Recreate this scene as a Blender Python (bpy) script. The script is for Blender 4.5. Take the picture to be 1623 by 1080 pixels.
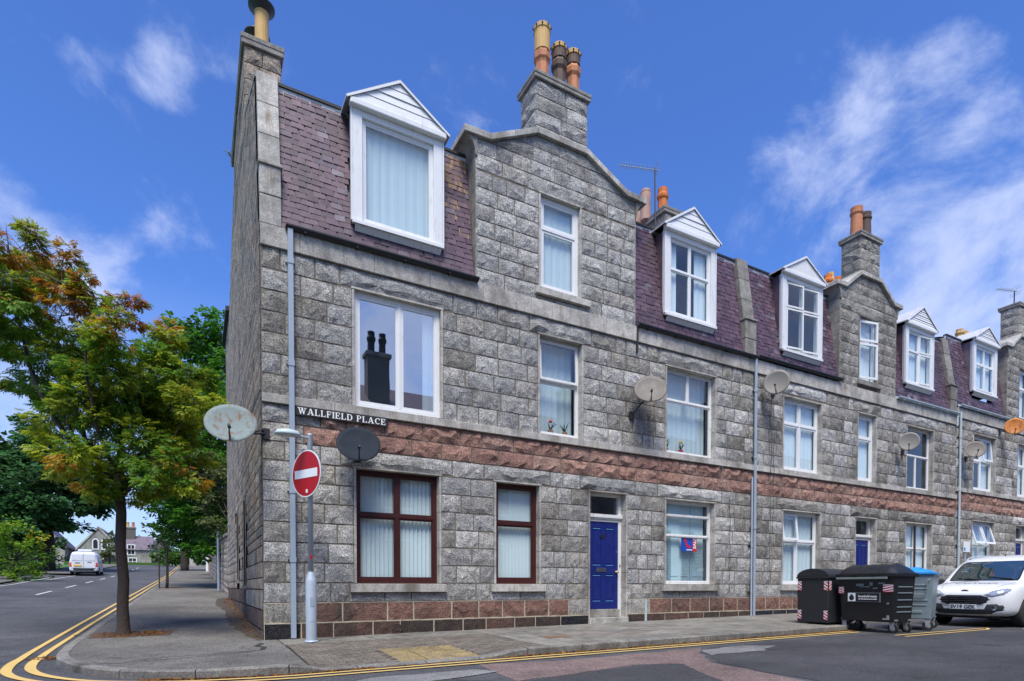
import bpy, bmesh, math, random
import numpy as np
from mathutils import Vector, Matrix
from mathutils.bvhtree import BVHTree
for _o in list(bpy.data.objects): bpy.data.objects.remove(_o)
random.seed(7)
RNG = np.random.default_rng(11)
scene = bpy.context.scene
COL = scene.collection
R_ = math.radians
# ---------------------------------------------------------------- camera
CAM = Vector((-1.0, -10.84, 0.915))
cam_d = bpy.data.cameras.new('camera'); cam = bpy.data.objects.new('camera', cam_d); COL.objects.link(cam)
PITCH = 0.023
cR = Vector((.8788, -.4772, 0)); cF = Vector((.4772, .8788, 0)); cU = Vector((0, 0, 1))
cFw = (cF*math.cos(PITCH) - cU*math.sin(PITCH)); cUp = (cU*math.cos(PITCH) + cF*math.sin(PITCH))
cam.matrix_world = Matrix(((cR.x, cUp.x, -cFw.x, CAM.x), (cR.y, cUp.y, -cFw.y, CAM.y), (cR.z, cUp.z, -cFw.z, CAM.z), (0, 0, 0, 1)))
cam_d.sensor_width = 36.0; cam_d.lens = 918/1623*36; cam_d.shift_y = (952-540)/1623
cam_d.clip_start = 0.05; cam_d.clip_end = 5000
scene.camera = cam
# ---------------------------------------------------------------- world, sun, exposure
SUN_EL, SUN_AZ = R_(62), R_(208)          # azimuth clockwise from +Y: high behind the camera's left shoulder
world = bpy.data.worlds.new('World'); scene.world = world; world.use_nodes = True
SKY_STRENGTH = 0.15; SUN_STRENGTH = 4.3; EXPOSURE = 0.30
scene.view_settings.view_transform = 'Standard'; scene.view_settings.look = 'None'
scene.view_settings.exposure = EXPOSURE; scene.view_settings.gamma = 1.0; scene.view_settings.use_curve_mapping = False
def build_world():
    nt = world.node_tree; N = nt.nodes; L = nt.links; N.clear()
    out = N.new('ShaderNodeOutputWorld'); bg = N.new('ShaderNodeBackground'); L.new(bg.outputs[0], out.inputs[0])
    sky = N.new('ShaderNodeTexSky'); sky.sky_type = 'NISHITA'; sky.sun_disc = False
    sky.sun_elevation = SUN_EL; sky.sun_rotation = SUN_AZ; sky.air_density = 1.0; sky.dust_density = 0.6; sky.ozone_density = 2.5
    hs = N.new('ShaderNodeHueSaturation'); hs.inputs['Saturation'].default_value = 1.12; hs.inputs['Value'].default_value = 1.0
    hs.inputs['Hue'].default_value = 0.508
    L.new(sky.outputs[0], hs.inputs['Color'])
    tn = N.new('ShaderNodeMixRGB'); tn.blend_type = 'MULTIPLY'; tn.inputs['Fac'].default_value = 1; tn.inputs['Color2'].default_value = (.66, .90, 1.26, 1); L.new(hs.outputs[0], tn.inputs['Color1'])
    tc = N.new('ShaderNodeTexCoord')
    sep = N.new('ShaderNodeSeparateXYZ'); L.new(tc.outputs['Generated'], sep.inputs[0])
    mp = N.new('ShaderNodeMapping'); mp.inputs['Scale'].default_value = (1.0, 1.0, 1.25); L.new(tc.outputs['Generated'], mp.inputs[0])
    n1 = N.new('ShaderNodeTexNoise'); n1.inputs['Scale'].default_value = 6.0; n1.inputs['Detail'].default_value = 12; n1.inputs['Roughness'].default_value = .62; n1.inputs['Distortion'].default_value = .25
    L.new(mp.outputs[0], n1.inputs['Vector'])
    # cloud banks: soft lobes round directions
    lobes = [(1490,215,.10,1.),(1400,265,.11,1.),(1320,335,.12,1.),(1240,405,.12,.9),(1580,225,.09,.9),(1500,480,.16,1.),(1600,420,.16,1.),(1420,470,.13,.85),(1330,420,.12,.6),(1150,440,.08,.3),
             (258,118,.038,.62),(110,100,.034,.36),(50,62,.034,.34),(270,400,.10,.75),(330,470,.08,.5),(160,425,.085,.85),(15,345,.06,.8),(10,670,.09,.95),(740,190,.09,.5),(220,560,.1,.5)]
    prev = None
    for (u, v, r, amp) in lobes:
        d = (cFw + cR*((u-811.5)/918) + cUp*((952-v)/918)).normalized()
        dp = N.new('ShaderNodeVectorMath'); dp.operation = 'DOT_PRODUCT'; dp.inputs[1].default_value = d; L.new(tc.outputs['Generated'], dp.inputs[0])
        mr = N.new('ShaderNodeMapRange'); mr.interpolation_type = 'SMOOTHSTEP'
        mr.inputs['From Min'].default_value = math.cos(r*1.25); mr.inputs['From Max'].default_value = math.cos(r*.15)
        mr.inputs['To Max'].default_value = amp
        L.new(dp.outputs['Value'], mr.inputs['Value'])
        if prev is None: prev = mr.outputs[0]
        else:
            mx = N.new('ShaderNodeMath'); mx.operation = 'MAXIMUM'; L.new(prev, mx.inputs[0]); L.new(mr.outputs[0], mx.inputs[1]); prev = mx.outputs[0]
    # broad scattered cloud everywhere else (behind the camera too)
    n2 = N.new('ShaderNodeTexNoise'); n2.inputs['Scale'].default_value = 1.6; n2.inputs['Detail'].default_value = 3; L.new(mp.outputs[0], n2.inputs['Vector'])
    bk = N.new('ShaderNodeVectorMath'); bk.operation = 'DOT_PRODUCT'; bk.inputs[1].default_value = (-.35, -.93, -.05); L.new(tc.outputs['Generated'], bk.inputs[0])
    bm = N.new('ShaderNodeMapRange'); bm.inputs['From Min'].default_value = -.1; bm.inputs['From Max'].default_value = .5; bm.inputs['To Max'].default_value = 1.6; L.new(bk.outputs['Value'], bm.inputs['Value'])
    bmul = N.new('ShaderNodeMath'); bmul.operation = 'MULTIPLY'; L.new(bm.outputs[0], bmul.inputs[0])
    n2r = N.new('ShaderNodeMapRange'); n2r.inputs['From Min'].default_value = .35; n2r.inputs['From Max'].default_value = .6; L.new(n2.outputs[0], n2r.inputs['Value']); L.new(n2r.outputs[0], bmul.inputs[1])
    mx = N.new('ShaderNodeMath'); mx.operation = 'MAXIMUM'; L.new(prev, mx.inputs[0]); L.new(bmul.outputs[0], mx.inputs[1])
    sc_ = N.new('ShaderNodeMath'); sc_.operation = 'MULTIPLY_ADD'; sc_.inputs[1].default_value = .24; L.new(mx.outputs[0], sc_.inputs[0]); L.new(n1.outputs[0], sc_.inputs[2])
    cr = N.new('ShaderNodeMapRange'); cr.interpolation_type = 'SMOOTHSTEP'; cr.inputs['From Min'].default_value = .60; cr.inputs['From Max'].default_value = .92; cr.inputs['To Max'].default_value = .72
    L.new(sc_.outputs[0], cr.inputs['Value'])
    # horizon brightening by thin haze
    hz = N.new('ShaderNodeMapRange'); hz.inputs['From Min'].default_value = 0.0; hz.inputs['From Max'].default_value = .42; hz.inputs['To Min'].default_value = .75; hz.inputs['To Max'].default_value = 0.; L.new(sep.outputs['Z'], hz.inputs['Value'])
    m1 = N.new('ShaderNodeMixRGB'); m1.inputs['Color2'].default_value = (3.3, 3.9, 5.6, 1); L.new(hz.outputs[0], m1.inputs['Fac']); L.new(tn.outputs[0], m1.inputs['Color1'])
    m2 = N.new('ShaderNodeMixRGB'); m2.inputs['Color2'].default_value = (4.1, 4.6, 6.2, 1); L.new(cr.outputs[0], m2.inputs['Fac']); L.new(m1.outputs[0], m2.inputs['Color1'])
    L.new(m2.outputs[0], bg.inputs['Color']); bg.inputs['Strength'].default_value = SKY_STRENGTH
build_world()
sd = bpy.data.lights.new('sun', 'SUN'); sd.energy = SUN_STRENGTH; sd.angle = R_(26); sd.color = (1.0, .95, .86)
so = bpy.data.objects.new('sun', sd); COL.objects.link(so)
_sv = Vector((math.sin(SUN_AZ)*math.cos(SUN_EL), math.cos(SUN_AZ)*math.cos(SUN_EL), math.sin(SUN_EL)))
so.rotation_euler = _sv.to_track_quat('Z', 'Y').to_euler(); so.location = (0, -20, 40)
# ---------------------------------------------------------------- helpers
def px(p):
    w = Vector(p) - CAM; f = w.dot(cFw)
    if f < .05: return (-9999, -9999)
    return (811.5 + 918*w.dot(cR)/f, 952 - 918*w.dot(cUp)/f)
def clamp(a, lo, hi): return max(lo, min(hi, a))
def sstep(a, b, t):
    t = clamp((t-a)/(b-a), 0, 1); return t*t*(3-2*t)
def G(x, y):
    sy = .043*clamp(y, 0, 45) + .055*clamp(y-45, 0, 40)
    return .0115*clamp(x, 0, 60) + sy
def P(x, y):                                     # pavement height
    z = G(x, y) - .01*max(0, -y) - .01*max(0, -x)
    d = sstep(0, .5, x)*(1-sstep(2.5, 3.3, x))
    return z - .085*d*clamp((-y-1.3)/2.1, 0, 1)
def RD(x, y): return G(x, y) - .14
class MB:
    def __init__(s): s.v = []; s.f = []; s.m = []
    def add(s, vs, fs, mi=0):
        o = len(s.v); s.v += [tuple(v) for v in vs]; s.f += [tuple(i+o for i in f) for f in fs]; s.m += [mi]*len(fs)
    def box(s, x0, x1, y0, y1, z0, z1, mi=0):
        s.add([(x0,y0,z0),(x1,y0,z0),(x1,y1,z0),(x0,y1,z0),(x0,y0,z1),(x1,y0,z1),(x1,y1,z1),(x0,y1,z1)],
              [(0,3,2,1),(4,5,6,7),(0,1,5,4),(1,2,6,5),(2,3,7,6),(3,0,4,7)], mi)
    def quad(s, a, b, c, d, mi=0): s.add([a,b,c,d], [(0,1,2,3)], mi)
    def prism(s, pts, y0, y1, mi=0):             # pts (x,z) counter-clockwise seen from -Y
        n = len(pts); s.add([(x,y0,z) for x,z in pts]+[(x,y1,z) for x,z in pts],
            [tuple(range(n)), tuple(range(2*n-1,n-1,-1))]+[(i, i+n, (i+1)%n+n, (i+1)%n) for i in range(n)], mi)
    def tube(s, pts, r, n=8, mi=0, cap=True):
        pts = [Vector(p) for p in pts]; rs = r if isinstance(r, (list, tuple)) else [r]*len(pts)
        o = len(s.v); a = None
        for i, p in enumerate(pts):
            t = (pts[min(i+1,len(pts)-1)] - pts[max(i-1,0)]).normalized()
            if a is None:
                a = t.cross(Vector((0,0,1)))
                if a.length < .3: a = t.cross(Vector((1,0,0)))
            a = (a - t*a.dot(t)).normalized(); b = t.cross(a).normalized()
            for k in range(n):
                th = 2*math.pi*k/n; q = p + (a*math.cos(th)+b*math.sin(th))*rs[i]; s.v.append(tuple(q))
        for i in range(len(pts)-1):
            for k in range(n):
                s.f.append((o+i*n+k, o+i*n+(k+1)%n, o+(i+1)*n+(k+1)%n, o+(i+1)*n+k)); s.m.append(mi)
        if cap:
            s.f.append(tuple(o+k for k in range(n))[::-1]); s.m.append(mi)
            e = o+(len(pts)-1)*n; s.f.append(tuple(e+k for k in range(n))); s.m.append(mi)
    def lathe(s, prof, c=(0,0,0), n=16, mi=0, axis='z', cap=True):
        o = len(s.v)
        for (r, h) in prof:
            for k in range(n):
                th = 2*math.pi*k/n; a, b = r*math.cos(th), r*math.sin(th)
                s.v.append((c[0]+a, c[1]+b, c[2]+h) if axis == 'z' else ((c[0]+a, c[1]+h, c[2]+b) if axis == 'y' else (c[0]+h, c[1]+a, c[2]+b)))
        m = len(prof)
        for i in range(m-1):
            for k in range(n):
                f = (o+i*n+k, o+i*n+(k+1)%n, o+(i+1)*n+(k+1)%n, o+(i+1)*n+k); s.f.append(f if axis != 'y' else f[::-1]); s.m.append(mi)
        if cap:
            s.f.append(tuple(o+k for k in range(n))[::-1]); s.m.append(mi)
            s.f.append(tuple(o+(m-1)*n+k for k in range(n))); s.m.append(mi)
    def mesh(s, name, mats, smooth=False):
        me = bpy.data.meshes.new(name); me.from_pydata(s.v, [], s.f)
        for m in (mats if isinstance(mats, (list, tuple)) else [mats]): me.materials.append(m)
        if any(s.m): me.polygons.foreach_set('material_index', s.m)
        if smooth: me.polygons.foreach_set('use_smooth', [True]*len(s.f))
        me.update(); return me
    def build(s, name, mats, parent=None, smooth=False, bevel=0, loc=None):
        return obj(name, s.mesh(name, mats, smooth), parent, bevel=bevel, loc=loc)
def obj(name, me, parent=None, bevel=0, loc=None):
    o = bpy.data.objects.new(name, me); COL.objects.link(o)
    if parent: o.parent = parent
    if loc: o.location = loc
    if bevel:
        b = o.modifiers.new('bevel', 'BEVEL'); b.width = bevel; b.segments = 2; b.limit_method = 'ANGLE'
    return o
def tag(o, label=None, cat=None, group=None, kind=None):
    if label: o['label'] = label
    if cat: o['category'] = cat
    if group: o['group'] = group
    if kind: o['kind'] = kind
    return o
def thing(name, label, cat, loc=(0,0,0), rotz=0, group=None):
    o = bpy.data.objects.new(name, None); COL.objects.link(o); o.location = loc; o.rotation_euler = (0,0,rotz); o.empty_display_size = .1
    return tag(o, label, cat, group)
def struct(o): o['kind'] = 'structure'; return o
def text_mesh(body, size, extrude, m, name='lettering', bold=0.0, align='CENTER', sx=1.0, shear=0.0):
    c = bpy.data.curves.new(name, 'FONT'); c.body = body; c.size = size; c.extrude = extrude; c.align_x = align; c.align_y = 'CENTER'; c.offset = bold; c.shear = shear; c.resolution_u = 3
    o = bpy.data.objects.new(name, c); COL.objects.link(o)
    dg = bpy.context.evaluated_depsgraph_get(); me = bpy.data.meshes.new_from_object(o.evaluated_get(dg))
    bpy.data.objects.remove(o); me.materials.clear(); me.materials.append(m)
    if sx != 1:
        for v in me.vertices: v.co.x *= sx
    return me
# ---------------------------------------------------------------- materials
def newmat(name):
    m = bpy.data.materials.new(name); m.use_nodes = True; nt = m.node_tree
    return m, nt, nt.nodes['Principled BSDF']
def nn(nt, t, **kw):
    n = nt.nodes.new(t)
    for k, v in kw.items():
        if k in n.inputs: n.inputs[k].default_value = v
        else: setattr(n, k, v)
    return n
def c4(c): return (c[0], c[1], c[2], 1)
def ramp(nt, fac, stops):
    r = nt.nodes.new('ShaderNodeValToRGB'); e = r.color_ramp.elements
    e[0].position, e[0].color = stops[0][0], c4(stops[0][1]); e[1].position, e[1].color = stops[-1][0], c4(stops[-1][1])
    for p, c in stops[1:-1]:
        x = e.new(p); x.color = c4(c)
    nt.links.new(fac, r.inputs[0]); return r.outputs[0]
def noise(nt, vec, scale, detail=4, rough=.55, dist=0):
    n = nt.nodes.new('ShaderNodeTexNoise'); n.inputs['Scale'].default_value = scale; n.inputs['Detail'].default_value = detail; n.inputs['Roughness'].default_value = rough; n.inputs['Distortion'].default_value = dist
    nt.links.new(vec, n.inputs['Vector']); return n.outputs[0]
def mixc(nt, a, b, fac, mode='MIX'):
    m = nt.nodes.new('ShaderNodeMixRGB'); m.blend_type = mode
    for s, v in ((m.inputs['Color1'], a), (m.inputs['Color2'], b), (m.inputs['Fac'], fac)):
        if isinstance(v, (tuple, list)): s.default_value = c4(v)
        elif isinstance(v, (int, float)): s.default_value = v
        else: nt.links.new(v, s)
    return m.outputs[0]
def mth(nt, op, a, b=0.0):
    m = nt.nodes.new('ShaderNodeMath'); m.operation = op
    for s, v in ((m.inputs[0], a), (m.inputs[1], b)):
        if isinstance(v, (int, float)): s.default_value = v
        else: nt.links.new(v, s)
    return m.outputs[0]
def mapr(nt, v, a, b, c=0., d=1.):
    m = nt.nodes.new('ShaderNodeMapRange'); nt.links.new(v, m.inputs['Value']); m.inputs['From Min'].default_value = a; m.inputs['From Max'].default_value = b; m.inputs['To Min'].default_value = c; m.inputs['To Max'].default_value = d
    return m.outputs[0]
def rnd(nt):
    g = nt.nodes.new('ShaderNodeNewGeometry'); o = nt.nodes.new('ShaderNodeObjectInfo')
    return mth(nt, 'FRACT', mth(nt, 'ADD', g.outputs['Random Per Island'], o.outputs['Random'])), g.outputs['Position']
def stretch(nt, pos, sc):
    m = nt.nodes.new('ShaderNodeMapping'); m.inputs['Scale'].default_value = sc; nt.links.new(pos, m.inputs[0]); return m.outputs[0]
def bump(nt, bsdf, h, strength, dist, prev=None):
    b = nt.nodes.new('ShaderNodeBump'); b.inputs['Strength'].default_value = strength; b.inputs['Distance'].default_value = dist; nt.links.new(h, b.inputs['Height'])
    if prev: nt.links.new(prev, b.inputs['Normal'])
    nt.links.new(b.outputs[0], bsdf.inputs['Normal']); return b.outputs[0]
def stone_mat(name, tones, speck=.5, rough=.85, chis=(11, .9, .05), stain=None, soot=1.0):
    m, nt, b = newmat(name); r, pos = rnd(nt)
    n = len(tones); col = ramp(nt, r, [(i/(n-1), t) for i, t in enumerate(tones)])
    sp = noise(nt, pos, 42, 5, .8); col = mixc(nt, col, ramp(nt, sp, [(.40, (.32,.32,.33)), (.5, (1,1,1)), (.60, (1.9,1.9,1.85))]), speck, 'MULTIPLY')
    md = noise(nt, pos, 5, 5, .6); col = mixc(nt, col, ramp(nt, md, [(.35, (.66,.66,.67)), (.62, (1.18,1.17,1.15))]), .75, 'MULTIPLY')
    lg = noise(nt, stretch(nt, pos, (.55, .55, .25)), 2.2, 5, .62)
    col = mixc(nt, col, (.085,.072,.058), mapr(nt, lg, .52, .72, 0, .75*soot)); pt = noise(nt, pos, 1.1, 6, .6, .5); col = mixc(nt, col, (.055,.048,.042), mapr(nt, pt, .60, .74, 0, .6*soot))
    if stain is not None:
        st = noise(nt, stretch(nt, pos, (5, 5, .35)), 2.0, 4, .6)
        col = mixc(nt, col, stain, mapr(nt, st, .55, .8, 0, .75))
    nt.links.new(col, b.inputs['Base Color']); b.inputs['Roughness'].default_value = rough; b.inputs['Specular IOR Level'].default_value = .3
    h = noise(nt, pos, chis[0], 10, .72, .6); h2 = noise(nt, pos, chis[0]*3, 6, .75)
    p = bump(nt, b, h, chis[1], chis[2]*1.7); bump(nt, b, h2, chis[1]*.9, chis[2]*.55, p)
    return m
def plain(name, col, rough=.5, metal=0, spec=.5, var=.12, vs=6, bs=0, bd=.002, bsc=60, dirt=None, coat=0):
    m, nt, b = newmat(name); b.inputs['Roughness'].default_value = rough; b.inputs['Metallic'].default_value = metal; b.inputs['Specular IOR Level'].default_value = spec; b.inputs['Coat Weight'].default_value = coat
    g = nt.nodes.new('ShaderNodeNewGeometry'); pos = g.outputs['Position']
    f = noise(nt, pos, vs, 5, .6); c = mixc(nt, tuple(x*(1-var) for x in col), tuple(min(1, x*(1+var)) for x in col), f)
    if dirt:
        d = noise(nt, stretch(nt, pos, (3,3,.8)), 3.5, 6, .65); c = mixc(nt, c, dirt[0], mapr(nt, d, dirt[1], dirt[1]+.18, 0, dirt[2]))
    nt.links.new(c, b.inputs['Base Color'])
    nt.links.new(mapr(nt, f, .3, .7, rough*.85, min(1, rough*1.15)), b.inputs['Roughness'])
    if bs: bump(nt, b, noise(nt, pos, bsc, 5, .6), bs, bd)
    return m
M = {}
GR = [(.27,.265,.26),(.41,.40,.385),(.33,.325,.32),(.50,.49,.475),(.37,.35,.325),(.29,.29,.295),(.46,.45,.435),(.24,.23,.22)]
GR = [(g[0]*1.32, g[1]*1.325, g[2]*1.31) for g in GR]
M['granite'] = stone_mat('grey_granite', GR, .8, chis=(19, 1., .045), soot=.55)
M['granite_worn'] = stone_mat('weathered_granite', [(.31,.298,.27),(.43,.41,.37),(.25,.24,.22),(.48,.455,.415)], .8, chis=(19, 1., .045), soot=.8, stain=(.10,.08,.06))
M['pink'] = stone_mat('pink_granite', [(.43,.245,.19),(.51,.30,.235),(.36,.205,.165),(.47,.30,.245),(.40,.225,.17)], .75, chis=(19, 1., .045), soot=.6)
M['plinth'] = stone_mat('dark_pink_granite', [(.085,.052,.042),(.13,.075,.058),(.055,.042,.036),(.10,.062,.048)], .5)
M['plinthred'] = stone_mat('red_granite', [(.235,.13,.10),(.28,.155,.12),(.19,.108,.086),(.265,.148,.115)], .7)
M['dressed'] = stone_mat('dressed_granite', [(.40,.385,.355),(.47,.45,.41),(.34,.33,.305),(.43,.41,.375)], .35, chis=(60,.25,.006), stain=(.21,.13,.075))
M['dressed_dark'] = stone_mat('sooty_dressed_granite', [(.22,.21,.19),(.27,.26,.235),(.19,.18,.165)], .4, chis=(50,.3,.008), stain=(.12,.085,.06))
M['gableplinth'] = stone_mat('dark_gable_base', [(.13,.095,.078),(.17,.12,.10),(.10,.078,.068)], .5)
M['rubble'] = stone_mat('gable_rubble', [(.46,.38,.31),(.52,.45,.38),(.38,.32,.265),(.50,.41,.335),(.42,.375,.33)], .7, chis=(15,1.,.05), soot=.35)
M['mortar'] = plain('lime_mortar', (.15,.128,.10), .95, var=.25, vs=9, bs=.5, bd=.01, dirt=((.09,.08,.065), .55, .6))
M['mortar_dark'] = plain('dark_mortar', (.12,.11,.095), .95, var=.25, vs=9, bs=.5, bd=.01)
M['pointing'] = plain('white_ribbon_pointing', (.42,.37,.28), .9, var=.2, vs=20, dirt=((.15,.12,.09), .58, .7))
def slate_mat():
    m, nt, b = newmat('purple_slate'); r, pos = rnd(nt)
    col = ramp(nt, r, [(0,(.075,.043,.063)),(.25,(.115,.068,.094)),(.5,(.055,.034,.048)),(.75,(.14,.083,.106)),(.93,(.085,.06,.088)),(1,(.20,.17,.20))])
    f = noise(nt, stretch(nt, pos, (1,1,.5)), 9, 6, .65); col = mixc(nt, col, ramp(nt, f, [(.3,(.6,.6,.62)),(.7,(1.3,1.25,1.25))]), .8, 'MULTIPLY')
    lg = noise(nt, stretch(nt, pos, (1.2,1,.4)), 1.3, 4, .6); col = mixc(nt, col, (.055,.042,.045), mapr(nt, lg, .52, .72, 0, .8))
    li = noise(nt, pos, 30, 4, .7); col = mixc(nt, col, (.42,.40,.38), mapr(nt, li, .69, .74, 0, .6))
    nt.links.new(col, b.inputs['Base Color']); b.inputs['Roughness'].default_value = .55; b.inputs['Specular IOR Level'].default_value = .45
    bump(nt, b, f, .5, .006); return m
M['slate'] = slate_mat()
M['slate_stain'] = plain('rust_and_lichen_slate', (.30,.19,.095), .75, var=.4, vs=14, dirt=((.12,.075,.09), .40, .95))
M['felt'] = plain('dark_roof_felt', (.05,.045,.05), .9)
M['upvc'] = plain('white_upvc', (.72,.73,.73), .4, var=.05, dirt=((.42,.40,.36), .57, .55))
M['whitewood'] = plain('white_painted_timber', (.70,.70,.69), .5, var=.08, dirt=((.36,.31,.26), .55, .65))
M['redwood'] = plain('dark_red_timber', (.050,.011,.010), .4, var=.2, vs=8)
M['blue'] = plain('blue_door_paint', (.004,.014,.15), .5, var=.2, vs=5, coat=.0, dirt=((.02,.03,.10), .58, .6))
M['bluepale'] = plain('pale_blue_edge', (.10,.30,.55), .4)
M['brass'] = plain('brass', (.55,.42,.22), .35, metal=.9)
M['chrome'] = plain('bright_metal', (.65,.67,.7), .25, metal=1)
M['black'] = plain('black_painted_iron', (.018,.018,.02), .5, var=.2)
M['blackgloss'] = stone_mat('black_painted_stone', [(.012,.012,.014),(.02,.02,.022)], .3, rough=.28, chis=(7,1.,.05))
M['pipe'] = plain('grey_blue_pipe_paint', (.30,.36,.43), .5, var=.08, dirt=((.20,.17,.14), .62, .5))
M['pipe_rust'] = plain('rusty_pipe', (.16,.09,.05), .85, var=.5, vs=12)
M['gutter_pale'] = plain('pale_cast_gutter', (.42,.50,.52), .5, var=.15)
M['lead'] = plain('lead_flashing', (.50,.51,.54), .5, var=.2, dirt=((.30,.27,.25), .5, .6))
M['curtain'] = plain('net_curtain', (.74,.80,.84), .9, var=.04)
M['curtain_pat'] = plain('patterned_net', (.58,.66,.70), .9, var=.06)
M['blind'] = plain('vertical_blind', (.78,.84,.86), .8, var=.03)
M['room'] = plain('dim_interior', (.10,.11,.115), .9, var=.3, vs=2)
M['roomblue'] = plain('pale_blue_shutter', (.66,.80,.84), .8, var=.06, vs=3)

def glass_mat(name, ior, extra):
    m, nt, b = newmat(name); nt.nodes.remove(b); o = nt.nodes['Material Output']
    t = nn(nt, 'ShaderNodeBsdfTransparent', Color=(.88,.95,.96,1)); g = nn(nt, 'ShaderNodeBsdfGlossy', Roughness=.004, Color=(.92,.97,1,1))
    ge = nt.nodes.new('ShaderNodeNewGeometry'); dp = nt.nodes.new('ShaderNodeVectorMath'); dp.operation = 'DOT_PRODUCT'; nt.links.new(ge.outputs['Normal'], dp.inputs[0]); nt.links.new(ge.outputs['Incoming'], dp.inputs[1])
    f0 = ((ior-1)/(ior+1))**2 + extra; c = mth(nt, 'SUBTRACT', 1.0, mth(nt, 'ABSOLUTE', dp.outputs['Value'])); fr = mth(nt, 'ADD', mth(nt, 'MULTIPLY', mth(nt, 'POWER', c, 5.0), 1-f0), f0)
    mx = nt.nodes.new('ShaderNodeMixShader'); nt.links.new(fr, mx.inputs[0]); nt.links.new(t.outputs[0], mx.inputs[1]); nt.links.new(g.outputs[0], mx.inputs[2]); nt.links.new(mx.outputs[0], o.inputs[0])
    bp = nn(nt, 'ShaderNodeBump', Strength=.05, Distance=.01); nt.links.new(noise(nt, ge.outputs['Position'], 1.6, 1, .4), bp.inputs['Height']); nt.links.new(bp.outputs[0], g.inputs['Normal'])
    return m
M['glass'] = glass_mat('window_glass', 1.75, .05)
M['mirrorglass'] = glass_mat('coated_window_glass', 2.3, .34)
M['carglass'] = glass_mat('windscreen_glass', 1.9, .16)
def pot_mat(name, a, b_, soot):
    m, nt, b = newmat(name); g = nt.nodes.new('ShaderNodeNewGeometry'); pos = g.outputs['Position']
    c = mixc(nt, a, b_, noise(nt, pos, 7, 5, .6)); c = mixc(nt, c, (.05,.04,.035), mapr(nt, noise(nt, pos, 4, 6, .7), .5, .7, 0, soot))
    nt.links.new(c, b.inputs['Base Color']); b.inputs['Roughness'].default_value = .75; bump(nt, b, noise(nt, pos, 40, 4, .6), .3, .006); return m
M['terracotta'] = pot_mat('terracotta', (.42,.15,.065), (.52,.22,.10), .45)
M['orangepot'] = pot_mat('orange_terracotta', (.62,.17,.03), (.50,.14,.03), .2)
M['buff'] = pot_mat('buff_clay', (.52,.33,.13), (.58,.36,.12), .25)
M['palepink'] = pot_mat('pale_pink_clay', (.52,.34,.27), (.46,.28,.20), .2)
M['sootpot'] = pot_mat('sooty_clay', (.06,.045,.04), (.14,.075,.05), .8)
def ground_mat(name, col, spec, rough=.9, sc=130, big=.35, cracks=0, bd=.004, pit=None):
    m, nt, b = newmat(name); g = nt.nodes.new('ShaderNodeNewGeometry'); pos = g.outputs['Position']
    a = noise(nt, pos, sc*.55, 6, .85); c = ramp(nt, a, [(.39, tuple(x*(1-spec) for x in col)), (.5, col), (.61, tuple(min(1, x*(1+spec*1.6)) for x in col))])
    l = noise(nt, pos, .55, 6, .62); c = mixc(nt, c, ramp(nt, l, [(.3, (1-big,)*3), (.7, (1+big,)*3)]), 1, 'MULTIPLY')
    l2 = noise(nt, pos, 3.5, 6, .7); c = mixc(nt, c, ramp(nt, l2, [(.35, (.86,)*3), (.65, (1.12,)*3)]), 1, 'MULTIPLY')
    ol = noise(nt, pos, 1.7, 4, .6, .3); c = mixc(nt, c, ramp(nt, ol, [(.60, (1,1,1)), (.70, (.62,.62,.62))]), 1, 'MULTIPLY'); ch = noise(nt, pos, 60, 1, .5); c = mixc(nt, c, tuple(min(.6, x*2.6) for x in col), mapr(nt, ch, .70, .74, 0, .8))
    if cracks:
        v = nt.nodes.new('ShaderNodeTexVoronoi'); v.feature = 'DISTANCE_TO_EDGE'; v.inputs['Scale'].default_value = .8
        wv = nt.nodes.new('ShaderNodeVectorMath'); wv.operation = 'ADD'; nz = nt.nodes.new('ShaderNodeTexNoise'); nz.inputs['Scale'].default_value = 3; nz.inputs['Detail'].default_value = 6; nt.links.new(pos, nz.inputs['Vector']); nt.links.new(nz.outputs['Color'], wv.inputs[0]); nt.links.new(pos, wv.inputs[1]); nt.links.new(wv.outputs[0], v.inputs['Vector'])
        c = mixc(nt, tuple(x*.35 for x in col), c, mapr(nt, v.outputs[0], .004, .012, 1-cracks, 1))
    nt.links.new(c, b.inputs['Base Color']); b.inputs['Roughness'].default_value = rough; b.inputs['Specular IOR Level'].default_value = .35
    bump(nt, b, a, 1.0, bd*2); return m
M['road'] = ground_mat('road_asphalt', (.068,.069,.075), .55, sc=85, bd=.006, cracks=.25)
M['roaddark'] = ground_mat('newer_dark_asphalt', (.045,.045,.049), .6, sc=95)
M['roadpink'] = ground_mat('pinkish_chipped_asphalt', (.150,.108,.10), .6, sc=80, bd=.006)
M['roadpale'] = ground_mat('pale_worn_asphalt', (.16,.158,.158), .45, sc=90)
M['footway'] = ground_mat('footway_asphalt', (.125,.118,.106), .65, sc=75, bd=.006, cracks=.18)
M['slab'] = stone_mat('grey_paving_slab', [(.17,.165,.145),(.21,.20,.175),(.15,.145,.13),(.19,.172,.15)], .4, chis=(70,.3,.004))
M['block'] = stone_mat('brown_grey_block', [(.125,.108,.088),(.155,.135,.112),(.105,.092,.077)], .4, chis=(70,.3,.004))
M['tactile'] = stone_mat('buff_tactile_slab', [(.22,.17,.085),(.26,.20,.10),(.20,.155,.08)], .4, chis=(70,.3,.004))
M['kerb'] = stone_mat('granite_kerb', [(.17,.163,.15),(.21,.20,.18),(.14,.135,.125)], .5, chis=(45,.4,.008))
M['joint'] = plain('dark_paving_joint', (.022,.020,.017), .95)
M['soil'] = plain('brown_soil_litter', (.11,.062,.035), .95, var=.5, vs=30, bs=1, bd=.02, bsc=40)
M['mossdirt'] = plain('mossy_edge_dirt', (.06,.045,.032), .95, var=.5, vs=20, bs=.6, bd=.01)
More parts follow.
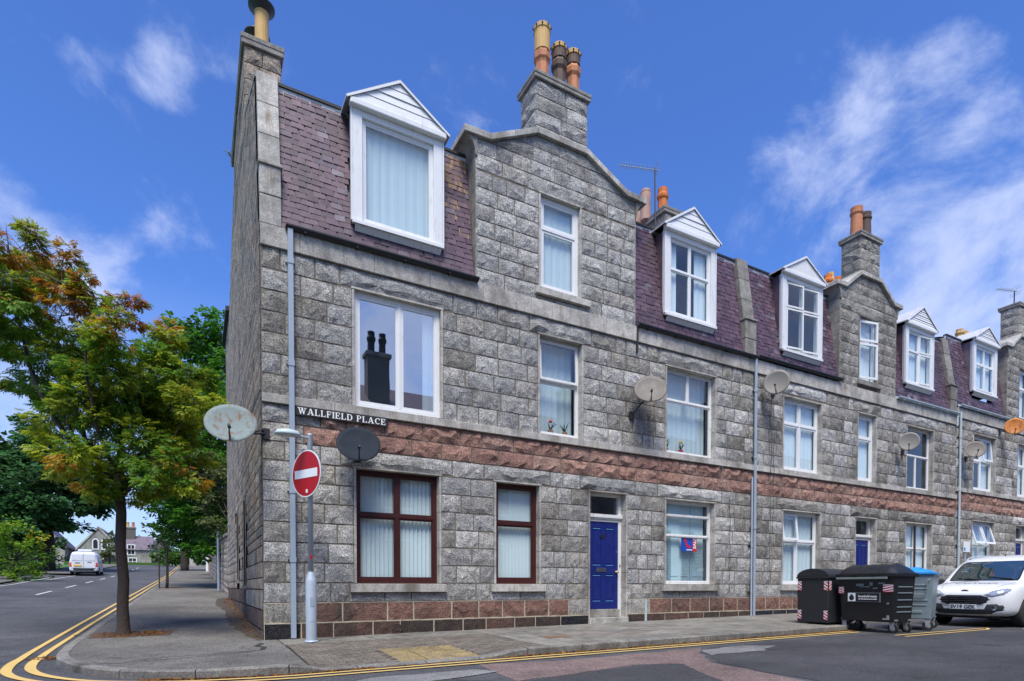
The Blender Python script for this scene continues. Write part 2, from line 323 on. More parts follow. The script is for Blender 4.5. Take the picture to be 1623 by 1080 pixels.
def line_mat(name, col):
    m, nt, b = newmat(name); g = nt.nodes.new('ShaderNodeNewGeometry'); pos = g.outputs['Position']
    w = noise(nt, pos, 28, 7, .8); c = mixc(nt, col, (.12,.115,.105), mapr(nt, w, .60, .70, 0, .8)); c = mixc(nt, c, tuple(x*.75 for x in col), noise(nt, pos, 3, 4, .6))
    nt.links.new(c, b.inputs['Base Color']); b.inputs['Roughness'].default_value = .8; bump(nt, b, noise(nt, pos, 90, 3, .7), .5, .004); return m
M['yellow'] = line_mat('yellow_road_paint', (.66,.45,.14)); M['white'] = line_mat('white_road_paint', (.62,.62,.60))
def leaf_mat(name, col, var=.35, trans=.5):
    m, nt, b = newmat(name); r, pos = rnd(nt)
    c = ramp(nt, r, [(0, tuple(x*(1-var) for x in col)), (.5, col), (1, tuple(x*(1+var) for x in col))])
    nt.links.new(c, b.inputs['Base Color']); b.inputs['Roughness'].default_value = .5; b.inputs['Specular IOR Level'].default_value = .35
    tr = nt.nodes.new('ShaderNodeBsdfTranslucent'); nt.links.new(c, tr.inputs[0]); mx = nt.nodes.new('ShaderNodeMixShader'); mx.inputs[0].default_value = trans
    nt.links.new(b.outputs[0], mx.inputs[1]); nt.links.new(tr.outputs[0], mx.inputs[2]); nt.links.new(mx.outputs[0], nt.nodes['Material Output'].inputs[0]); return m
M['lf_green'] = leaf_mat('rowan_green_leaf', (.12,.25,.025)); M['lf_yellow'] = leaf_mat('rowan_yellow_green_leaf', (.33,.40,.025)); M['lf_orange'] = leaf_mat('rowan_orange_leaf', (.42,.22,.02)); M['lf_red'] = leaf_mat('rowan_rust_leaf', (.32,.11,.025)); M['lf_olive'] = leaf_mat('rowan_olive_leaf', (.24,.30,.028))
M['lf_syc'] = leaf_mat('sycamore_leaf', (.075,.22,.018)); M['lf_big'] = leaf_mat('dark_green_leaf', (.065,.17,.055)); M['lf_dark'] = leaf_mat('deep_green_leaf', (.032,.07,.02))
M['lf_shrub'] = leaf_mat('olive_shrub_leaf', (.13,.16,.055)); M['lf_bright'] = leaf_mat('bright_yellow_green_leaf', (.18,.32,.02)); M['lf_bush'] = leaf_mat('mid_green_leaf', (.075,.16,.02)); M['lf_flower'] = leaf_mat('yellow_blossom', (.75,.50,.02))
M['bark'] = plain('grey_brown_bark', (.048,.036,.028), .9, var=.45, vs=14, bs=1, bd=.02, bsc=25)
M['bark_dark'] = plain('dark_bark', (.035,.028,.022), .95, var=.4, vs=5)
M['grass'] = plain('mown_grass', (.05,.12,.02), .95, var=.4, vs=6, bs=.5, bd=.02)
M['signred'] = plain('sign_red', (.42,.006,.012), .35, var=.06); M['signwhite'] = plain('sign_white', (.78,.80,.82), .35, var=.03); M['steel'] = plain('galvanised_pole', (.42,.48,.54), .45, metal=.2, var=.12, dirt=((.22,.24,.26), .6, .6))
M['deepblack'] = plain('matt_black', (.012,.012,.013), .6); M['letter'] = plain('white_letter_enamel', (.82,.82,.80), .45, var=.03)
M['dishdark'] = plain('slate_grey_dish', (.020,.026,.036), .8, spec=.15, var=.15); M['dishbeige'] = plain('dirty_beige_dish', (.13,.115,.10), .6, var=.2, dirt=((.16,.13,.11), .5, .6)); M['dishgrey'] = plain('pale_grey_dish', (.20,.19,.17), .6, var=.12, dirt=((.22,.15,.10), .55, .7))
M['dishrust'] = plain('rust_blotched_white_dish', (.19,.235,.23), .8, spec=.2, var=.25, vs=12, dirt=((.17,.085,.035), .50, .95)); M['dishorange'] = plain('orange_rusted_dish', (.55,.19,.035), .7, var=.4, vs=8, dirt=((.15,.05,.02), .5, .8))
M['saleblue'] = plain('sale_sign_blue', (.01,.07,.42), .4, var=.03); M['salered'] = plain('sale_sign_red', (.62,.02,.02), .4, var=.03)
# ---------------------------------------------------------------- rock-faced stones
def stone_geo(w, h, rs, cx, cz, amp, trap=None):
    """front face of a rock-faced block: local x 0..w, z 0..h, bulging towards -y"""
    V = []; F = []; nx, nz = cx+1, cz+1
    tx = rs.uniform(-.6, .6); tz = rs.uniform(-.1, .5)
    for j in range(nz):
        for i in range(nx):
            a, b = i/cx, j/cz; edge = i in (0, cx) or j in (0, cz)
            if not edge: a += rs.uniform(-.32, .32)/cx; b += rs.uniform(-.3, .3)/cz
            if edge: y = -rs.uniform(.008, .018)
            else:
                y = -(.018 + amp*(.05+1.15*rs.random()**1.5)*(1+tx*(a-.5)*1.6)*(1+tz*(.5-b)*1.5))
            if trap: xl = trap[0]+(trap[2]-trap[0])*b; xr = trap[1]+(trap[3]-trap[1])*b; X = xl+(xr-xl)*a
            else: X = w*a
            if edge and not trap:
                if i == 0: X += rs.uniform(0, .008)
                if i == cx: X -= rs.uniform(0, .008)
            Z = h*b
            if edge and j == 0: Z += rs.uniform(0, .008)
            if edge and j == cz: Z -= rs.uniform(0, .008)
            V.append((X, y, Z))
    for j in range(cz):
        for i in range(cx):
            q = j*nx+i; a, b, c, d = q, q+1, q+nx+1, q+nx
            if rs.random() < .5: F += [(a, b, c), (a, c, d)]
            else: F += [(a, b, d), (b, c, d)]
    rim = [i for i in range(nx)] + [j*nx+cx for j in range(1, nz)] + [cz*nx+i for i in range(cx-1, -1, -1)] + [j*nx for j in range(cz-1, 0, -1)]
    o = len(V)
    for r in rim: V.append((V[r][0], .02, V[r][2]))
    n = len(rim)
    for k in range(n): F.append((rim[k], o+k, o+(k+1) % n, rim[(k+1) % n]))
    return V, F
_variants = {}
def stone_variant(w, h, amp):
    bw = min((.2, .3, .42, .58, .8, 1.2, 1.8, 2.4), key=lambda q: abs(q-w)); key = (bw, amp, random.randrange(6 if bw < .7 else 3))
    if key not in _variants:
        rs = random.Random(hash((bw, int(amp*1000), key[2])) & 0xffff)
        cx = 3 if bw < .25 else 4 if bw < .4 else 5 if bw < .6 else 6 if bw < 1 else 10
        V, F = stone_geo(bw, .33, rs, cx, 3, amp); _variants[key] = (bw, V, F)
    return key
class StoneSet:
    """collects stones of one house; the 300 that show largest become parts, the rest one part"""
    def __init__(s, parent, limit=300, name='stone'): s.it = []; s.p = parent; s.limit = limit; s.name = name
    def add(s, x, z, w, h, mt, y=0.0, amp=.024, side=False, trap=None): s.it.append((x, z, w, h, mt, y, amp, side, trap))
    def course(s, xa, xb, z0, z1, mtf, holes=(), y=0.0, amp=.024, side=False, wr=(.30, .72), gap=.018, first=None):
        segs = [(xa, xb)]
        for (a, b) in holes:
            ns = []
            for (p, q) in segs:
                if b <= p or a >= q: ns.append((p, q)); continue
                if a-p > .06: ns.append((p, a))
                if q-b > .06: ns.append((b, q))
            segs = ns
        for (p, q) in segs:
            x = p
            while q-x > .03:
                w = random.uniform(*wr)
                if q-x-w < wr[0]*.7: w = q-x if q-x < wr[1]*1.15 else (q-x)/2
                s.add(x+gap/2, z0+gap/2, w-gap, z1-z0-gap, mtf((x+w/2), (z0+z1)/2) if callable(mtf) else mtf, y, amp, side); x += w
    def finish(s):
        def area(t):
            x, z, w, h, mt, y, amp, side, trap = t
            if side: pts = [px((x, y, z)), px((x, y-w, z)), px((x, y, z+h))]
            else: pts = [px((x, y, z)), px((x+w, y, z)), px((x, y, z+h))]
            if not (-30 < pts[0][0] < 1650 and -30 < pts[0][1] < 1110): return 0
            return abs((pts[1][0]-pts[0][0])*(pts[2][1]-pts[0][1])-(pts[1][1]-pts[0][1])*(pts[2][0]-pts[0][0]))
        it = sorted(s.it, key=area, reverse=True); cache = {}
        rest = {}; rmats = []
        for k, t in enumerate(it):
            x, z, w, h, mt, y, amp, side, trap = t
            if trap: V, F = stone_geo(w, h, random, 4, 2, amp, trap); bw = w; sx = 1; sz = 1
            else:
                key = stone_variant(w, h, amp); bw, V, F = _variants[key]; sx = w/bw; sz = h/.33
            if k < s.limit:
                if trap:
                    me = bpy.data.meshes.new(s.name); me.from_pydata(V, [], F); me.materials.append(M[mt])
                else:
                    ck = (key, mt)
                    if ck not in cache:
                        me = bpy.data.meshes.new(s.name); me.from_pydata(V, [], F); me.materials.append(M[mt]); cache[ck] = me
                    me = cache[ck]
                o = bpy.data.objects.new(s.name, me); COL.objects.link(o); o.parent = s.p
                o.location = (x, y, z); o.scale = (sx, 1, sz)
                if side: o.rotation_euler = (0, 0, -math.pi/2)
            else:
                if mt not in rmats: rmats.append(mt)
                mi = rmats.index(mt); mb = rest.setdefault('m', MB())
                vs = [((x+a*sx, y+b, z+c*sz) if not side else (x+b, y-a*sx, z+c*sz)) for a, b, c in V]
                mb.add(vs, F, mi)
        if rest:
            o = rest['m'].build(s.name, [M[m] for m in rmats], s.p); o['kind'] = 'stuff'
def wall_backing(xa, xb, za, zb, holes, y=-.005, extra=()):
    """mortar plane with real openings"""
    mb = MB(); xs = sorted({xa, xb, *[h[0] for h in holes], *[h[1] for h in holes]}); zs = sorted({za, zb, *[h[2] for h in holes], *[h[3] for h in holes]})
    xs = [x for x in xs if xa <= x <= xb]; zs = [z for z in zs if za <= z <= zb]
    for i in range(len(xs)-1):
        for j in range(len(zs)-1):
            cx, cz = (xs[i]+xs[i+1])/2, (zs[j]+zs[j+1])/2
            if any(h[0] < cx < h[1] and h[2] < cz < h[3] for h in holes): continue
            mb.quad((xs[i],y,zs[j]), (xs[i+1],y,zs[j]), (xs[i+1],y,zs[j+1]), (xs[i],y,zs[j+1]))
    return mb
# ---------------------------------------------------------------- windows and doors
def surround(par, x0, x1, z0, z1, depth=.20, m='dressed', sill=None, floor=True, y=0.0):
    mb = MB(); t = .045; f = y-.022; e = .004
    nz = max(2, round((z1-z0)/.36)); 
    for k in range(nz):
        a, b = z0+(z1-z0)*k/nz, z0+(z1-z0)*(k+1)/nz-.008
        mb.box(x0-t, x0, f, y+depth, a, b); mb.box(x1, x1+t, f-.001*(k % 2), y+depth, a, b)
    mb.box(x0-t-.01, x1+t+.01, f-.008, y+depth+.01, z1, z1+.03)
    if floor: mb.box(x0-t+e, x1+t-e, y+.0, y+depth+.02, z0-.03, z0-.0005)
    o = mb.build('surround', M[m], par)
    if sill:
        s = MB(); s.box(sill[0], sill[1], y-.10, y+.06, sill[2], sill[3]); s.build('sill', M[m], par, bevel=.006)
    return o
def window(par, x0, x1, z0, z1, y, fm, rows, fw=.06, back='net', g='glass', lip=.028, tilt=(), name='window', room=True, deep=.8):
    """rows bottom to top: (height share, [column shares]); tilt: set of (row, col) hinged open, value = (edge, angle)"""
    tilt = dict(tilt); fr = MB(); d0, d1 = y, y+.07
    fr.box(x0, x0+fw, d0, d1, z0, z1); fr.box(x1-fw, x1, d0, d1, z0, z1)
    fr.box(x0+fw, x1-fw, d0+.001, d1, z0, z0+fw*1.15); fr.box(x0+fw, x1-fw, d0+.001, d1, z1-fw, z1)
    ix0, ix1, iz0, iz1 = x0+fw, x1-fw, z0+fw*1.15, z1-fw; H = iz1-iz0; z = iz0; cells = []
    bar = fw*.75
    for ri, (hf, cols) in enumerate(rows):
        za, zb = z, z+H*hf; z = zb
        a0 = za + (bar/2 if ri > 0 else 0); b0 = zb - (bar/2 if ri < len(rows)-1 else 0)
        if ri < len(rows)-1: fr.box(ix0, ix1, d0-.004, d1-.002, zb-bar/2, zb+bar/2)
        x = ix0; W = ix1-ix0
        for ci, cf in enumerate(cols):
            xa, xb = x, x+W*cf; x = xb
            p = xa + (bar/2 if ci > 0 else 0); q = xb - (bar/2 if ci < len(cols)-1 else 0)
            if ci < len(cols)-1: fr.box(xb-bar/2, xb+bar/2, d0-.002, d1-.001, a0, b0)
            cells.append((ri, ci, p, q, a0, b0))
    w = fr.build(name, M[fm], par, bevel=.004)
    for (ri, ci, p, q, a, b) in cells:
        ed, an = tilt.get((ri, ci), (None, 0))
        def tf(v):
            X, Y, Z = v
            if ed == 'top': return (X, Y-(b-Z)*math.sin(an), Z)
            if ed == 'bottom': return (X, Y+(Z-a)*math.sin(an), Z)
            if ed == 'left': return (X, Y-(X-p)*math.sin(an), Z)
            return v
        s = MB(); l = lip if ed is None else lip*1.5; yy = d0+.012 if ed is None else d0-.015
        for (u0, u1, w0, w1) in ((p, p+l, a, b), (q-l, q, a, b), (p+l, q-l, a, a+l), (p+l, q-l, b-l, b)): s.box(u0, u1, yy, yy+.035, w0, w1)
        s.v = [tf(v) for v in s.v]; s.build('sash', M[fm], w)
        gl = MB(); gy = yy+.02; gl.quad((p+l*.5, gy, a+l*.5), (q-l*.5, gy, a+l*.5), (q-l*.5, gy, b-l*.5), (p+l*.5, gy, b-l*.5)); gl.v = [tf(v) for v in gl.v]
        gl.build('pane', M[g], w)
    if room:
        r = MB(); Y0, Y1 = d1+.004, d1+deep
        r.add([(x0,Y0,z0),(x1,Y0,z0),(x1,Y0,z1),(x0,Y0,z1),(x0-.3,Y1,z0),(x1+.3,Y1,z0),(x1+.3,Y1,z1),(x0-.3,Y1,z1)], [(0,1,5,4),(1,2,6,5),(2,3,7,6),(3,0,4,7),(4,5,6,7)]); r.build('interior', M['room'], w)
    cy = d1+.05
    def drape(xa, xb, za, zb, m='curtain', n=None, ampl=.007, yy=cy):
        c = MB(); n = n or max(8, int((xb-xa)/.035)); pts = [(xa+(xb-xa)*i/n, yy+ampl*math.sin(i*1.3+random.random()*.8)+random.uniform(-.004,.004)) for i in range(n+1)]
        for i in range(n): c.quad((pts[i][0],pts[i][1],za),(pts[i+1][0],pts[i+1][1],za),(pts[i+1][0],pts[i+1][1],zb),(pts[i][0],pts[i][1],zb))
        c.build('curtain', M[m], w, smooth=True)
    if back == 'net': drape(ix0-.02, ix1+.02, iz0-.02, iz1+.02)
    elif back == 'patnet': drape(ix0-.02, ix1+.02, iz0-.02, iz1+.02, 'curtain_pat', ampl=.006)
    elif back == 'sides': drape(ix0-.02, ix0+(ix1-ix0)*.22, iz0-.02, iz1+.02); drape(ix1-(ix1-ix0)*.3, ix1+.02, iz0-.02, iz1+.02)
    elif back == 'right': drape(ix1-(ix1-ix0)*.16, ix1+.02, iz0-.02, iz1+.02)
    elif back == 'half': drape(ix0-.02, ix1+.02, iz0+(iz1-iz0)*.0-.02, iz1+.02, 'curtain_pat', ampl=.007, yy=cy+.12)
    elif back == 'blind':
        c = MB(); n = int((ix1-ix0)/.085); 
        for i in range(n+1):
            a = ix0+i*.085; c.add([(a,cy+.022,iz0-.02),(a+.078,cy-.014,iz0-.02),(a+.078,cy-.014,iz1),(a,cy+.022,iz1)], [(0,1,2,3)])
        c.build('blind', M['blind'], w)
    return w
def door(par, x0, x1, z0, z1, zl, y, leafw, ztr, number=None):
    """frame x0..x1, threshold zl, leaf top ztr, fanlight above"""
    fr = MB(); f = .085; d = y+.09
    fr.box(x0, x0+f, y, d, zl-.19, z1); fr.box(x1-f, x1, y, d, zl-.19, z1); fr.box(x0+f, x1-f, y+.002, d, z1-f*.7, z1); fr.box(x0+f, x1-f, y-.002, d, ztr, ztr+.09); fr.box(x0-.0, x1+.0, y-.05, y-.002, ztr+.09, ztr+.17); fr.box(x0+.01, x1-.01, y-.03, y-.004, ztr+.06, ztr+.09)
    fr.box(x0+f, x1-f, y+.001, d, ztr+.09, ztr+.15)
    fo = fr.build('door_frame', M['whitewood'], par, bevel=.005)
    gl = MB(); gl.quad((x0+f, y+.05, ztr+.15), (x1-f, y+.05, ztr+.15), (x1-f, y+.05, z1-f*.7), (x0+f, y+.05, z1-f*.7)); gl.build('fanlight', M['glass'], fo)
    rm = MB(); rm.box(x0, x1, y+.1, y+.9, ztr+.05, z1); 
    r2 = MB(); r2.add(rm.v, [(4,7,6,5),(0,1,2,3)][:0] + [tuple(reversed(q)) for q in rm.f if q != (0,1,5,4)]); r2.build('interior', M['room'], fo)
    a, b = x0+f, x1-f; lf = MB(); ly = y+.03; lf.box(a, b, ly, ly+.045, zl, ztr)
    W = b-a; H = ztr-zl
    # stiles and rails proud of four panels, each panel with a raised field
    for (u0, u1) in ((0, .13), (.435, .565), (.87, 1)): lf.box(a+W*u0, a+W*u1, ly-.014, ly-.0005, zl+.001, ztr-.001)
    for (w0, w1) in ((0, .09), (.40, .50), (.93, 1)):
        for (u0, u1) in ((.13, .435), (.565, .87)): lf.box(a+W*u0, a+W*u1, ly-.0142, ly-.0006, zl+H*w0+.001, zl+H*w1-.001)
    for (w0, w1) in ((.09, .40), (.50, .93)):
        for (u0, u1) in ((.13, .435), (.565, .87)): lf.box(a+W*u0+.045, a+W*u1-.045, ly-.008, ly-.0004, zl+H*w0+.05, zl+H*w1-.05)
    dr = lf.build('door', M['blue'], par, bevel=.003)
    for w0 in (.09, .40-.018, .50, .93-.014):       # paler blue strips along the top and bottom of each panel
        for (u0, u1) in ((.15, .40), (.59, .84)):
            e = MB(); e.box(a+W*u0, a+W*u1, ly-.02, ly-.0143, zl+H*w0, zl+H*w0+.014); e.build('moulding', M['bluepale'], dr)
    lb = MB(); lb.box(a+W*.27, a+W*.60, ly-.024, ly-.0145, zl+H*.425, zl+H*.475); lb.box(a+W*.29, a+W*.58, ly-.03, ly-.0245, zl+H*.432, zl+H*.45); lb.build('letter_box', M['chrome'], dr)
    hd = MB(); hd.lathe([(.028,-.0145-.0),(.028,-.03),(.012,-.034),(.012,-.055),(.026,-.065),(.022,-.085),(.0,-.09)], (b-.05, ly, zl+H*.43), 12, axis='y', cap=False); hd.build('handle', M['brass'], dr, smooth=True)
    lk = MB(); lk.lathe([(.018,-.0145),(.018,-.028),(.0,-.03)], (b-.05, ly, zl+H*.66), 10, axis='y', cap=False); lk.build('lock', M['chrome'], dr)
    if number:
        me = text_mesh(number, .15, .004, M['deepblack'], 'door_number', bold=.004); o = obj('door_number', me, dr); o.location = (a+W*.47, ly-.02, zl+H*.83); o.rotation_euler = (math.pi/2, 0, 0)
    bl = MB(); bl.box(x1-.05, x1-.03, y-.012, y-.001, zl+1.0, zl+1.06); bl.build('door_bell', M['deepblack'], fo)
    return dr
def steps(par, x0, x1, zl, zg, y):
    s = MB(); s.box(x0+.05, x1-.05, y-.02, y+.12, zl-.19, zl-.002); s.box(x0-.03, x1+.06, -.06, y-.022, zg-.2, zl-.19); s.build('doorstep', M['dressed'], par, bevel=.008)
# ---------------------------------------------------------------- roof pieces
ZM0, ZM1, YM0, YM1 = 7.13, 9.80, .03, .42        # mansard foot and head
def my(z, dz=0): return YM0+(YM1-YM0)*(z-dz-ZM0)/(ZM1-ZM0)
_sl = {}
def slate_mesh(k):
    if k in _sl: return _sl[k]
    rs = random.Random(k); t = .028; c = rs.uniform(-.008, .008); d = rs.uniform(-.008, .008)
    V = [(0,-t,c),(.22,-t,d),(.22,-t*.25,.20),(0,-t*.25,.20),(0,.0,c),(.22,.0,d),(.22,.0,.20),(0,.0,.20)]
    if k % 4 == 0: V[0] = (.03,-t,c-.002); V[4] = (.03,0,c-.002)
    me = bpy.data.meshes.new('slate'); me.from_pydata(V, [], [(0,1,2,3),(0,4,5,1),(0,3,7,4),(1,5,6,2)]); me.materials.append(M['slate']); _sl[k] = me
    return me
def mansard(par, runs, holes, dz=0, limit=300, stain=None):
    bk = MB(); items = []; ang = math.atan2(YM1-YM0, ZM1-ZM0)
    for (xa, xb) in runs:
        hh = [h for h in holes if xa < h[0] < xb]; xs = [xa]+[q for h in hh for q in (h[0]+.05, h[1]-.05)]+[xb]
        for i in range(len(xs)-1):
            zt = ZM1+dz if i % 2 == 0 else hh[i//2][2]+.02
            bk.quad((xs[i], YM0+.012, ZM0+dz), (xs[i+1], YM0+.012, ZM0+dz), (xs[i+1], my(zt, dz)+.012, zt), (xs[i], my(zt, dz)+.012, zt))
        n = 24; L = (ZM1-ZM0)
        for r in range(n):
            z = ZM0+.0+L*r/n+dz; x = xa - (.11 if r % 2 else 0) - random.random()*.02
            while x < xb:
                w = random.uniform(.20, .245); a, b = max(x, xa), min(x+w, xb)
                hid = any(h[0] < (a+b)/2 < h[1] and h[2] < z+.06 < h[3] for h in holes)
                if b-a > .03 and not hid: items.append((a, b-.015, z))
                x += w
    bk.build('roof_underlay', M['felt'], par)
    def area(t):
        p, q, s = px((t[0], .2, t[2])), px((t[1], .2, t[2])), px((t[0], .2, t[2]+.11))
        return 0 if not (-20 < p[0] < 1640) else abs((q[0]-p[0])*(s[1]-p[1]))
    items.sort(key=area, reverse=True); mb = MB(); mats = [M['slate'], M['slate_stain']]
    for k, (a, b, z) in enumerate(items):
        st = stain and stain[0] < (a+b)/2 + .12*math.sin(z*9) < stain[1] and z > stain[2] + random.random()*1.8
        me = slate_mesh(random.randrange(12)); tilt = -ang+.045+random.uniform(-.01, .01); dyy = my(z, dz)-.010+random.uniform(-.004, .004); sx = (b-a)/.22
        if k < limit:
            if st: 
                if 'st' not in _sl: _sl['st'] = me.copy(); _sl['st'].materials.clear(); _sl['st'].materials.append(M['slate_stain'])
                me = _sl['st']
            o = bpy.data.objects.new('slate', me); COL.objects.link(o); o.parent = par; o.location = (a, dyy, z); o.rotation_euler = (tilt, 0, random.uniform(-.004, .004)); o.scale = (sx, 1, 1)
        else:
            c, s = math.cos(tilt), math.sin(tilt); mb.add([(a+v.co.x*sx, dyy+v.co.y*c-v.co.z*s, z+v.co.y*s+v.co.z*c) for v in me.vertices], [tuple(p.vertices) for p in me.polygons], 1 if st else 0)
    if mb.v: tag(mb.build('slate', mats, par), kind='stuff')
def skew(par, x0, x1, dz=0, mat='dressed_dark', ztop=ZM1, base=True):
    """stone skew running up the mansard with a kneeler block"""
    z = 8.15+dz; k = 0
    if base:
        for (a, b) in ((7.13, 7.62), (7.63, 8.12)):
            m = MB(); m.box(x0, x1, -.02, .32, a+dz, b+dz-.006); m.build('skew_stone', M[mat], par, bevel=.012)
        m = MB(); m.prism([(x0-.02, 8.12+dz), (x1+.03, 8.12+dz), (x1+.03, 8.18+dz), (x0-.02, 8.18+dz)], -.05, .3); m.build('kneeler_cap', M[mat], par, bevel=.01)
    else: z = 7.13+dz
    n = 3
    for i in range(n):
        a = z + (ztop+.12+dz-z)*i/n + .03*(i == 0); b = z + (ztop+.12+dz-z)*(i+1)/n - .008
        m = MB(); ya, yb = my(a, dz)-.13, my(b, dz)-.13
        m.add([(x0,ya,a),(x1,ya,a),(x1,ya+.35,a),(x0,ya+.35,a),(x0,yb,b),(x1,yb,b),(x1,yb+.35,b),(x0,yb+.35,b)], [(0,3,2,1),(4,5,6,7),(0,1,5,4),(1,2,6,5),(2,3,7,6),(3,0,4,7)])
        m.build('skew_stone', M[mat], par, bevel=.01)
def upper_roof(par, x0, x1, dz=0, ydeep=10.0):
    m = MB(); z1 = ZM1+dz
    m.add([(x0,YM1,z1),(x1,YM1,z1),(x1,4.8,z1+1.25),(x0,4.8,z1+1.25),(x0,9.6,z1),(x1,9.6,z1)], [(0,1,2,3),(3,2,5,4)]); m.build('upper_roof', M['slate'], par)
    m = MB(); m.box(x0, x1, YM1-.07, YM1+.05, z1+.02, z1+.07); m.build('roof_edge', M['deepblack'], par)
    m = MB(); m.box(x0, x1, YM1-.04, YM1+.03, z1-.10, z1+.019); m.build('ridge_flashing', M['lead'], par)
    m = MB(); m.quad((x0,9.6,dz),(x1,9.6,dz),(x1,9.6,z1),(x0,9.6,z1)); m.build('rear_wall', M['rubble'], par)
def gutter(par, x0, x1, z, mat='black', y=-.09):
    m = MB(); n = 7
    for i in range(n):                             # half-round trough
        a0, a1 = math.pi+math.pi*i/n, math.pi+math.pi*(i+1)/n; r = .065
        m.add([(x0,y+r*math.cos(a0),z+r*math.sin(a0)),(x1,y+r*math.cos(a0),z+r*math.sin(a0)),(x1,y+r*math.cos(a1),z+r*math.sin(a1)),(x0,y+r*math.cos(a1),z+r*math.sin(a1))],[(0,1,2,3)])
    m.box(x0, x1, y-.07, y-.058, z-.012, z+.012); m.box(x0, x1, y+.058, y+.07, z-.012, z+.03)
    g = m.build('gutter', M[mat], par)
    x = x0+.3
    while x < x1: b = MB(); b.box(x, x+.03, y-.075, y+.09, z-.078, z-.062); b.build('gutter_bracket', M[mat], g); x += .9
    m = MB(); m.box(x0, x1, -.02, .03, z-.06, z+.03); m.build('eaves_board', M['black'], par)
def downpipe(par, x, z0, z1, mat='pipe', y=-.09, r=.038, square=False, joints=(2.5, 4.4, 6.2), offset=True):
    m = MB()
    if square: m.box(x-r, x+r, y-r, y+r, z0, z1)
    else: m.tube([(x,y,z0),(x,y,z1)], r, 10)
    for j in joints:
        if z0 < j < z1:
            if square: m.box(x-r*1.2, x+r*1.2, y-r*1.2, y+r*1.2, j, j+.09)
            else: m.tube([(x,y,j),(x,y,j+.09)], r*1.28, 10)
    p = m.build('downpipe', M[mat], par)
    b = MB()
    for j in joints:
        if z0 < j < z1: b.box(x-.075, x+.075, y+.04, .0, j+.02, j+.05)
    b.build('pipe_bracket', M['black'], p); return p
def chimney_pot(par, c, h, r, mats, style=0):
    if style == 0: prof = [(r*1.0,0),(r*.86,.05),(r*.80,h*.42),(r*.86,h*.46),(r*1.0,h*.5),(r*1.02,h*.60),(r*.84,h*.64),(r*.82,h*.97),(r*.9,h*.98),(r*.9,h),(r*.7,h),(r*.7,h*.8)]
    elif style == 1: prof = [(r,0),(r*.9,.06),(r*.84,h*.55),(r*1.05,h*.62),(r*1.1,h*.72),(r*.92,h*.78),(r*.86,h*.80),(r*.86,h),(r*.68,h),(r*.66,h*.8)]
    elif style == 2: prof = [(r*.95,0),(r*.95,h*.9),(r*1.0,h*.905),(r*1.0,h*.93),(r*.8,h*.935),(r*.8,h),(r*.65,h),(r*.6,h*.7)]
    else: prof = [(r*1.1,0),(r*1.1,.08),(r*.95,.12),(r*.88,h*.75),(r*1.0,h*.78),(r*1.05,h*.83),(r*.9,h*.86),(r*.95,h),(r*.75,h),(r*.7,h*.8)]
    m = MB(); m.lathe(prof, c, 8 if style in (0, 1) else 16); p = m.build('chimney_pot', M[mats[0]], par, smooth=False)
    if len(mats) > 1:
        q = MB(); z = h*.64 if style == 0 else h*.80; rr = r*(.93 if style == 0 else .96); q.lathe([(rr*.95,z),(rr,z+.01),(rr,h+.04),(rr*.8,h+.04),(rr*.75,h-.05)], c, 18); q.build('pot_liner', M[mats[1]], p, smooth=False)
        q = MB()
        q.lathe([(rr*1.08,h+.01),(rr*1.10,h+.09),(rr*1.0,h+.11),(rr*.8,h+.11),(rr*.8,h-.0)], c, 18)
        for k in range(9):
            a = 2*math.pi*k/9; q.box(c[0]+rr*1.14*math.cos(a)-.012, c[0]+rr*1.14*math.cos(a)+.012, c[1]+rr*1.14*math.sin(a)-.012, c[1]+rr*1.14*math.sin(a)+.012, c[2]+h+.03, c[2]+h+.07, 1)
        q.build('pot_cap', [M[mats[2] if len(mats) > 2 else mats[1]], M['deepblack']], p)
    return p
def chimney(par, x0, x1, y0, y1, z0, z1, cap, pots, mat='granite', capm='dressed_dark', stones=True, name='chimney'):
    m = MB(); m.box(x0+.012, x1-.012, y0+.012, y1-.012, z0-.3, z1-.002); st = m.build(name, M['mortar_dark'], par)
    if stones:
        n = max(2, round((z1-z0)/.32)); c = MB(); mats = [M[mat]]
        def put(x, z, w, h, side, y):
            V, F = stone_geo(w, h, random, 4, 3, .03)
            c.add([((x+a, y+b, z+q) if side == 0 else ((x+b, y-a, z+q) if side == 1 else (x-b, y+a, z+q))) for a, b, q in V], F)
        for i in range(n):
            a = z0+(z1-z0)*i/n; h = (z1-z0)/n-.012; f = random.uniform(.4, .6)
            W = x1-x0; put(x0, a, W*f-.006, h, 0, y0); put(x0+W*f+.006, a, W*(1-f)-.006, h, 0, y0)
            put(x0, a, y1-y0, h, 1, y1); put(x1, a, y1-y0, h, 2, y0)
        c.build('chimney_stone', mats, st)
    q = MB(); e = .07; q.box(x0-e, x1+e, y0-e, y1+e, z1, z1+cap*.55); q.box(x0-e-.012, x1+e+.012, y0-e-.012, y1+e+.012, z1+cap*.5, z1+cap); q.build('chimney_cap', M[capm], st, bevel=.012)
    for p in pots: chimney_pot(st, (p[0], p[1], z1+cap-.02), p[2], p[3], p[4], p[5])
    return st
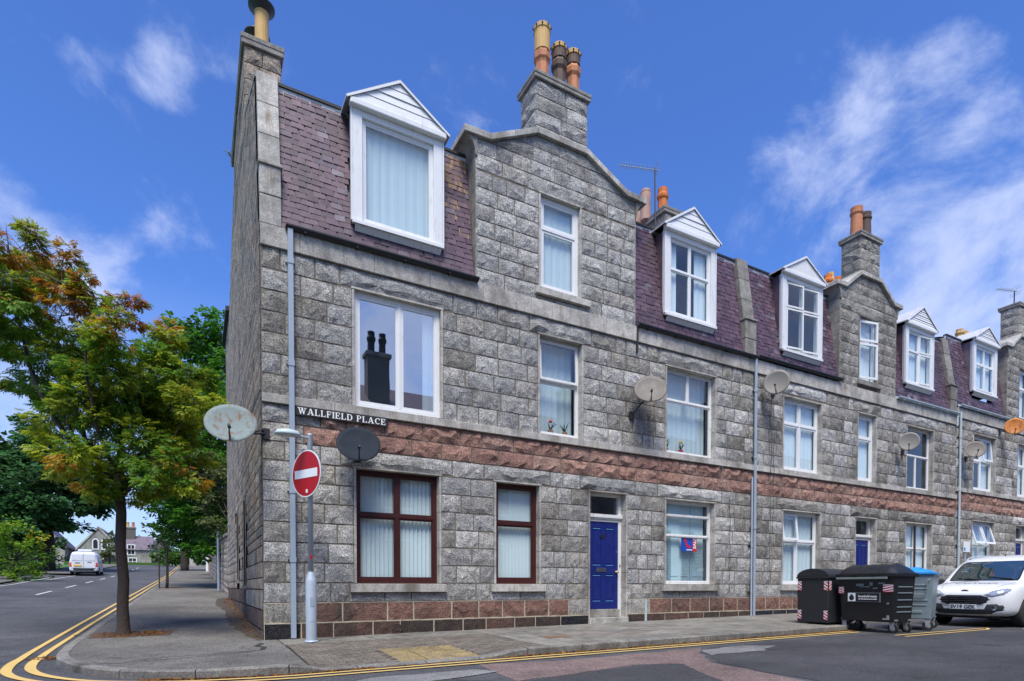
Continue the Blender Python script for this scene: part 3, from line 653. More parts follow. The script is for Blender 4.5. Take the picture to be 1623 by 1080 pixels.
def dormer(par, x0, x1, z0, z1, apex, dz, rows, ov=.09, boards=4, plainped=False, tilt=(), back='net', post=.15, head=.14, g='glass', fl=True, sillh=.10):
    z0 += dz; z1 += dz; apex += dz; y = -.015; cx = (x0+x1)/2
    fr = MB(); d = y+.13
    fr.box(x0, x0+post, y, d, z0, z1); fr.box(x1-post, x1, y, d, z0, z1); fr.box(x0+post, x1-post, y+.002, d, z1-head, z1); fr.box(x0+post, x1-post, y+.004, d, z0, z0+sillh*.6); fr.box(x0-.02, x1+.02, y-.05, y-.0005, z0-.035, z0+.03)
    dm = fr.build('dormer', M['upvc'], par, bevel=.005)
    window(dm, x0+post, x1-post, z0+sillh*.6, z1-head, y+.05, 'upvc', rows, fw=.055, back=back, tilt=tilt, g=g, name='window_frame', room=True)
    yb = my(z1, dz)+.1
    for s, X in ((0, x0+.004), (1, x1-.004)):
        ck = MB(); ck.add([(X, y+.02, z0+.05), (X, my(z0, dz)+.06, z0+.05), (X, yb, z1), (X, y+.02, z1)], [(0,1,2,3)]); ck.build('dormer_cheek', M['slate'], dm)
    tr = MB(); tr.box(x0-.035, x0-.003, y-.005, y+.06, z0+.03, z1); tr.build('corner_trim', M['upvc'], dm); tr = MB(); tr.box(x1+.003, x1+.035, y-.005, y+.06, z0+.03, z1); tr.build('corner_trim', M['upvc'], dm)
    # pediment
    px0, px1 = x0-ov, x1+ov; zb = z1; yf = y-.07
    f = MB(); f.box(px0+.03, px1-.03, yf-.025, y+.04, zb-.02, zb+.10); f.build('fascia', M['upvc'], dm, bevel=.02)
    zz = zb+.102; H = apex-.03-zz; W = (px1-px0)/2-.05
    if plainped:
        b = MB(); b.prism([(cx-W, zz), (cx+W, zz), (cx, zz+H)], yf, yf+.03); b.build('pediment', M['whitewood'], dm)
    else:
        for i in range(boards):
            a, c = H*i/boards, H*(i+1)/boards-.010; wa, wc = W*(1-a/H), W*(1-c/H)
            b = MB(); b.prism([(cx-wa, zz+a), (cx+wa, zz+a), (cx+wc, zz+c), (cx-wc, zz+c)], yf+.004*(i % 2), yf+.03); b.v = [(v[0], v[1]-(.012 if (v[2]-zz-a) < .01 and v[1] < yf+.02 else 0), v[2]) for v in b.v]
            b.build('pediment_board', M['upvc'], dm)
        b = MB(); b.prism([(cx-W, zz), (cx+W, zz), (cx, zz+H)], yf+.031, yf+.05); b.build('pediment_back', M['deepblack'], dm)
    rf = MB(); t = .035
    for s in (-1, 1):
        ex = cx+s*(W+.09); ez = zz-.045
        pts = [(ex, ez), (cx, apex), (cx, apex+t), (ex, ez+t)]
        if s > 0: pts = pts[::-1]
        rf.prism([(a, b) for a, b in pts], yf-.02, 1.9)
    rf.build('dormer_roof', M['lead'], dm)
    vb = MB()
    for s in (-1, 1):
        ex = cx+s*(W+.075); pts = [(ex, zz-.06), (cx, apex-.035), (cx, apex-.0), (ex, zz-.02)]
        if s > 0: pts = pts[::-1]
        vb.prism(pts, yf-.036, yf-.021)
    vb.build('bargeboard', M['upvc'], dm)
    if fl:
        f = MB(); f.add([(x0+.03, y-.02, z0-.035), (x1-.02, y-.02, z0-.035), (x1-.03, my(z0-.12, dz)-.045, z0-.13), (x0+.04, my(z0-.12, dz)-.045, z0-.13)], [(0,3,2,1), (0,1,2,3)][:1]); f.build('flashing', M['whitewood'], dm)
    return dm
def yz_profile(zs): return zs
def gable_front(par, ss, cx, hw, flat, slope, shoulder, dz, hole, holes_extra=(), mat='granite'):
    """central stone gable rising through the mansard"""
    zb, zsh, ztop = 7.10+dz, 10.02+dz, 10.57+dz
    def half(z):                                   # wall half width at height z
        if z <= zsh-.0: return hw
        t = clamp((z-zsh)/(ztop-zsh), 0, 1); return slope+(flat-slope)*t
    x0, x1 = cx-hw, cx+hw
    bk = wall_backing(x0, x1, zb, 9.95+dz, [hole])
    bk.add([(cx-slope-.2, -.005, 9.95+dz), (cx+slope+.2, -.005, 9.95+dz), (cx+slope, -.005, zsh), (cx+flat, -.005, ztop), (cx-flat, -.005, ztop), (cx-slope, -.005, zsh)], [(0,1,2,3,4,5)])
    bk.box(x0+.001, x0+.03, .0085, .62, zb, zsh); bk.box(x1-.03, x1-.001, .0085, .62, zb, zsh)
    bk.prism([(cx-slope, zsh-.3), (cx+slope, zsh-.3), (cx+slope, zsh), (cx+flat, ztop), (cx-flat, ztop), (cx-slope, zsh)], .10, .62)
    bk.build('gable_wall', M['mortar'], par)
    zc = zb; n = 9; hh = (9.38+dz-zb)/7
    for i in range(7):
        z0, z1 = zb+hh*i, zb+hh*(i+1)
        hs = [(hole[0]-.045, hole[1]+.045)] if z1 > hole[2]+.02 and z0 < hole[3] else []
        if i == 0: hs = [(hole[0]-.16, hole[1]+.16)] if hole[2]-.17 < z0+.05 else hs
        ss.course(x0+.0, x1-.0, z0, z1, mat, hs)
        if i == 0 and hole[2] > z0+.2 and not hs: pass
    z0, z1 = 9.38+dz+.03, 9.72+dz
    ss.add(hole[0]-.3, z0, hole[1]-hole[0]+.6, z1-z0-.012, mat); ss.course(x0, hole[0]-.3, z0, z1, mat); ss.course(hole[1]+.3, x1, z0, z1, mat)
    zr = [9.72+dz, 10.02+dz, 10.32+dz, 10.57+dz]
    for a, b in zip(zr[:-1], zr[1:]):
        la, lb = half(a+.001), half(b)
        if a < zsh-.01: la = lb = hw-.02
        xs = [-lb]; 
        while xs[-1] < lb-.35: xs.append(min(lb, xs[-1]+random.uniform(.38, .6)))
        xs[-1] = lb
        for k in range(len(xs)-1):
            l0 = -la if k == 0 else xs[k]; r0 = la if k == len(xs)-2 else xs[k+1]; l1, r1 = xs[k], xs[k+1]
            if r0-l0 < .1: continue
            ss.add(cx+l0, a+.006, r0-l0, b-a-.012, mat, trap=(0.006, r0-l0-.006, l1-l0+.006, r1-l0-.006))
    # coping
    t = .13; co = [(-shoulder, zsh-.02), (-slope, zsh), (-flat, ztop), (flat, ztop), (slope, zsh), (shoulder, zsh-.02)]
    for k in range(5):
        (a, za), (b, zb2) = co[k], co[k+1]; nseg = 2 if k in (1, 3) else (1 if k != 2 else 2)
        for q in range(nseg):
            u, v = q/nseg, (q+1)/nseg; xa, xb_, zA, zB = a+(b-a)*u, a+(b-a)*v-.008, za+(zb2-za)*u, za+(zb2-za)*v
            m = MB(); m.prism([(cx+xa, zA), (cx+xb_, zB), (cx+xb_, zB+t), (cx+xa, zA+t)], -.10-.001*k, .66); m.build('coping_stone', M['dressed'], par, bevel=.01)
    # curved kneelers at the shoulders, both sides
    for s in (-1, 1):
        pts = [(hw-.03, 9.62+dz)]; 
        for k in range(7): a = k/6*math.pi/2; pts.append((hw+.01+(shoulder-hw-.03)*(1-math.cos(a)), 9.66+dz+(zsh-.025-9.66-dz)*math.sin(a)))
        pts += [(hw-.03, zsh-.025)]
        pp = [(cx+s*a, b) for a, b in pts]
        if s < 0: pp = pp[::-1]
        m = MB(); m.prism(pp, -.05, .6); m.build('kneeler', M['dressed_dark'], par)
    # plain side return stones
    for s in (-1, 1):
        z = 7.12+dz
        while z < 9.6+dz:
            m = MB(); X = cx+s*(hw+.004); m.box(min(X, X-s*.05), max(X, X-s*.05), -.012, .55, z, z+.36); m.build('return_stone', M['dressed_dark'], par); z += .368
    rf = MB(); rf.add([(cx-slope,.6,zsh),(cx,.6,ztop+.1),(cx,4.2,ztop+.1),(cx-slope,2.0,zsh),(cx+slope,.6,zsh),(cx+slope,2.0,zsh)], [(0,1,2,3),(1,4,5,2)]); rf.build('gable_roof', M['slate'], par)
# ---------------------------------------------------------------- the terrace
CO_G = [(.64,.995),(.995,1.35),(1.35,1.705),(1.705,2.06),(2.06,2.415),(2.415,2.77),(2.77,3.12)]
CO_F = [(4.235+.3575*i, 4.235+.3575*(i+1)) for i in range(6)]
def facade(par, xa, xb, dz, gops, fops, doors, typ, zg, wr=(.29,.72), limit=300):
    """gops: (x0,x1,z0,z1) ground windows with projecting sills; fops: first floor; doors (x0,x1,ztop)"""
    holes = [(a,b,c,d) for a,b,c,d in gops] + [(a,b,c,d) for a,b,c,d in fops] + [(a,b,-.4+dz,d) for a,b,d in doors]
    wall_backing(xa, xb, -.5+dz, 7.12+dz, holes).build('wall', M['mortar'], par)
    ss = StoneSet(par, limit)
    def hz(z0, z1, m=.045):
        hs = []
        for a,b,c,d in holes:
            if z0 < d-.02 and z1 > c+.02: hs.append((a-m, b+m))
        return hs
    ss.course(xa, xb, zg-.15, .28+dz, lambda x, z: typ('plinth', x), hz(-.1+dz, .2+dz), amp=.014, wr=(.5,.85), y=-.03)
    pm = MB(); xs_ = [xa]+[q for a,b,d in doors for q in (a-.05, b+.05)]+[xb]
    for i in range(0, len(xs_), 2): pm.box(xs_[i]+.001, xs_[i+1]-.001, -.036, -.0045, -.4+dz, .283+dz); pm.box(xs_[i]+.001, xs_[i+1]-.001, -.009, -.0044, .2835+dz, .641+dz)
    pm.build('plinth_pointing', M['pointing'], par)
    ss.course(xa, xb, .28+dz, .64+dz, lambda x, z: typ('red', x), hz(.3+dz, .6+dz), amp=.022, wr=(.5,.85))
    for i, (a, b) in enumerate(CO_G):
        hs = hz(a+dz, b+dz)
        if i == 0:
            hs += [(h[0]-.14, h[1]+.14) for h in gops]
            for h in gops: ss.course(h[0]-.14, h[1]+.14, a+dz, .82+dz, lambda x, z: typ('g', x), amp=.015, wr=(.4,.8))
        ss.course(xa, xb, a+dz, b+dz, lambda x, z: typ('g', x), hs, wr=wr)
    hs = []
    for h in gops+[(a,b,0,d) for a,b,d in doors]:
        ss.add(h[0]-.27, 3.155+dz, h[1]-h[0]+.54, .285, typ('g', (h[0]+h[1])/2), amp=.042); hs.append((h[0]-.28, h[1]+.28))
    ss.course(xa, xb, 3.125+dz, 3.45+dz, lambda x, z: typ('g', x), hs, wr=wr)
    ss.course(xa, xb, 3.45+dz, 3.77+dz, lambda x, z: typ('pink', x), wr=(.42,.85), amp=.04)
    ss.course(xa, xb, 3.77+dz, 4.09+dz, lambda x, z: typ('pink2', x), wr=(.42,.85), amp=.04)
    for i, (a, b) in enumerate(CO_F): ss.course(xa, xb, a+dz, b+dz, lambda x, z: typ('f', x), hz(a+dz, b+dz), wr=wr)
    hs = []
    for h in fops:
        ss.add(h[0]-.25, 6.415+dz, h[1]-h[0]+.5, .32, typ('f', (h[0]+h[1])/2), amp=.042); hs.append((h[0]-.26, h[1]+.26))
    ss.course(xa, xb, 6.385+dz, 6.745+dz, lambda x, z: typ('f', x), hs, wr=wr)
    x = xa
    while x < xb-.01:                              # string course and cornice, stone by stone
        w = random.uniform(.5, 1.25); w = xb-x if xb-x-w < .4 else w
        m = MB(); m.box(x+.003, x+w-.003, -.075, .05, 4.092+dz, 4.238+dz); m.build('string_course_stone', M['dressed'], par, bevel=.006); x += w
    x = xa
    while x < xb-.01:
        w = random.uniform(.55, 1.2); w = xb-x if xb-x-w < .4 else w
        m = MB(); m.box(x+.003, x+w-.003, -.06-random.random()*.003, .05, 6.748+dz, 7.10+dz); m.build('cornice_stone', M['dressed'], par, bevel=.006); x += w
    for a,b,c,d in gops: surround(par, a, b, c, d, sill=(a-.125, b+.125, .82+dz, .975+dz))
    for a,b,c,d in fops: surround(par, a, b, c, d)
    for a,b,d in doors: surround(par, a, b, -.2+dz, d, floor=False, depth=.26)
    return ss
ZG = lambda x: G(x, 0)
# ---- corner house
HA = thing('terraced_house', 'grey granite corner house with pink stone bands, blue front door and a stone gable', 'house', (0,0,0), group='granite terraced houses')
def typA(k, x):
    if k == 'plinth': return 'blackgloss' if x < .42 else ('plinth' if x < 11.7 and not 6.0 < x < 6.9 else 'blackgloss' if 6.0 < x < 6.9 else 'plinth')
    if k == 'red': return 'granite_worn' if x < .85 or 6.15 < x < 6.9 or 8.0 < x < 8.65 else 'plinthred'
    if k == 'pink': return 'granite' if x < .45 else 'pink'
    if k == 'pink2': return 'granite' if x < .78 else 'pink'
    if k in 'fg' and (x < .45 or x > 11.5 or 7.7 < x < 9.0 and k == 'f'): return 'granite_worn' if random.random() < .55 else 'granite'
    return 'granite' if random.random() < .9 else 'granite_worn'
gA = [(1.60, 3.235, .99, 3.12), (4.50, 5.555, .99, 3.12), (9.22, 10.89, .99, 3.10)]
fA = [(1.585, 3.28, 4.262, 6.385), (5.56, 6.67, 4.262, 6.385), (9.22, 10.90, 4.262, 6.37)]
dA = [(6.91, 7.955, 3.11)]
SA = facade(HA, 0.0, 12.38, 0, gA, fA, dA, typA, 0)
hA2 = (5.575, 6.61, 7.385, 9.39)
gable_front(HA, SA, 6.125, 2.09, .64, 1.77, 2.36, 0, hA2)
SA.add(5.44, 7.11, .5, .09, 'granite_worn', amp=.01); SA.add(5.95, 7.11, .8, .09, 'granite', amp=.01)
surround(HA, *hA2, sill=(5.43, 6.86, 7.22, 7.365))
SA.finish()
Y = .12
window(HA, 1.60, 3.235, .99, 3.12, Y, 'redwood', [(.61,[.5,.5]),(.39,[.5,.5])], fw=.075, back='blind', g='glass', lip=.035)
window(HA, 4.50, 5.555, .99, 3.12, Y, 'redwood', [(.61,[1]),(.39,[1])], fw=.085, back='blind', lip=.035)
w3 = window(HA, 9.22, 10.89, .99, 3.10, Y, 'whitewood', [(.585,[1]),(.255,[1]),(.16,[1])], fw=.06, back='none', lip=.02, deep=1.6)
window(HA, 1.585, 3.28, 4.262, 6.385, .06, 'upvc', [(1,[.52,.48])], fw=.07, back='right', g='mirrorglass', lip=.05)
window(HA, 5.56, 6.67, 4.262, 6.385, Y, 'whitewood', [(.56,[1]),(.44,[1])], fw=.05, back='half', tilt={(1,0):('top',.05)}, lip=.035)
window(HA, 9.22, 10.90, 4.262, 6.37, Y, 'whitewood', [(.64,[1]),(.36,[.5,.5])], fw=.05, back='half', lip=.03)
window(HA, *hA2, .07, 'upvc', [(.68,[1]),(.32,[1])], fw=.09, back='patnet', lip=.05)
door(HA, 6.91, 7.955, 0, 3.11, .395, .16, .8, 2.455, '40'); steps(HA, 6.91, 7.955, .395, ZG(7.4), .16)
# shutters and mesh behind the for-sale window
sh = MB()
for (a, b) in ((9.28, 9.52), (9.54, 9.93), (9.95, 10.32), (10.34, 10.80)): sh.box(a, b, .25+.03*(a > 9.9), .28+.03*(a > 9.9), 1.05, 3.04); sh.box(a+.05, b-.05, .238+.03*(a > 9.9), .2495+.03*(a > 9.9), 1.2, 1.9)
sh.build('shutter', M['roomblue'], w3)
ms = MB(); 
for i in range(42):
    x = 9.29+i*.038
    if 9.62 < x < 9.98: continue
    ms.box(x, x+.007, .212, .214, 1.08, 2.35 if x < 10.4 else 2.1)
for j in range(34):
    z = 1.08+j*.038; ms.box(9.29, 9.61, .215, .217, z, z+.007); 
    if z < 2.1: ms.box(9.98, 10.82, .215, .217, z, z+.007)
ms.build('security_mesh', M['chrome'], w3)
# gable wall of the corner house
gm = MB(); zb = G(0, 0)
prof = [(0,-.4),(0,7.12),(.02,7.13),(YM1,9.9),(2.7,10.85),(6.9,11.9),(9.86,9.72),(12.7,9.72),(12.7,-.4)]
gm.add([(-.008, y, z) for y, z in prof], [tuple(range(len(prof)))[::-1], tuple(range(len(prof)))]); gm.build('wall', M['mortar'], HA)
def gtop(y):
    for (a, za), (b, zb_) in zip(prof[:-1], prof[1:]):
        if a <= y <= b and b > a: return za+(zb_-za)*(y-a)/(b-a)
    return 9.7
GW = [(3.85, 4.55, .95, 3.0), (6.5, 7.2, 1.1, 3.0)]
rub = MB(); z = -.2; kcol = 0
def gy_put(y, z, w, h, mi):
    V, F = stone_geo(w, h, random, 4, 3, .016); rub.add([(b*.45-.004 if b < 0 else b, y+w-a, z+c) for a, b, c in V], F, mi)
while z < 11.8:
    h = random.uniform(.16, .30) if z > .6 else .36; y = .02
    while y < 12.65:
        w = random.uniform(.2, .75) if z > .6 else random.uniform(.5,.8); w = min(w, 12.68-y)
        if w < .12: break
        yc = y+w/2; top = gtop(yc)
        if z > 7.0 and y < my(z)+.19: y = my(z)+.19; continue
        if z+h*.4 < top and z+h > G(0, yc)-.2 and not any(a-.1 < yc+w/2 and yc-w/2 < b+.1 and c-.05 < z+h and z < d for a,b,c,d in GW):
            gy_put(y, z, w-.012, min(h, top-z)-.012, 1 if z < G(0,yc)+.35 else (2 if random.random() < .3 else 0))
        y += w
    z += h
tag(rub.build('stone', [M['rubble'], M['gableplinth'], M['granite_worn']], HA), kind='stuff')
for (a, b, c, d) in GW:
    m = MB(); m.box(-.02, .05, a, a+.05, c, d); m.box(-.02, .05, b-.05, b, c, d); m.box(-.02, .05, a+.05, b-.05, d-.05, d); m.box(-.06, .05, a-.06, b+.06, c-.08, c-.001); wn = m.build('window', M['dressed_dark'], HA)
    m = MB(); m.box(.03, .04, a+.05, b-.05, c, d-.05); m.build('pane', M['deepblack'], wn)
m = MB(); m.add([(-.02,YM1,9.88),(-.02,2.75,10.83),(-.02,2.75,10.93),(-.02,YM1,9.98),(.35,YM1,9.88),(.35,2.75,10.83),(.35,2.75,10.93),(.35,YM1,9.98)], [(0,1,2,3)[::-1],(7,6,5,4)[::-1],(3,2,6,7),(0,3,7,4)]); m.build('gable_coping', M['dressed_dark'], HA)
m = MB(); m.add([(-.12,9.8,9.70),(-.12,12.9,9.70),(-.12,12.9,9.84),(-.12,9.8,9.84),(.3,9.8,9.70),(.3,12.9,9.70),(.3,12.9,9.84),(.3,9.8,9.84)], [(0,1,2,3)[::-1],(4,5,6,7),(3,2,6,7),(0,3,7,4),(0,4,5,1)]); m.build('fascia', M['black'], HA)
m = MB(); m.box(.0, 12.3, 12.6, 12.7, -.1, 9.7); m.build('rear_wall', M['rubble'], HA)
chimney(HA, .0, .69, 2.74, 6.72, 10.6, 12.28, .2, [(.37,3.15,1.05,.15,['buff'],2),(.33,3.75,.95,.14,['palepink'],2),(.33,4.6,.75,.14,['palepink'],2)], 'rubble')
for (cx_, cy_, z_) in ((.37,3.15,13.5),(.33,3.75,13.35),(.33,4.6,13.15)):       # black flared cowls
    m = MB(); m.lathe([(.13,-.16),(.14,-.05),(.27,.02),(.275,.05),(.20,.06),(.12,.0)], (cx_,cy_,z_+.02), 20, cap=False); m.build('chimney_cowl', M['black'], HA, smooth=True)
skew(HA, .0, .345, 0, 'dressed')
mansard(HA, [(.35, 4.03), (8.23, 12.0)], [(1.60,3.30,7.56,9.9),(9.19,10.86,7.56,9.9)], 0, 300, stain=(3.55, 4.0, 7.6))
upper_roof(HA, .35, 12.4); skew(HA, 12.02, 12.45, 0)
gutter(HA, .40, 4.06, 7.145); gutter(HA, 8.22, 12.36, 7.145)
downpipe(HA, .475, .02, 7.09, square=True, r=.042, joints=(2.55, 4.75, 6.5, 1.35))
downpipe(HA, 12.36, .14, 7.09, r=.04); downpipe(HA, 12.25, .14, 3.9, mat='steel', r=.022, joints=(.75, 2.0)); 
m = MB(); m.tube([(8.24,-.06,7.12),(8.24,-.06,6.8),(8.24,-.05,6.5)], .028, 8); m.build('downpipe', M['black'], HA)
m = MB(); m.tube([(8.56,-.04,ZG(8.5)-.02),(8.56,-.04,.62)], .03, 8); m.build('downpipe', M['gutter_pale'], HA)
dA1 = dormer(HA, 1.575, 3.32, 7.60, 9.68, 10.39, 0, [(1,[1])], back='patnet', post=.175)
dA2 = dormer(HA, 9.165, 10.87, 7.62, 9.68, 10.39, 0, [(.60,[.5,.5]),(.40,[.5,.5])], back='sides')
chimney(HA, 5.545, 6.88, .12, .76, 10.6, 11.89, .15, [(5.89,.44,1.25,.19,['terracotta','buff','buff'],0),(6.34,.44,1.02,.17,['sootpot','sootpot','buff'],1),(6.72,.44,1.04,.17,['terracotta','sootpot','buff'],1)])
chimney(HA, 11.65, 12.4, 2.7, 5.0, 9.9, 12.35, .18, [(11.85,3.0,.78,.17,['orangepot'],1),(11.6+.0,3.5,.95,.17,['palepink'],2),(11.75,4.1,.7,.16,['palepink'],2),(11.75,4.6,.7,.16,['palepink'],2)], 'granite_worn')
vent = MB(); vent.lathe([(.10,-.062),(.10,-.07),(.085,-.075),(.07,-.062),(.05,-.075),(.02,-.062),(.0,-.075)], (2.35,0,.12), 20, axis='y', cap=False); vent.build('wall_vent', M['plinth'], HA)
# ---- second and third houses share one plan
def typB(k, x):
    if k == 'plinth': return 'blackgloss'
    if k == 'red': return 'plinthred'
    if k in ('pink', 'pink2'): return 'pink'
    return 'granite_worn' if random.random() < .5 else 'granite'
def typC(k, x): return typB(k, x)
def house2(H, ox, dz, x0, x1, third=False):
    g = [(13.64+ox, 15.32+ox, .99+dz, 3.10+dz), (19.93+ox, 21.55+ox, .99+dz, 3.08+dz)]
    f = [(13.63+ox, 15.31+ox, 4.262+dz, 6.32+dz), (17.17+ox, 18.12+ox, 4.262+dz, 6.36+dz), (19.93+ox, 21.57+ox, 4.262+dz, 6.33+dz)]
    d = [(17.11+ox, 18.18+ox, 3.10+dz)]
    S = facade(H, x0, x1, dz, g, f, d, typB, ZG(x0))
    h2 = (17.18+ox, 18.12+ox, 7.385+dz, 9.36+dz)
    gable_front(H, S, 17.67+ox, 1.52, .53, 1.28, 1.75, dz, h2, mat='granite_worn')
    surround(H, *h2, m='dressed_dark', sill=(h2[0]-.14, h2[1]+.14, 7.22+dz, 7.365+dz)); S.finish()
    if not third:
        window(H, *g[0], .12, 'upvc', [(.60,[.46,.54]),(.40,[.46,.54])], fw=.06, back='net', lip=.045, tilt={(1,0):('top',.12)})
        window(H, *g[1], .13, 'whitewood', [(.6,[.5,.5]),(.4,[.5,.5])], fw=.05, back='net', lip=.03)
        m = MB(); m.box(g[1][0]+.77, g[1][0]+.85, .10, .1285, g[1][2]+.05, g[1][3]-.05); m.build('red_mullion', M['redwood'], H)
        window(H, *f[0], .10, 'upvc', [(.66,[.5,.5]),(.34,[.5,.5])], fw=.07, back='net', lip=.05)
        window(H, *f[1], .10, 'upvc', [(.66,[1]),(.34,[1])], fw=.08, back='net', lip=.05)
        window(H, *f[2], .13, 'whitewood', [(.55,[.5,.5]),(.45,[1])], fw=.05, back='none', lip=.025)
        window(H, *h2, .08, 'upvc', [(.63,[1]),(.37,[1])], fw=.08, back='net', lip=.045, tilt={(0,0):('left',.2),(1,0):('left',.2)})
        door(H, d[0][0], d[0][1], 0, d[0][2], .42+dz, .16, .8, 2.42+dz)
    else:
        window(H, *g[0], .12, 'upvc', [(.6,[.5,.5]),(.4,[.5,.5])], fw=.07, back='net', lip=.05, tilt={(1,0):('top',.3),(1,1):('top',.3)})
        window(H, *g[1], .13, 'upvc', [(.6,[.5,.5]),(.4,[.5,.5])], fw=.06, back='net', lip=.03)
        window(H, *f[0], .12, 'upvc', [(.55,[.5,.5]),(.45,[.5,.5])], fw=.08, back='sides', lip=.045, tilt={(1,1):('top',.1)})
        window(H, *f[1], .10, 'upvc', [(.6,[1]),(.4,[1])], fw=.08, back='net', lip=.05)
        window(H, *f[2], .10, 'upvc', [(.6,[.5,.5]),(.4,[.5,.5])], fw=.08, back='net', lip=.05)
        window(H, *h2, .08, 'upvc', [(.63,[1]),(.37,[1])], fw=.08, back='net', lip=.045)
        door(H, d[0][0], d[0][1], 0, d[0][2], .42+dz, .16, .8, 2.42+dz)
    steps(H, d[0][0], d[0][1], .42+dz, ZG(d[0][0]), .16)
    sk = 22.70+ox
    mansard(H, [(x0+(.07 if not third else 0), 16.16+ox), (19.18+ox, sk)], [(13.57+ox,15.26+ox,7.56+dz,9.9+dz),(19.82+ox,21.46+ox,7.66+dz,9.9+dz)], dz, 300)
    upper_roof(H, x0+.0, x1, dz); skew(H, sk, x1, dz)
    gm_ = 'black' if not third else 'gutter_pale'
    gutter(H, x0+.03, 16.17+ox, 7.19+dz, gm_); gutter(H, 19.16+ox, x1-.02, 7.145+dz, 'gutter_pale' if not third else 'black')
    dm1 = dormer(H, 13.55+ox, 15.285+ox, 7.6+dz, 9.74+dz-dz, 10.36, dz, [(.62,[.5,.5]),(.38,[.5,.5])], plainped=not third, back='none' if not third else 'net', tilt={(0,0):('bottom',-.0),(0,1):('bottom',.0)} if third else {(0,0):('left',.12),(1,0):('left',.12),(0,1):('left',.12),(1,1):('left',.12)}, boards=8)
    dm2 = dormer(H, 19.80+ox, 21.485+ox, 7.72, 9.66, 10.37, dz, [(.62,[.5,.5]),(.38,[.5,.5])], boards=8, tilt={} if third else {(0,1):('left',.1),(1,1):('left',.1)}, back='net')
    chimney(H, 17.37+ox, 18.41+ox, .12, .72, 10.55+dz, 11.92+dz, .15, [(17.62+ox,.4,.95,.19,['terracotta'],3),(18.10+ox,.4,.92,.18,['sootpot'],3)] if not third else [(17.9+ox,.4,.12,.17,['terracotta'],3)], 'granite_worn')
HB = thing('terraced_house', 'middle granite house of the terrace, behind the wheeled bins, its gable streaked with moss', 'house', (0,0,0), group='granite terraced houses')
house2(HB, 0, 0, 12.385, 23.12)
chimney(HB, 22.15, 23.1, 4.1, 5.6, 9.9, 13.0, .18, [(22.3,4.4,.78,.18,['orangepot'],1),(22.62,4.5,1.0,.17,['buff'],1),(22.95,4.4,.85,.18,['orangepot'],1),(22.85,5.2,.95,.18,['orangepot'],1)], 'granite_worn')
HC = thing('terraced_house', 'far granite house at the right edge of the photo, behind the white van', 'house', (0,0,0), group='granite terraced houses')
house2(HC, 10.75, .29, 23.125, 33.87, True)
chimney(HC, 32.9, 33.85, 4.1, 5.6, 10.2, 13.2, .18, [(33.1,4.4,.6,.2,['buff'],1),(33.6,4.4,.6,.2,['buff'],1)], 'granite_worn')
downpipe(HC, 23.24, .28, 7.2, 'gutter_pale', joints=(.9, 2.4, 4.4, 6.3)); downpipe(HB, 23.0, 6.7, 7.1, 'gutter_pale', joints=())
m = MB(); m.quad((33.87,0,0),(33.87,9.6,0),(33.87,9.6,10.1),(33.87,0,10.1)); m.build('end_wall', M['rubble'], HC)
# ---------------------------------------------------------------- ground, roads, pavements
def grid_sheet(name, xs, ys, zf, mat, parent=None, skip=None):
    mb = MB(); nx = len(xs)
    for y in ys:
        for x in xs: mb.v.append((x, y, zf(x, y)))
    for j in range(len(ys)-1):
        for i in range(nx-1):
            if skip and skip((xs[i]+xs[i+1])/2, (ys[j]+ys[j+1])/2): continue
            q = j*nx+i; mb.f.append((q, q+1, q+nx+1, q+nx)); mb.m.append(0)
    return mb.build(name, M[mat], parent, smooth=True)
def frange(a, b, s):
    n = max(1, round((b-a)/s)); return [a+(b-a)*i/n for i in range(n+1)]
gx = [-1500,-600,-200,-80]+frange(-50, 60, 5)+[90,200,600,1500]; gy = [-1500,-600,-200,-60]+frange(-30, 90, 5)+[130,300,700,1500]
struct(grid_sheet('ground', gx, gy, lambda x, y: G(x, y)-.22, 'grass'))
road = struct(grid_sheet('road', frange(-9.6, 60, 1.16), frange(-12.5, 90, 2.5), RD, 'road', skip=lambda x, y: x > -1.5 and y > 1.5))
struct(grid_sheet('side_road', frange(-40, -9.6, 4), frange(39.5, 46, 3.25), RD, 'road'))
def patch(name, pts, mat, parent, h=.004, zf=RD, sub=1):
    mb = MB(); mb.add([(x, y, zf(x, y)+h) for x, y in pts], [tuple(range(len(pts)))]); return mb.build(name, M[mat], parent)
def wobble(pts, a=.03, step=.25):
    out = []
    for (p, q) in zip(pts, pts[1:]+pts[:1]):
        n = max(1, int(math.dist(p, q)/step))
        for i in range(n): t = i/n; out.append((p[0]+(q[0]-p[0])*t+random.uniform(-a, a), p[1]+(q[1]-p[1])*t+random.uniform(-a, a)))
    return out
def ccw(p):
    s = sum(a[0]*b[1]-b[0]*a[1] for a, b in zip(p, p[1:]+p[:1])); return p if s > 0 else p[::-1]
patch('road_patch', ccw(wobble([(2.27,-3.88),(3.32,-4.13),(5.5,-4.10),(6.2,-4.05),(5.6,-4.6),(4.95,-5.4),(4.73,-6.61),(4.6,-9),(3.2,-9),(3.93,-6.47),(4.54,-5.22),(3.98,-5.06),(2.07,-5.31)], .035)), 'roadpink', road, .004)
patch('road_patch', ccw(wobble([(2.07,-5.36),(3.98,-5.10),(4.54,-5.27),(3.9,-6.47),(3.0,-9),(-2.5,-9),(0.4,-4.9),(1.3,-4.6)], .02)), 'roaddark', road, .0045)
patch('road_patch', ccw(wobble([(.75,-4.25),(2.05,-4.30),(2.2,-4.6),(1.25,-4.85),(.2,-5.3),(-.2,-4.9)], .03)), 'roadpale', road, .009)
patch('road_patch', ccw(wobble([(6.3,-4.1),(10.9,-4.05),(16,-4.9),(22,-7),(20,-9.5),(4.9,-9.5),(4.8,-6.6),(5.05,-5.4),(5.7,-4.6)], .05)), 'roaddark', road, .005)
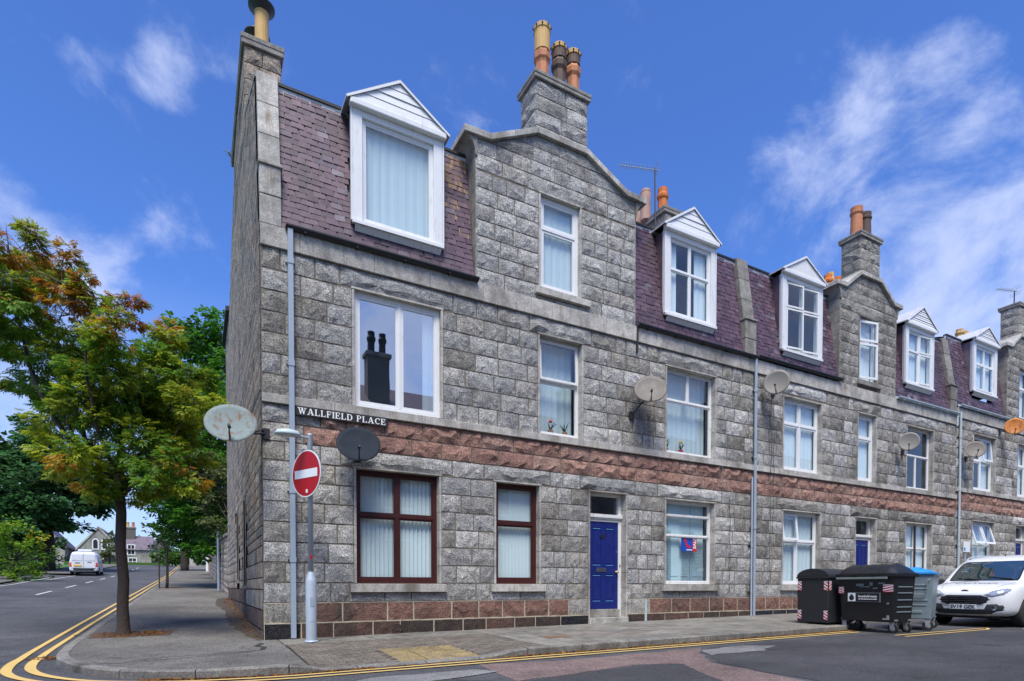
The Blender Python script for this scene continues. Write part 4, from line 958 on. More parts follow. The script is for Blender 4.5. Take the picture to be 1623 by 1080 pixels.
patch('road_patch', ccw(wobble([(5.9,-4.35),(7.0,-4.25),(7.4,-4.6),(6.6,-4.9),(5.5,-4.85)], .06)), 'roadpale', road, .010)
# kerb line of the main corner
KP = [(-2.85,88),(-2.85,3),(-2.85,.5),(-2.80,-.3),(-2.70,-.95),(-2.5,-1.6),(-2.22,-2.25),(-1.9,-2.72),(-1.5,-3.05),(-1.1,-3.26),(-.7,-3.37),(-.3,-3.40),(0.2,-3.40),(11.9,-3.40),(12.25,-2.95),(12.5,-2.5),(12.9,-2.42),(60,-2.42)]
def smooth(path, i0, i1, n=4):
    out = list(path[:i0])
    for i in range(i0, i1):
        p0, p1, p2, p3 = path[max(i-1, 0)], path[i], path[i+1], path[min(i+2, len(path)-1)]
        for k in range(n):
            t = k/n; out.append(tuple(.5*((2*p1[q])+(-p0[q]+p2[q])*t+(2*p0[q]-5*p1[q]+4*p2[q]-p3[q])*t*t+(-p0[q]+3*p1[q]-3*p2[q]+p3[q])*t**3) for q in (0, 1)))
    return out+list(path[i1:])
def kerb_x(y):
    for (a, b), (c, d) in zip(KP[:12], KP[1:13]):
        if d <= y <= b: return a+(c-a)*((b-y)/(b-d) if b != d else 0)
    return -.3
pv = MB()
def pav_rows(ys, right, xs_extra, zf=P):
    rows = []
    for y in ys:
        kx = kerb_x(y)+.06; row = [(kx+(right-kx)*i/6, y) for i in range(7)] + [(x, y) for x in xs_extra]; rows.append(row)
    for r0, r1 in zip(rows[:-1], rows[1:]):
        for i in range(len(r0)-1):
            o = len(pv.v); pv.v += [(x, y, zf(x, y)) for x, y in (r0[i], r0[i+1], r1[i+1], r1[i])]; pv.f.append((o, o+1, o+2, o+3)); pv.m.append(0 if (r0[i][0]+r0[i+1][0])/2 < .2 else 1)
low = lambda x, y: P(x, y)-(.016 if x > .21 else 0)
pav_rows([-3.36,-3.28,-3.1,-2.9,-2.6,-2.3,-2,-1.7,-1.4,-1.1,-.8,-.5,-.25,.03], .2, [.215]+frange(.5, 12, .5)[0:], low)
pav_rows(frange(.03, 40, 1.5)+frange(43, 88, 4.5), .05, [])
for y0, y1 in ((-2.38,-1.2),(-1.2,.03)):
    for x0, x1 in zip(frange(12, 60, 2)[:-1], frange(12, 60, 2)[1:]):
        o = len(pv.v); pv.v += [(x, y, low(x, y)) for x, y in ((x0,y0),(x1,y0),(x1,y1),(x0,y1))]; pv.f.append((o,o+1,o+2,o+3)); pv.m.append(1)
# wedge between the straight and the recess
for tri in ([(12,-3.3),(12.2,-2.9),(12,-2.38)], [(12.2,-2.9),(12.45,-2.38),(12,-2.38)]):
    o = len(pv.v); pv.v += [(x, y, low(x, y)) for x, y in tri]; pv.f.append((o,o+1,o+2)); pv.m.append(1)
pav = struct(pv.build('pavement', [M['footway'], M['joint']]))
kerb = bpy.data.objects.new('kerb', None); COL.objects.link(kerb); struct(kerb)
def kerb_run(path, seg=.9, maxn=400, inner=1):
    L = [0]
    for a, b in zip(path[:-1], path[1:]): L.append(L[-1]+math.dist(a, b))
    def at(s):
        for i in range(len(path)-1):
            if L[i] <= s <= L[i+1]+1e-9:
                t = (s-L[i])/(L[i+1]-L[i]); return (path[i][0]+(path[i+1][0]-path[i][0])*t, path[i][1]+(path[i+1][1]-path[i][1])*t)
        return path[-1]
    s = 0; k = 0; far = MB()
    while s < L[-1]-.05:
        e = min(L[-1], s+seg*random.uniform(.85, 1.15)); n = 4 if e-s < 1.3 else 2; m = MB(); ring = []
        g = .007; pts = [at(s+g+(e-s-2*g)*i/n) for i in range(n+1)]
        jz = random.uniform(-.004, .004)
        for i, p in enumerate(pts):
            q0, q1 = pts[max(0, i-1)], pts[min(n, i+1)]; t = Vector((q1[0]-q0[0], q1[1]-q0[1])).normalized(); nr = Vector((-t.y, t.x))*inner
            a = (p[0], p[1]); b = (p[0]+nr.x*.14, p[1]+nr.y*.14); z0 = RD(*a)-.03
            zt = P(*a)+.004+jz
            c = (p[0]+nr.x*.018, p[1]+nr.y*.018)
            ring.append([(a[0],a[1],z0),(a[0],a[1],zt-.018),(c[0],c[1],zt),(b[0],b[1],P(*b)+.004+jz),(b[0],b[1],z0)])
        for r in ring: m.v += r
        for i in range(n):
            for q in range(4):
                m.f.append((i*5+q, i*5+q+1, (i+1)*5+q+1, (i+1)*5+q)); m.m.append(0)
        m.f += [(0,1,2,3,4), tuple(n*5+q for q in (4,3,2,1,0))]; m.m += [0,0]
        p0 = px((pts[0][0], pts[0][1], 0))
        if math.dist(pts[0], (CAM.x, CAM.y)) < 32: m.build('kerb_stone', M['kerb'], kerb)
        else: far.add(m.v, m.f)
        s = e; k += 1
    if far.v: tag(far.build('kerb_stone', M['kerb'], kerb), kind='stuff')
kerb_run(smooth(KP, 3, 10))
kerb_run([(-9.6,-30),(-9.6,26),(-9.75,31),(-10.2,35),(-11.3,38),(-13.5,39.4),(-30,39.5)][::-1], inner=1)
kerb_run([(-30,46),(-13,46.2),(-10.8,47.5),(-9.9,50),(-9.6,54),(-9.6,88)][::-1], inner=1)
m = MB()
for a, b in zip(frange(-30, 38, 4)[:-1], frange(-30, 38, 4)[1:]):
    f = lambda y: -9.7-max(0, (y-26))**2*.013; m.add([(f(a),a,P(0,a)-.03),(f(b),b,P(0,b)-.03),(-13.2,b,P(0,b)-.03),(-13.2,a,P(0,a)-.03)], [(0,1,2,3)])
for a, b in zip(frange(47, 87, 4)[:-1], frange(47, 87, 4)[1:]): m.add([(-9.7,a,P(0,a)-.03),(-9.7,b,P(0,b)-.03),(-13.2,b,P(0,b)-.03),(-13.2,a,P(0,a)-.03)], [(0,1,2,3)])
struct(m.build('far_pavement', M['footway']))
# yellow and white lines
def ribbon(name, path, w, mat, parent, zf=RD, h=.008, step=.5, wf=None):
    pts = []
    for a, b in zip(path[:-1], path[1:]):
        n = max(1, int(math.dist(a, b)/step)); pts += [(a[0]+(b[0]-a[0])*i/n, a[1]+(b[1]-a[1])*i/n) for i in range(n)]
    pts.append(path[-1]); m = MB()
    for i, p in enumerate(pts):
        q0, q1 = pts[max(0,i-1)], pts[min(len(pts)-1,i+1)]; t = Vector((q1[0]-q0[0], q1[1]-q0[1])).normalized(); nr = Vector((-t.y, t.x)); ww = (wf(p) if wf else w)/2
        for s in (-1, 1): x, y = p[0]+nr.x*ww*s, p[1]+nr.y*ww*s; m.v.append((x, y, zf(x, y)+h))
    for i in range(len(pts)-1): m.f.append((2*i, 2*i+1, 2*i+3, 2*i+2)[::-1]); m.m.append(0)
    return m.build(name, M[mat], parent)
inner = [(-3.10,85),(-3.10,5),(-3.08,1),(-3.04,-.25),(-2.97,-.95),(-2.84,-1.6),(-2.6,-2.2),(-2.2,-2.8),(-1.75,-3.18),(-1.2,-3.45),(-.6,-3.57),(0,-3.62),(1,-3.62),(10.95,-3.62)]
outer = [(-3.32,85),(-3.32,5),(-3.30,1),(-3.26,-.25),(-3.19,-1.0),(-3.05,-1.75),(-2.78,-2.4),(-2.36,-2.98),(-1.85,-3.37),(-1.25,-3.65),(-.6,-3.78),(0,-3.83),(1,-3.83),(10.9,-3.83)]
wf = lambda p: .075+.045*math.exp(-((p[0]+2.9)**2+(p[1]+1.0)**2)/2.0)
inner = smooth(inner, 2, 11, 5); outer = smooth(outer, 2, 10, 5)
ribbon('yellow_line', inner, .075, 'yellow', road, wf=wf, h=.013); ribbon('yellow_line', outer, .075, 'yellow', road, wf=wf, h=.0135)
ribbon('yellow_line', [(10.7,-4.62),(12,-4.66),(13.95,-4.72)], .06, 'yellow', road, h=.013); ribbon('yellow_line', [(10.6,-4.86),(12.2,-4.9),(13.6,-4.93),(13.98,-4.76)], .06, 'yellow', road, h=.0135)
for k in range(4): ribbon('bay_line', [(14.3+k*1.2,-5.28),(14.9+k*1.2,-5.28)], .07, 'white', road, h=.013)
for k in range(9): a = 17.5+k*6.2; ribbon('centre_line', [(-6.25-(.012*a),a),(-6.3-(.012*a),a+3.0)], .1, 'white', road, h=.008)
ribbon('edge_line', [(-9.4,22),(-9.4,28),(-9.7,34),(-9.9,39.4)], .1, 'white', road, h=.008); ribbon('edge_line', [(-9.2,33),(-9.3,39.5),(-9.3,46)], .1, 'white', road, h=.0085)
# tree pits, cracks
patch('tree_pit', ccw(wobble([(-2.66,1.35),(-1.45,1.35),(-1.42,2.15),(-2.66,2.2)], .02)), 'soil', pav, .006, P)
for (ya, yb) in ((20.5, 21.6), (57, 58.5)): patch('tree_pit', [(-2.6,ya),(-1.6,ya),(-1.6,yb),(-2.6,yb)], 'soil', pav, .006, P)
patch('wall_foot_dirt', ccw(wobble([(-.0,-.1),(-.08,-.1),(-.25,1),(-.42,3),(-.35,6),(-.5,9),(-.4,12),(0,12.5)], .05)), 'mossdirt', pav, .005, P)
cr = [(-2.5,-2.05),(-1.9,-2.12),(-1.3,-2.0),(-.7,-1.85),(-.15,-1.55)]
ribbon('tar_seam', wobble(cr, .02, .15)[:-4], .02, 'joint', pav, P, .005, .1); ribbon('tar_seam', [(-.16,-1.5),(-.10,-1.2),(-.2,-.95),(-.08,-.6)], .07, 'joint', pav, P, .006, .08)
ribbon('tar_seam', wobble([(-2.6,3.6),(-1.5,3.5),(-.9,3.65)], .03, .2)[:-4], .018, 'joint', pav, P, .005, .1); ribbon('tar_seam', [(-1.0,2.4),(-.6,2.5)], .02, 'joint', pav, P, .005, .1)
# paving slabs, blocks and tactile slabs, one by one
def slab(name, x0, x1, y0, y1, mat, h=.02, g=.008, bev=.004):
    m = MB(); j = random.uniform(-.003, .003); v = []
    pts = [(x0+g,y0+g),(x1-g,y0+g),(x1-g,y1-g),(x0+g,y1-g)]
    for x, y in pts: v.append((x, y, P(x, y)-.03))
    for x, y in pts: v.append((x, y, P(x, y)+j-bev))
    for (x, y), (sx, sy) in zip(pts, ((1,1),(-1,1),(-1,-1),(1,-1))): v.append((x+sx*bev, y+sy*bev, P(x, y)+j))
    m.add(v, [(0,1,5,4),(1,2,6,5),(2,3,7,6),(3,0,4,7),(4,5,9,8),(5,6,10,9),(6,7,11,10),(7,4,8,11),(8,9,10,11)]); return m
rows_y = [(-.9,0),(-1.5,-.9),(-2.1,-1.5),(-2.7,-2.1),(-3.28,-2.7)]
for r, (ya, yb) in enumerate(rows_y):
    x = .22 if r == 0 else 3.75+random.uniform(-.02,.05)
    while x < 11.9:
        w = random.choice((.6,.75,.9,.9)); w = 12.0-x if 12.0-x-w < .3 else w
        if r == 0 and x < 3.6: w = min(w, .9)
        slab('paving_slab', x, x+w, ya, yb, 'slab').build('paving_slab', M['slab'], pav); x += w
for r, (ya, yb) in enumerate(rows_y[:4]):
    x = 12.0
    while x < 30:
        w = random.choice((.6,.9)); yy = max(ya, -2.3)
        if yb > -2.28: slab('paving_slab', x, x+w, yy, yb, 'slab').build('paving_slab', M['slab'], pav)
        x += w
TX0, TX1, TY0, TY1 = 1.42, 2.62, -3.26, -2.06
blocks = []
y = -3.26; row = 0
while y < -.92:
    x = .24 + (0 if row % 2 else -.1)
    while x < 3.74:
        a, b = max(x, .24), min(x+.2, 3.74)
        if b-a > .04 and not (TX0-.001 < (a+b)/2 < TX1 and TY0 < y+.05 < TY1):
            blocks.append((a, b, y, y+.0975))
        x += .2
    y += .0975; row += 1
blocks.sort(key=lambda t: math.dist((t[0], t[2]), (CAM.x, CAM.y))); rest = MB()
for k, t in enumerate(blocks):
    m = slab('paving_block', *t, 'block', g=.0055, bev=.004)
    if k < 300: m.build('paving_block', M['block'], pav)
    else: rest.add(m.v, m.f)
if rest.v: tag(rest.build('paving_block', M['block'], pav), kind='stuff')
for i in range(3):
    for j in range(3):
        x0, y0 = TX0+.4*i, TY0+.4*j; m = slab('tactile_slab', x0, x0+.4, y0, y0+.4, 'tactile')
        if (i, j) != (1, 0):
            for a in range(6):
                for b in range(6):
                    cx, cy = x0+.033+.0667*a, y0+.033+.0667*b; z = P(cx, cy)+.001; r = .0145
                    m.add([(cx-r,cy-r,z-.004),(cx+r,cy-r,z-.004),(cx+r,cy+r,z-.004),(cx-r,cy+r,z-.004),(cx-r*.6,cy-r*.6,z+.005),(cx+r*.6,cy-r*.6,z+.005),(cx+r*.6,cy+r*.6,z+.005),(cx-r*.6,cy+r*.6,z+.005)], [(0,1,5,4),(1,2,6,5),(2,3,7,6),(3,0,4,7),(4,5,6,7)])
        m.build('tactile_slab', M['tactile'], pav)
m = MB(); m.box(4.35, 4.85, -2.35, -2.0, P(4.6,-2.2)-.01, P(4.6,-2.2)+.006); m.build('inspection_cover', M['pipe_rust'], pav)
m = MB(); m.box(.95, 1.25, -.75, -.5, P(1,-.6)-.01, P(1,-.6)+.005); m.build('inspection_cover', M['kerb'], pav)
# fallen leaves along the gutter and the wall foot
def litter(name, spots, label, zf):
    m = MB()
    for (x, y) in spots:
        s = random.uniform(.014, .038); a = random.uniform(0, 6.28); z = zf(x, y)+random.uniform(.004, .018); c, d = math.cos(a)*s, math.sin(a)*s
        t = random.uniform(-.4, .4)*s
        m.add([(x-c,y-d,z),(x+d*.5,y-c*.5,z+t),(x+c,y+d,z),(x-d*.5,y+c*.5,z-t*.3)], [(0,1,2,3)], random.choice((0,0,1,1,2,3)))
    o = m.build(name, [M['lf_red'], M['soil'], M['lf_orange'], M['bark']]); return tag(o, label, 'leaves', kind='stuff')
sp = []
for k in range(6500):
    x = random.uniform(-1.6, 12); d = abs(random.gauss(0, .055)); dens = 1.0 if (x < 1.0 or 2.9 < x) else .1
    if random.random() < dens*(.35+.65*abs(math.sin(x*1.3))): 
        yk = -3.42 if x > -.4 else -3.42+(-.4-x)*.28
        sp.append((x, yk-.01-d))
for k in range(260): sp.append((random.gauss(-2.95, .12), random.gauss(-.1, .10)))
litter('fallen_leaves', sp, 'brown and orange leaves lying in the gutter along the kerb', RD)
sp = [(random.gauss(-2.0, .28), random.gauss(1.75, .22)) for k in range(900)] + [(-abs(random.gauss(.05, .13)), random.uniform(.2, 12)) for k in range(900)] + [(random.uniform(-2.6, 3), random.uniform(-3, 8)) for k in range(60)]
sp = [s for s in sp if not (s[0] > 0 and s[1] > 0)]
litter('leaf_litter', sp, 'dry brown leaf litter on the footway at the tree base and gable foot', P)
ROWAN = [(-3.65, 1.55, 6.4, 0.49, 'o'), (-3.37, 1.85, 6.79, 0.35, 'o'), (-3.68, 3.68, 6.98, 0.58, 'm'), (-3.13, 2.73, 6.97, 0.37, 'o'), (-2.91, 1.17, 5.9, 0.33, 'r'), (-3.77, 2.64, 5.69, 0.64, 'g'), (-2.99, 2.35, 5.86, 0.52, 'm'), (-2.46, 1.12, 5.78, 0.37, 'o'), (-2.15, 2.65, 6.16, 0.37, 'r'), (-2.04, 0.76, 5.0, 0.47, 'o'), (-3.16, 2.18, 5.08, 0.7, 'g'), (-2.51, 2.21, 4.98, 0.7, 'g'), (-1.73, 1.53, 4.84, 0.64, 'g'), (-1.45, 1.83, 5.46, 0.42, 'o'), (-1.26, 2.18, 4.96, 0.44, 'm'), (-3.81, 4.21, 4.91, 0.58, 'g'), (-2.73, 1.64, 3.94, 0.7, 'g'), (-2.15, 2.4, 4.28, 0.7, 'g'), (-1.47, 2.17, 4.32, 0.58, 'g'), (-1.04, 0.74, 4.11, 0.41, 'y'), (-2.84, 0.86, 3.11, 0.49, 'y'), (-2.71, 3.66, 3.51, 0.56, 'm'), (-2.7, 1.66, 2.8, 0.4, 'y'), (-1.88, 1.26, 3.36, 0.58, 'g'), (-1.34, 2.68, 3.65, 0.52, 'm'), (-1.65, 1.94, 2.84, 0.35, 'y'), (-2.12, 1.86, 2.83, 0.41, 'g'), (-1.11, 2.2, 3.89, 0.41, 'y'), (-3.71, 1.42, 5.72, 0.47, 'm'), (-4.07, 3.62, 5.41, 0.41, 'g'), (-2.57, 1.81, 4.4, 0.47, 'm'), (-1.65, 0.48, 2.86, 0.35, 'm'), (-0.89, 1.75, 4.23, 0.42, 'g'), (-0.9, 2.56, 5.14, 0.4, 'g'), (-1.1, 0.52, 2.92, 0.42, 'm'), (-1.83, 2.17, 4.39, 0.58, 'g'), (-2.24, 1.41, 4.55, 0.64, 'g'), (-3.25, 3.27, 4.48, 0.58, 'g'), (-4.59, 3.94, 6.99, 0.58, 'm'), (-4.19, 2.24, 5.33, 0.52, 'g')]
SYC = [(-1.49, 22.64, 13.68, 1.16), (-0.68, 21.49, 12.34, 1.46), (0.01, 21.22, 13.6, 1.16), (-2.47, 23.13, 12.58, 0.98), (-0.98, 20.72, 9.94, 1.53), (-0.02, 21.55, 10.01, 1.37), (-2.09, 23.17, 10.15, 1.37), (-0.49, 19.12, 7.56, 1.22), (-2.64, 23.34, 10.74, 0.92), (-1.53, 20.87, 7.82, 1.37), (0.23, 20.27, 11.49, 0.92), (-1.53, 19.86, 5.87, 1.37), (-2.67, 22.74, 5.3, 0.98), (-0.78, 20.05, 3.9, 1.22), (-1.33, 22.72, 3.49, 1.07), (-2.03, 20.66, 7.71, 1.53), (-1.17, 21.37, 4.92, 1.53), (-0.23, 20.19, 6.04, 1.22), (-0.09, 20.99, 4.33, 0.92), (-2.29, 20.48, 6.48, 1.07), (-0.67, 19.53, 2.69, 0.85), (-2.15, 22.66, 4.08, 0.92)]
OLIVE = [(-0.1, 16.04, 5.89, 0.73), (-0.45, 16.02, 4.82, 0.73), (-0.06, 16.21, 4.36, 0.67), (-0.25, 15.5, 3.24, 0.65), (-0.55, 16.4, 6.17, 0.65), (-0.7, 15.7, 3.87, 0.57), (-0.32, 16.4, 5.41, 0.73)]
BIG = [(-13.57, 56.0, 12.39, 2.83), (-15.55, 56.96, 12.94, 2.55), (-17.27, 60.38, 9.29, 2.83), (-11.29, 55.88, 10.0, 2.55), (-9.51, 54.93, 9.13, 2.04), (-13.29, 51.96, 7.92, 3.4), (-12.08, 53.45, 6.8, 2.27), (-14.8, 52.99, 5.27, 2.27), (-11.06, 51.7, 11.29, 1.98), (-12.72, 52.74, 13.48, 1.59), (-8.8, 55.02, 9.19, 1.47), (-15.72, 53.77, 11.21, 1.7)]
BUSH = [(-10.52, 32.56, 4.23, 1.19), (-9.51, 32.45, 3.53, 0.89), (-11.19, 34.18, 2.83, 1.3), (-10.1, 33.85, 2.28, 1.04), (-8.81, 32.56, 2.63, 0.81), (-10.35, 32.28, 1.86, 0.81), (-9.23, 32.42, 1.87, 0.67)]
SMALL = [(-2.31, 20.87, 2.72, 0.53), (-2.57, 20.12, 3.1, 0.47), (-2.04, 20.69, 3.01, 0.47), (-2.84, 20.7, 3.56, 0.41), (-2.39, 20.76, 3.59, 0.53), (-1.95, 20.63, 3.6, 0.47), (-3.07, 21.24, 3.95, 0.26)]
BUSHB = [(-10.44, 44.38, 3.35, 0.67), (-11.63, 45.08, 2.73, 0.67), (-10.91, 44.19, 2.71, 0.67)]
# ---------------------------------------------------------------- trees and plants
def leaf_cloud(name, blobs, mats, n_per, leaf, parent, seed=1, squash=.85, twig=True, droop=.35):
    """blobs (x,y,z,r[,matweights]); each blob is filled with small clumps of leaves"""
    rs = np.random.default_rng(seed); LV, LF = leaf; LV = np.array(LV, float); nv = len(LV)
    allv = []; mi = []
    for bl in blobs:
        x, y, z, r = bl[:4]; w = np.array(bl[4] if len(bl) > 4 else [1]+[0]*(len(mats)-1), float); w /= w.sum()
        ncl = max(3, int(9*(r/.5)**1.1)) if r < 1.5 else 26
        d = rs.normal(size=(ncl, 3)); d /= np.linalg.norm(d, axis=1)[:, None]; cc = d*(r*rs.uniform(.25, 1.05, (ncl, 1))); cc[:, 2] *= squash
        n = int(n_per*r*r); idx = rs.integers(0, ncl, n); cr = r*.34
        o = rs.normal(size=(n, 3)); o /= np.linalg.norm(o, axis=1)[:, None]; rad = cr*rs.uniform(.2, 1, (n, 1))**.6
        pos = cc[idx]+o*rad*np.array([1, 1, .55]); pos += (x, y, z)
        # leaf frame: tip points outwards and a bit down
        t = o+d[idx]*.8+rs.normal(size=(n, 3))*.45; t[:, 2] = t[:, 2]*.4-droop; t /= np.linalg.norm(t, axis=1)[:, None]
        up = np.array([0, 0, 1.])+rs.normal(size=(n, 3))*.45; s = np.cross(t, up); s /= np.linalg.norm(s, axis=1)[:, None]+1e-9; u = np.cross(s, t)
        sc = rs.uniform(.7, 1.25, (n, 1, 1))
        v = pos[:, None, :] + sc*(LV[None, :, 0:1]*t[:, None, :] + LV[None, :, 1:2]*s[:, None, :] + LV[None, :, 2:3]*u[:, None, :])
        allv.append(v.reshape(-1, 3)); clm = rs.choice(len(mats), size=ncl, p=w); lm = np.where(rs.random(n) < .75, clm[idx], rs.choice(len(mats), size=n, p=w)); mi.append(np.repeat(lm, len(LF)))
    V = np.concatenate(allv); N = len(V)//nv; k = len(LF[0])
    F = (np.arange(N)[:, None, None]*nv + np.array(LF)[None]).reshape(-1)
    me = bpy.data.meshes.new(name); me.vertices.add(len(V)); me.vertices.foreach_set('co', V.astype(np.float32).reshape(-1))
    nf = N*len(LF); me.loops.add(nf*k); me.loops.foreach_set('vertex_index', F.astype(np.int32)); me.polygons.add(nf); me.polygons.foreach_set('loop_start', (np.arange(nf)*k).astype(np.int32)); me.polygons.foreach_set('loop_total', np.full(nf, k, np.int32))
    for m in mats: me.materials.append(M[m])
    me.polygons.foreach_set('material_index', np.concatenate(mi).astype(np.int32)); me.update(calc_edges=True)
    return tag(obj(name, me, parent), kind='stuff')
def pinnate(L, n, ll, lw):
    V = []; F = []
    for i in range(n):
        t = L*(.25+.7*i/n)
        for s in (-1, 1):
            o = len(V); V += [(t, 0, 0), (t+ll*.45, s*(ll*.5-lw*.2), -.004), (t+ll*.55, s*ll, -.02), (t+ll*.10, s*(ll*.55+lw*.2), -.004)]; F.append((o, o+1, o+2, o+3) if s > 0 else (o+3, o+2, o+1, o))
    o = len(V); V += [(L*.92, 0, 0), (L*.92+ll*.5, lw*.5, 0), (L*.92+ll, 0, -.02), (L*.92+ll*.5, -lw*.5, 0)]; F.append((o, o+1, o+2, o+3)); return V, F
def broad(s):
    return [(0,0,0),(s*.35,s*.42,.08*s),(s*.9,s*.30,-.05*s),(s*1.15,0,-.15*s),(s*.9,-s*.30,-.05*s),(s*.35,-s*.42,.08*s)], [(0,3,2,1),(0,5,4,3)]
def limb(mb, pts, r0, r1, n=8, wob=.0):
    q = [Vector(p) for p in pts]; out = []; m = len(q)-1
    for i in range(m):
        for k in range(3): out.append(q[i].lerp(q[i+1], k/3)+Vector((random.uniform(-wob,wob), random.uniform(-wob,wob), 0)))
    out.append(q[-1]); L = len(out)-1; mb.tube(out, [r0+(r1-r0)*i/L for i in range(L+1)], n)
# rowan on the corner
T = thing('rowan_tree', 'young street tree with orange-tipped feathery leaves growing from the corner footway', 'tree', (-2.2, 1.8, P(-2.2, 1.8)))
off = Vector(T.location)
tr = MB(); tr.tube([(0,0,-.05),(0,0,.02),(.01,.0,.12),(.0,0,.5),(.02,.02,1.0),(-.02,.0,1.6),(.0,.02,2.2),(-.03,0,2.75),(0,.03,3.3)], [.16,.13,.105,.094,.09,.085,.083,.085,.055], 14)
brs = [[(-.03,0,2.45),(-.6,.0,3.2),(-1.2,.2,4.3),(-1.55,.6,5.6),(-1.7,1.0,6.8)], [(0,0,2.6),(-.5,.4,3.4),(-.9,.9,4.6),(-1.2,1.1,5.8)], [(0,.03,3.2),(.1,.1,4.2),(-.1,.3,5.4),(-.05,.5,6.2)], [(0,0,2.6),(.4,.0,3.2),(.75,.2,4.1),(.9,.2,5.2)], [(0,.03,3.1),(.6,.4,3.6),(1.0,.6,4.2)],
       [(-.02,0,2.9),(-.3,-.5,3.6),(-.4,-.8,4.8),(-.6,-.7,5.8)], [(.0,0,2.5),(.3,-.5,2.7),(.6,-.8,3.0)], [(-.03,0,2.4),(-.3,.6,2.8),(-.6,1.5,3.6)], [(-.6,0,3.2),(-1.0,.8,4.2),(-1.6,1.9,5.4)]]
for i, b in enumerate(brs): limb(tr, b, .06 if i < 4 else .04, .010, 6, .03)
for (x, y, z, r, t) in ROWAN:                      # twigs reaching into every clump
    e = Vector((x, y, z))-off; best = min((Vector(p) for b in brs for p in b[1:]), key=lambda p: (p-e).length+max(0, p.z-e.z)*.8)
    limb(tr, [best, best.lerp(e, .5)+Vector((0,0,-.05)), e+Vector((0,0,r*.6))], .018, .004, 5, .02)
    for k in range(5):
        d = Vector((random.gauss(0,1), random.gauss(0,1), random.gauss(.3,.8))).normalized()*r*.95; limb(tr, [e, e+d*.5+Vector((0,0,-.03)), e+d], .008, .002, 4)
tr.build('trunk', M['bark'], T, smooth=True)
W = dict(g=[8,1.6,.12,.03,1.6], o=[2.0,2.4,2.9,.6,2.5], r=[1.2,1.0,2.8,1.8,1.6], m=[4,2.6,.9,.2,3], y=[2,5,.8,.1,2.4])
leaf_cloud('crown', [(x-off.x, y-off.y, z-off.z, r, W[t]) for x, y, z, r, t in ROWAN], ['lf_green','lf_yellow','lf_orange','lf_red','lf_olive'], 1650, pinnate(.14, 5, .05, .021), T, 5)
def tree(name, label, base, trunkpts, r0, blobs, mats, n, leaf, seed, bark='bark_dark', group=None, branches=True, droop=.2):
    t = thing(name, label, 'tree', base, group=group); b = Vector(base); m = MB()
    limb(m, [Vector(p)-b for p in trunkpts], r0, r0*.55, 10, r0*.15); top = Vector(trunkpts[-1])-b
    if branches:
        for bl in blobs:
            e = Vector(bl[:3])-b; s = top.lerp(Vector((0,0,top.z*.6)), random.random()*.6); limb(m, [s, s.lerp(e, .55)+Vector((0,0,-.08*bl[3])), e], r0*.35, r0*.08, 6, r0*.1)
    m.build('trunk', M[bark], t, smooth=True)
    leaf_cloud('crown', [tuple(Vector(bl[:3])-b)+tuple(bl[3:]) for bl in blobs], mats, n, leaf, t, seed, droop=droop); return t
extra = [(.6,18.5,9.6,1.5,[1,0]),(1.2,17.5,8.0,1.6,[1,0]),(1.0,18.5,6.0,1.7,[1,0]),(.8,17,4.2,1.3,[1,1])]
tree('sycamore_tree', 'bright green broad-leaved tree rising behind the gable over the garden wall', (.6,18.5,G(0,18.5)), [(.6,18.5,.7),(.5,18.4,3),(.2,18.3,6)], .28, [tuple(b)+([6,1.0],) for b in SYC]+extra, ['lf_syc','lf_dark'], 700, broad(.17), 21)
tree('olive_shrub', 'grey-green tall shrub leaning over the garden wall beside the gable', (.7,15.4,G(0,15.4)), [(.7,15.4,.6),(.6,15.4,2.5),(.3,15.2,3.4)], .09, [tuple(b)+([5,1],) for b in OLIVE], ['lf_shrub','lf_dark'], 650, broad(.11), 22)
bigx = [(-18,58,9,3.4),(-14,59,15,2.2),(-11,57,10.5,2.2),(-18,58,13,2.5)]
tree('broadleaf_tree', 'large dark green tree with a thick trunk on the far side of the road', (-12.8,55,G(0,55)), [(-12.8,55,2.3),(-12.7,55,4.6),(-12.9,55.2,7.5)], .62, [tuple(b)+([5,1.2],) for b in BIG]+[b+([4,1],) for b in bigx], ['lf_big','lf_dark'], 230, broad(.36), 23)
tree('broadleaf_tree', 'second dark tree at the left edge behind the bright bush', (-19,62,G(0,62)), [(-19,62,2.5),(-19,62,6)], .5, [(-19,62,8,3,[1,1]),(-21,60,10,3,[1,1]),(-22,64,7,3,[1,1]),(-17,64,6,2.5,[1,1]),(-15,66,5,2,[1,1])], ['lf_big','lf_dark'], 110, broad(.4), 24)
tree('flowering_bush', 'bright yellow-green bush with yellow blossom at the left edge', (-10.6,33.2,G(0,33)), [(-10.6,33.2,1.3),(-10.5,33.2,2.6)], .12, [tuple(b)+([8,1,.2],) for b in BUSH[:2]]+[tuple(b)+([5,3,.05],) for b in BUSH[2:]]+[(-11.6,33,3.6,1.2,[6,1,.1]),(-12.4,33.6,2.2,1.3,[1,5,0]),(-9.2,32.6,3.75,.28,[1,0,5]),(-8.9,32.8,3.4,.2,[1,0,5]),(-9.6,32.4,4.1,.2,[1,0,4])], ['lf_bright','lf_bush','lf_flower'], 330, broad(.13), 25)
tree('low_bush', 'low dark green bush beside the far pavement behind the white van', (-12.6,43.5,G(0,43)), [(-12.6,43.5,1.8),(-12.6,43.5,2.3)], .1, [(-12.2,43.2,2.35,.9),(-13.5,47.5,2.9,1.2),(-12.4,57,3.4,1.1),(-14.6,59,3.8,1.5),(-17,60,4.2,1.7),(-13.4,43.6,2.5,1.1),(-14.6,44,2.7,1.3),(-11.5,43.6,2.2,.6),(-16,43,2.9,1.5),(-17.5,42,2.9,1.6),(-13.2,50,2.9,1.2),(-14.8,52,3.1,1.4),(-17,54,3.3,1.6)], ['lf_bush'], 240, broad(.16), 26)
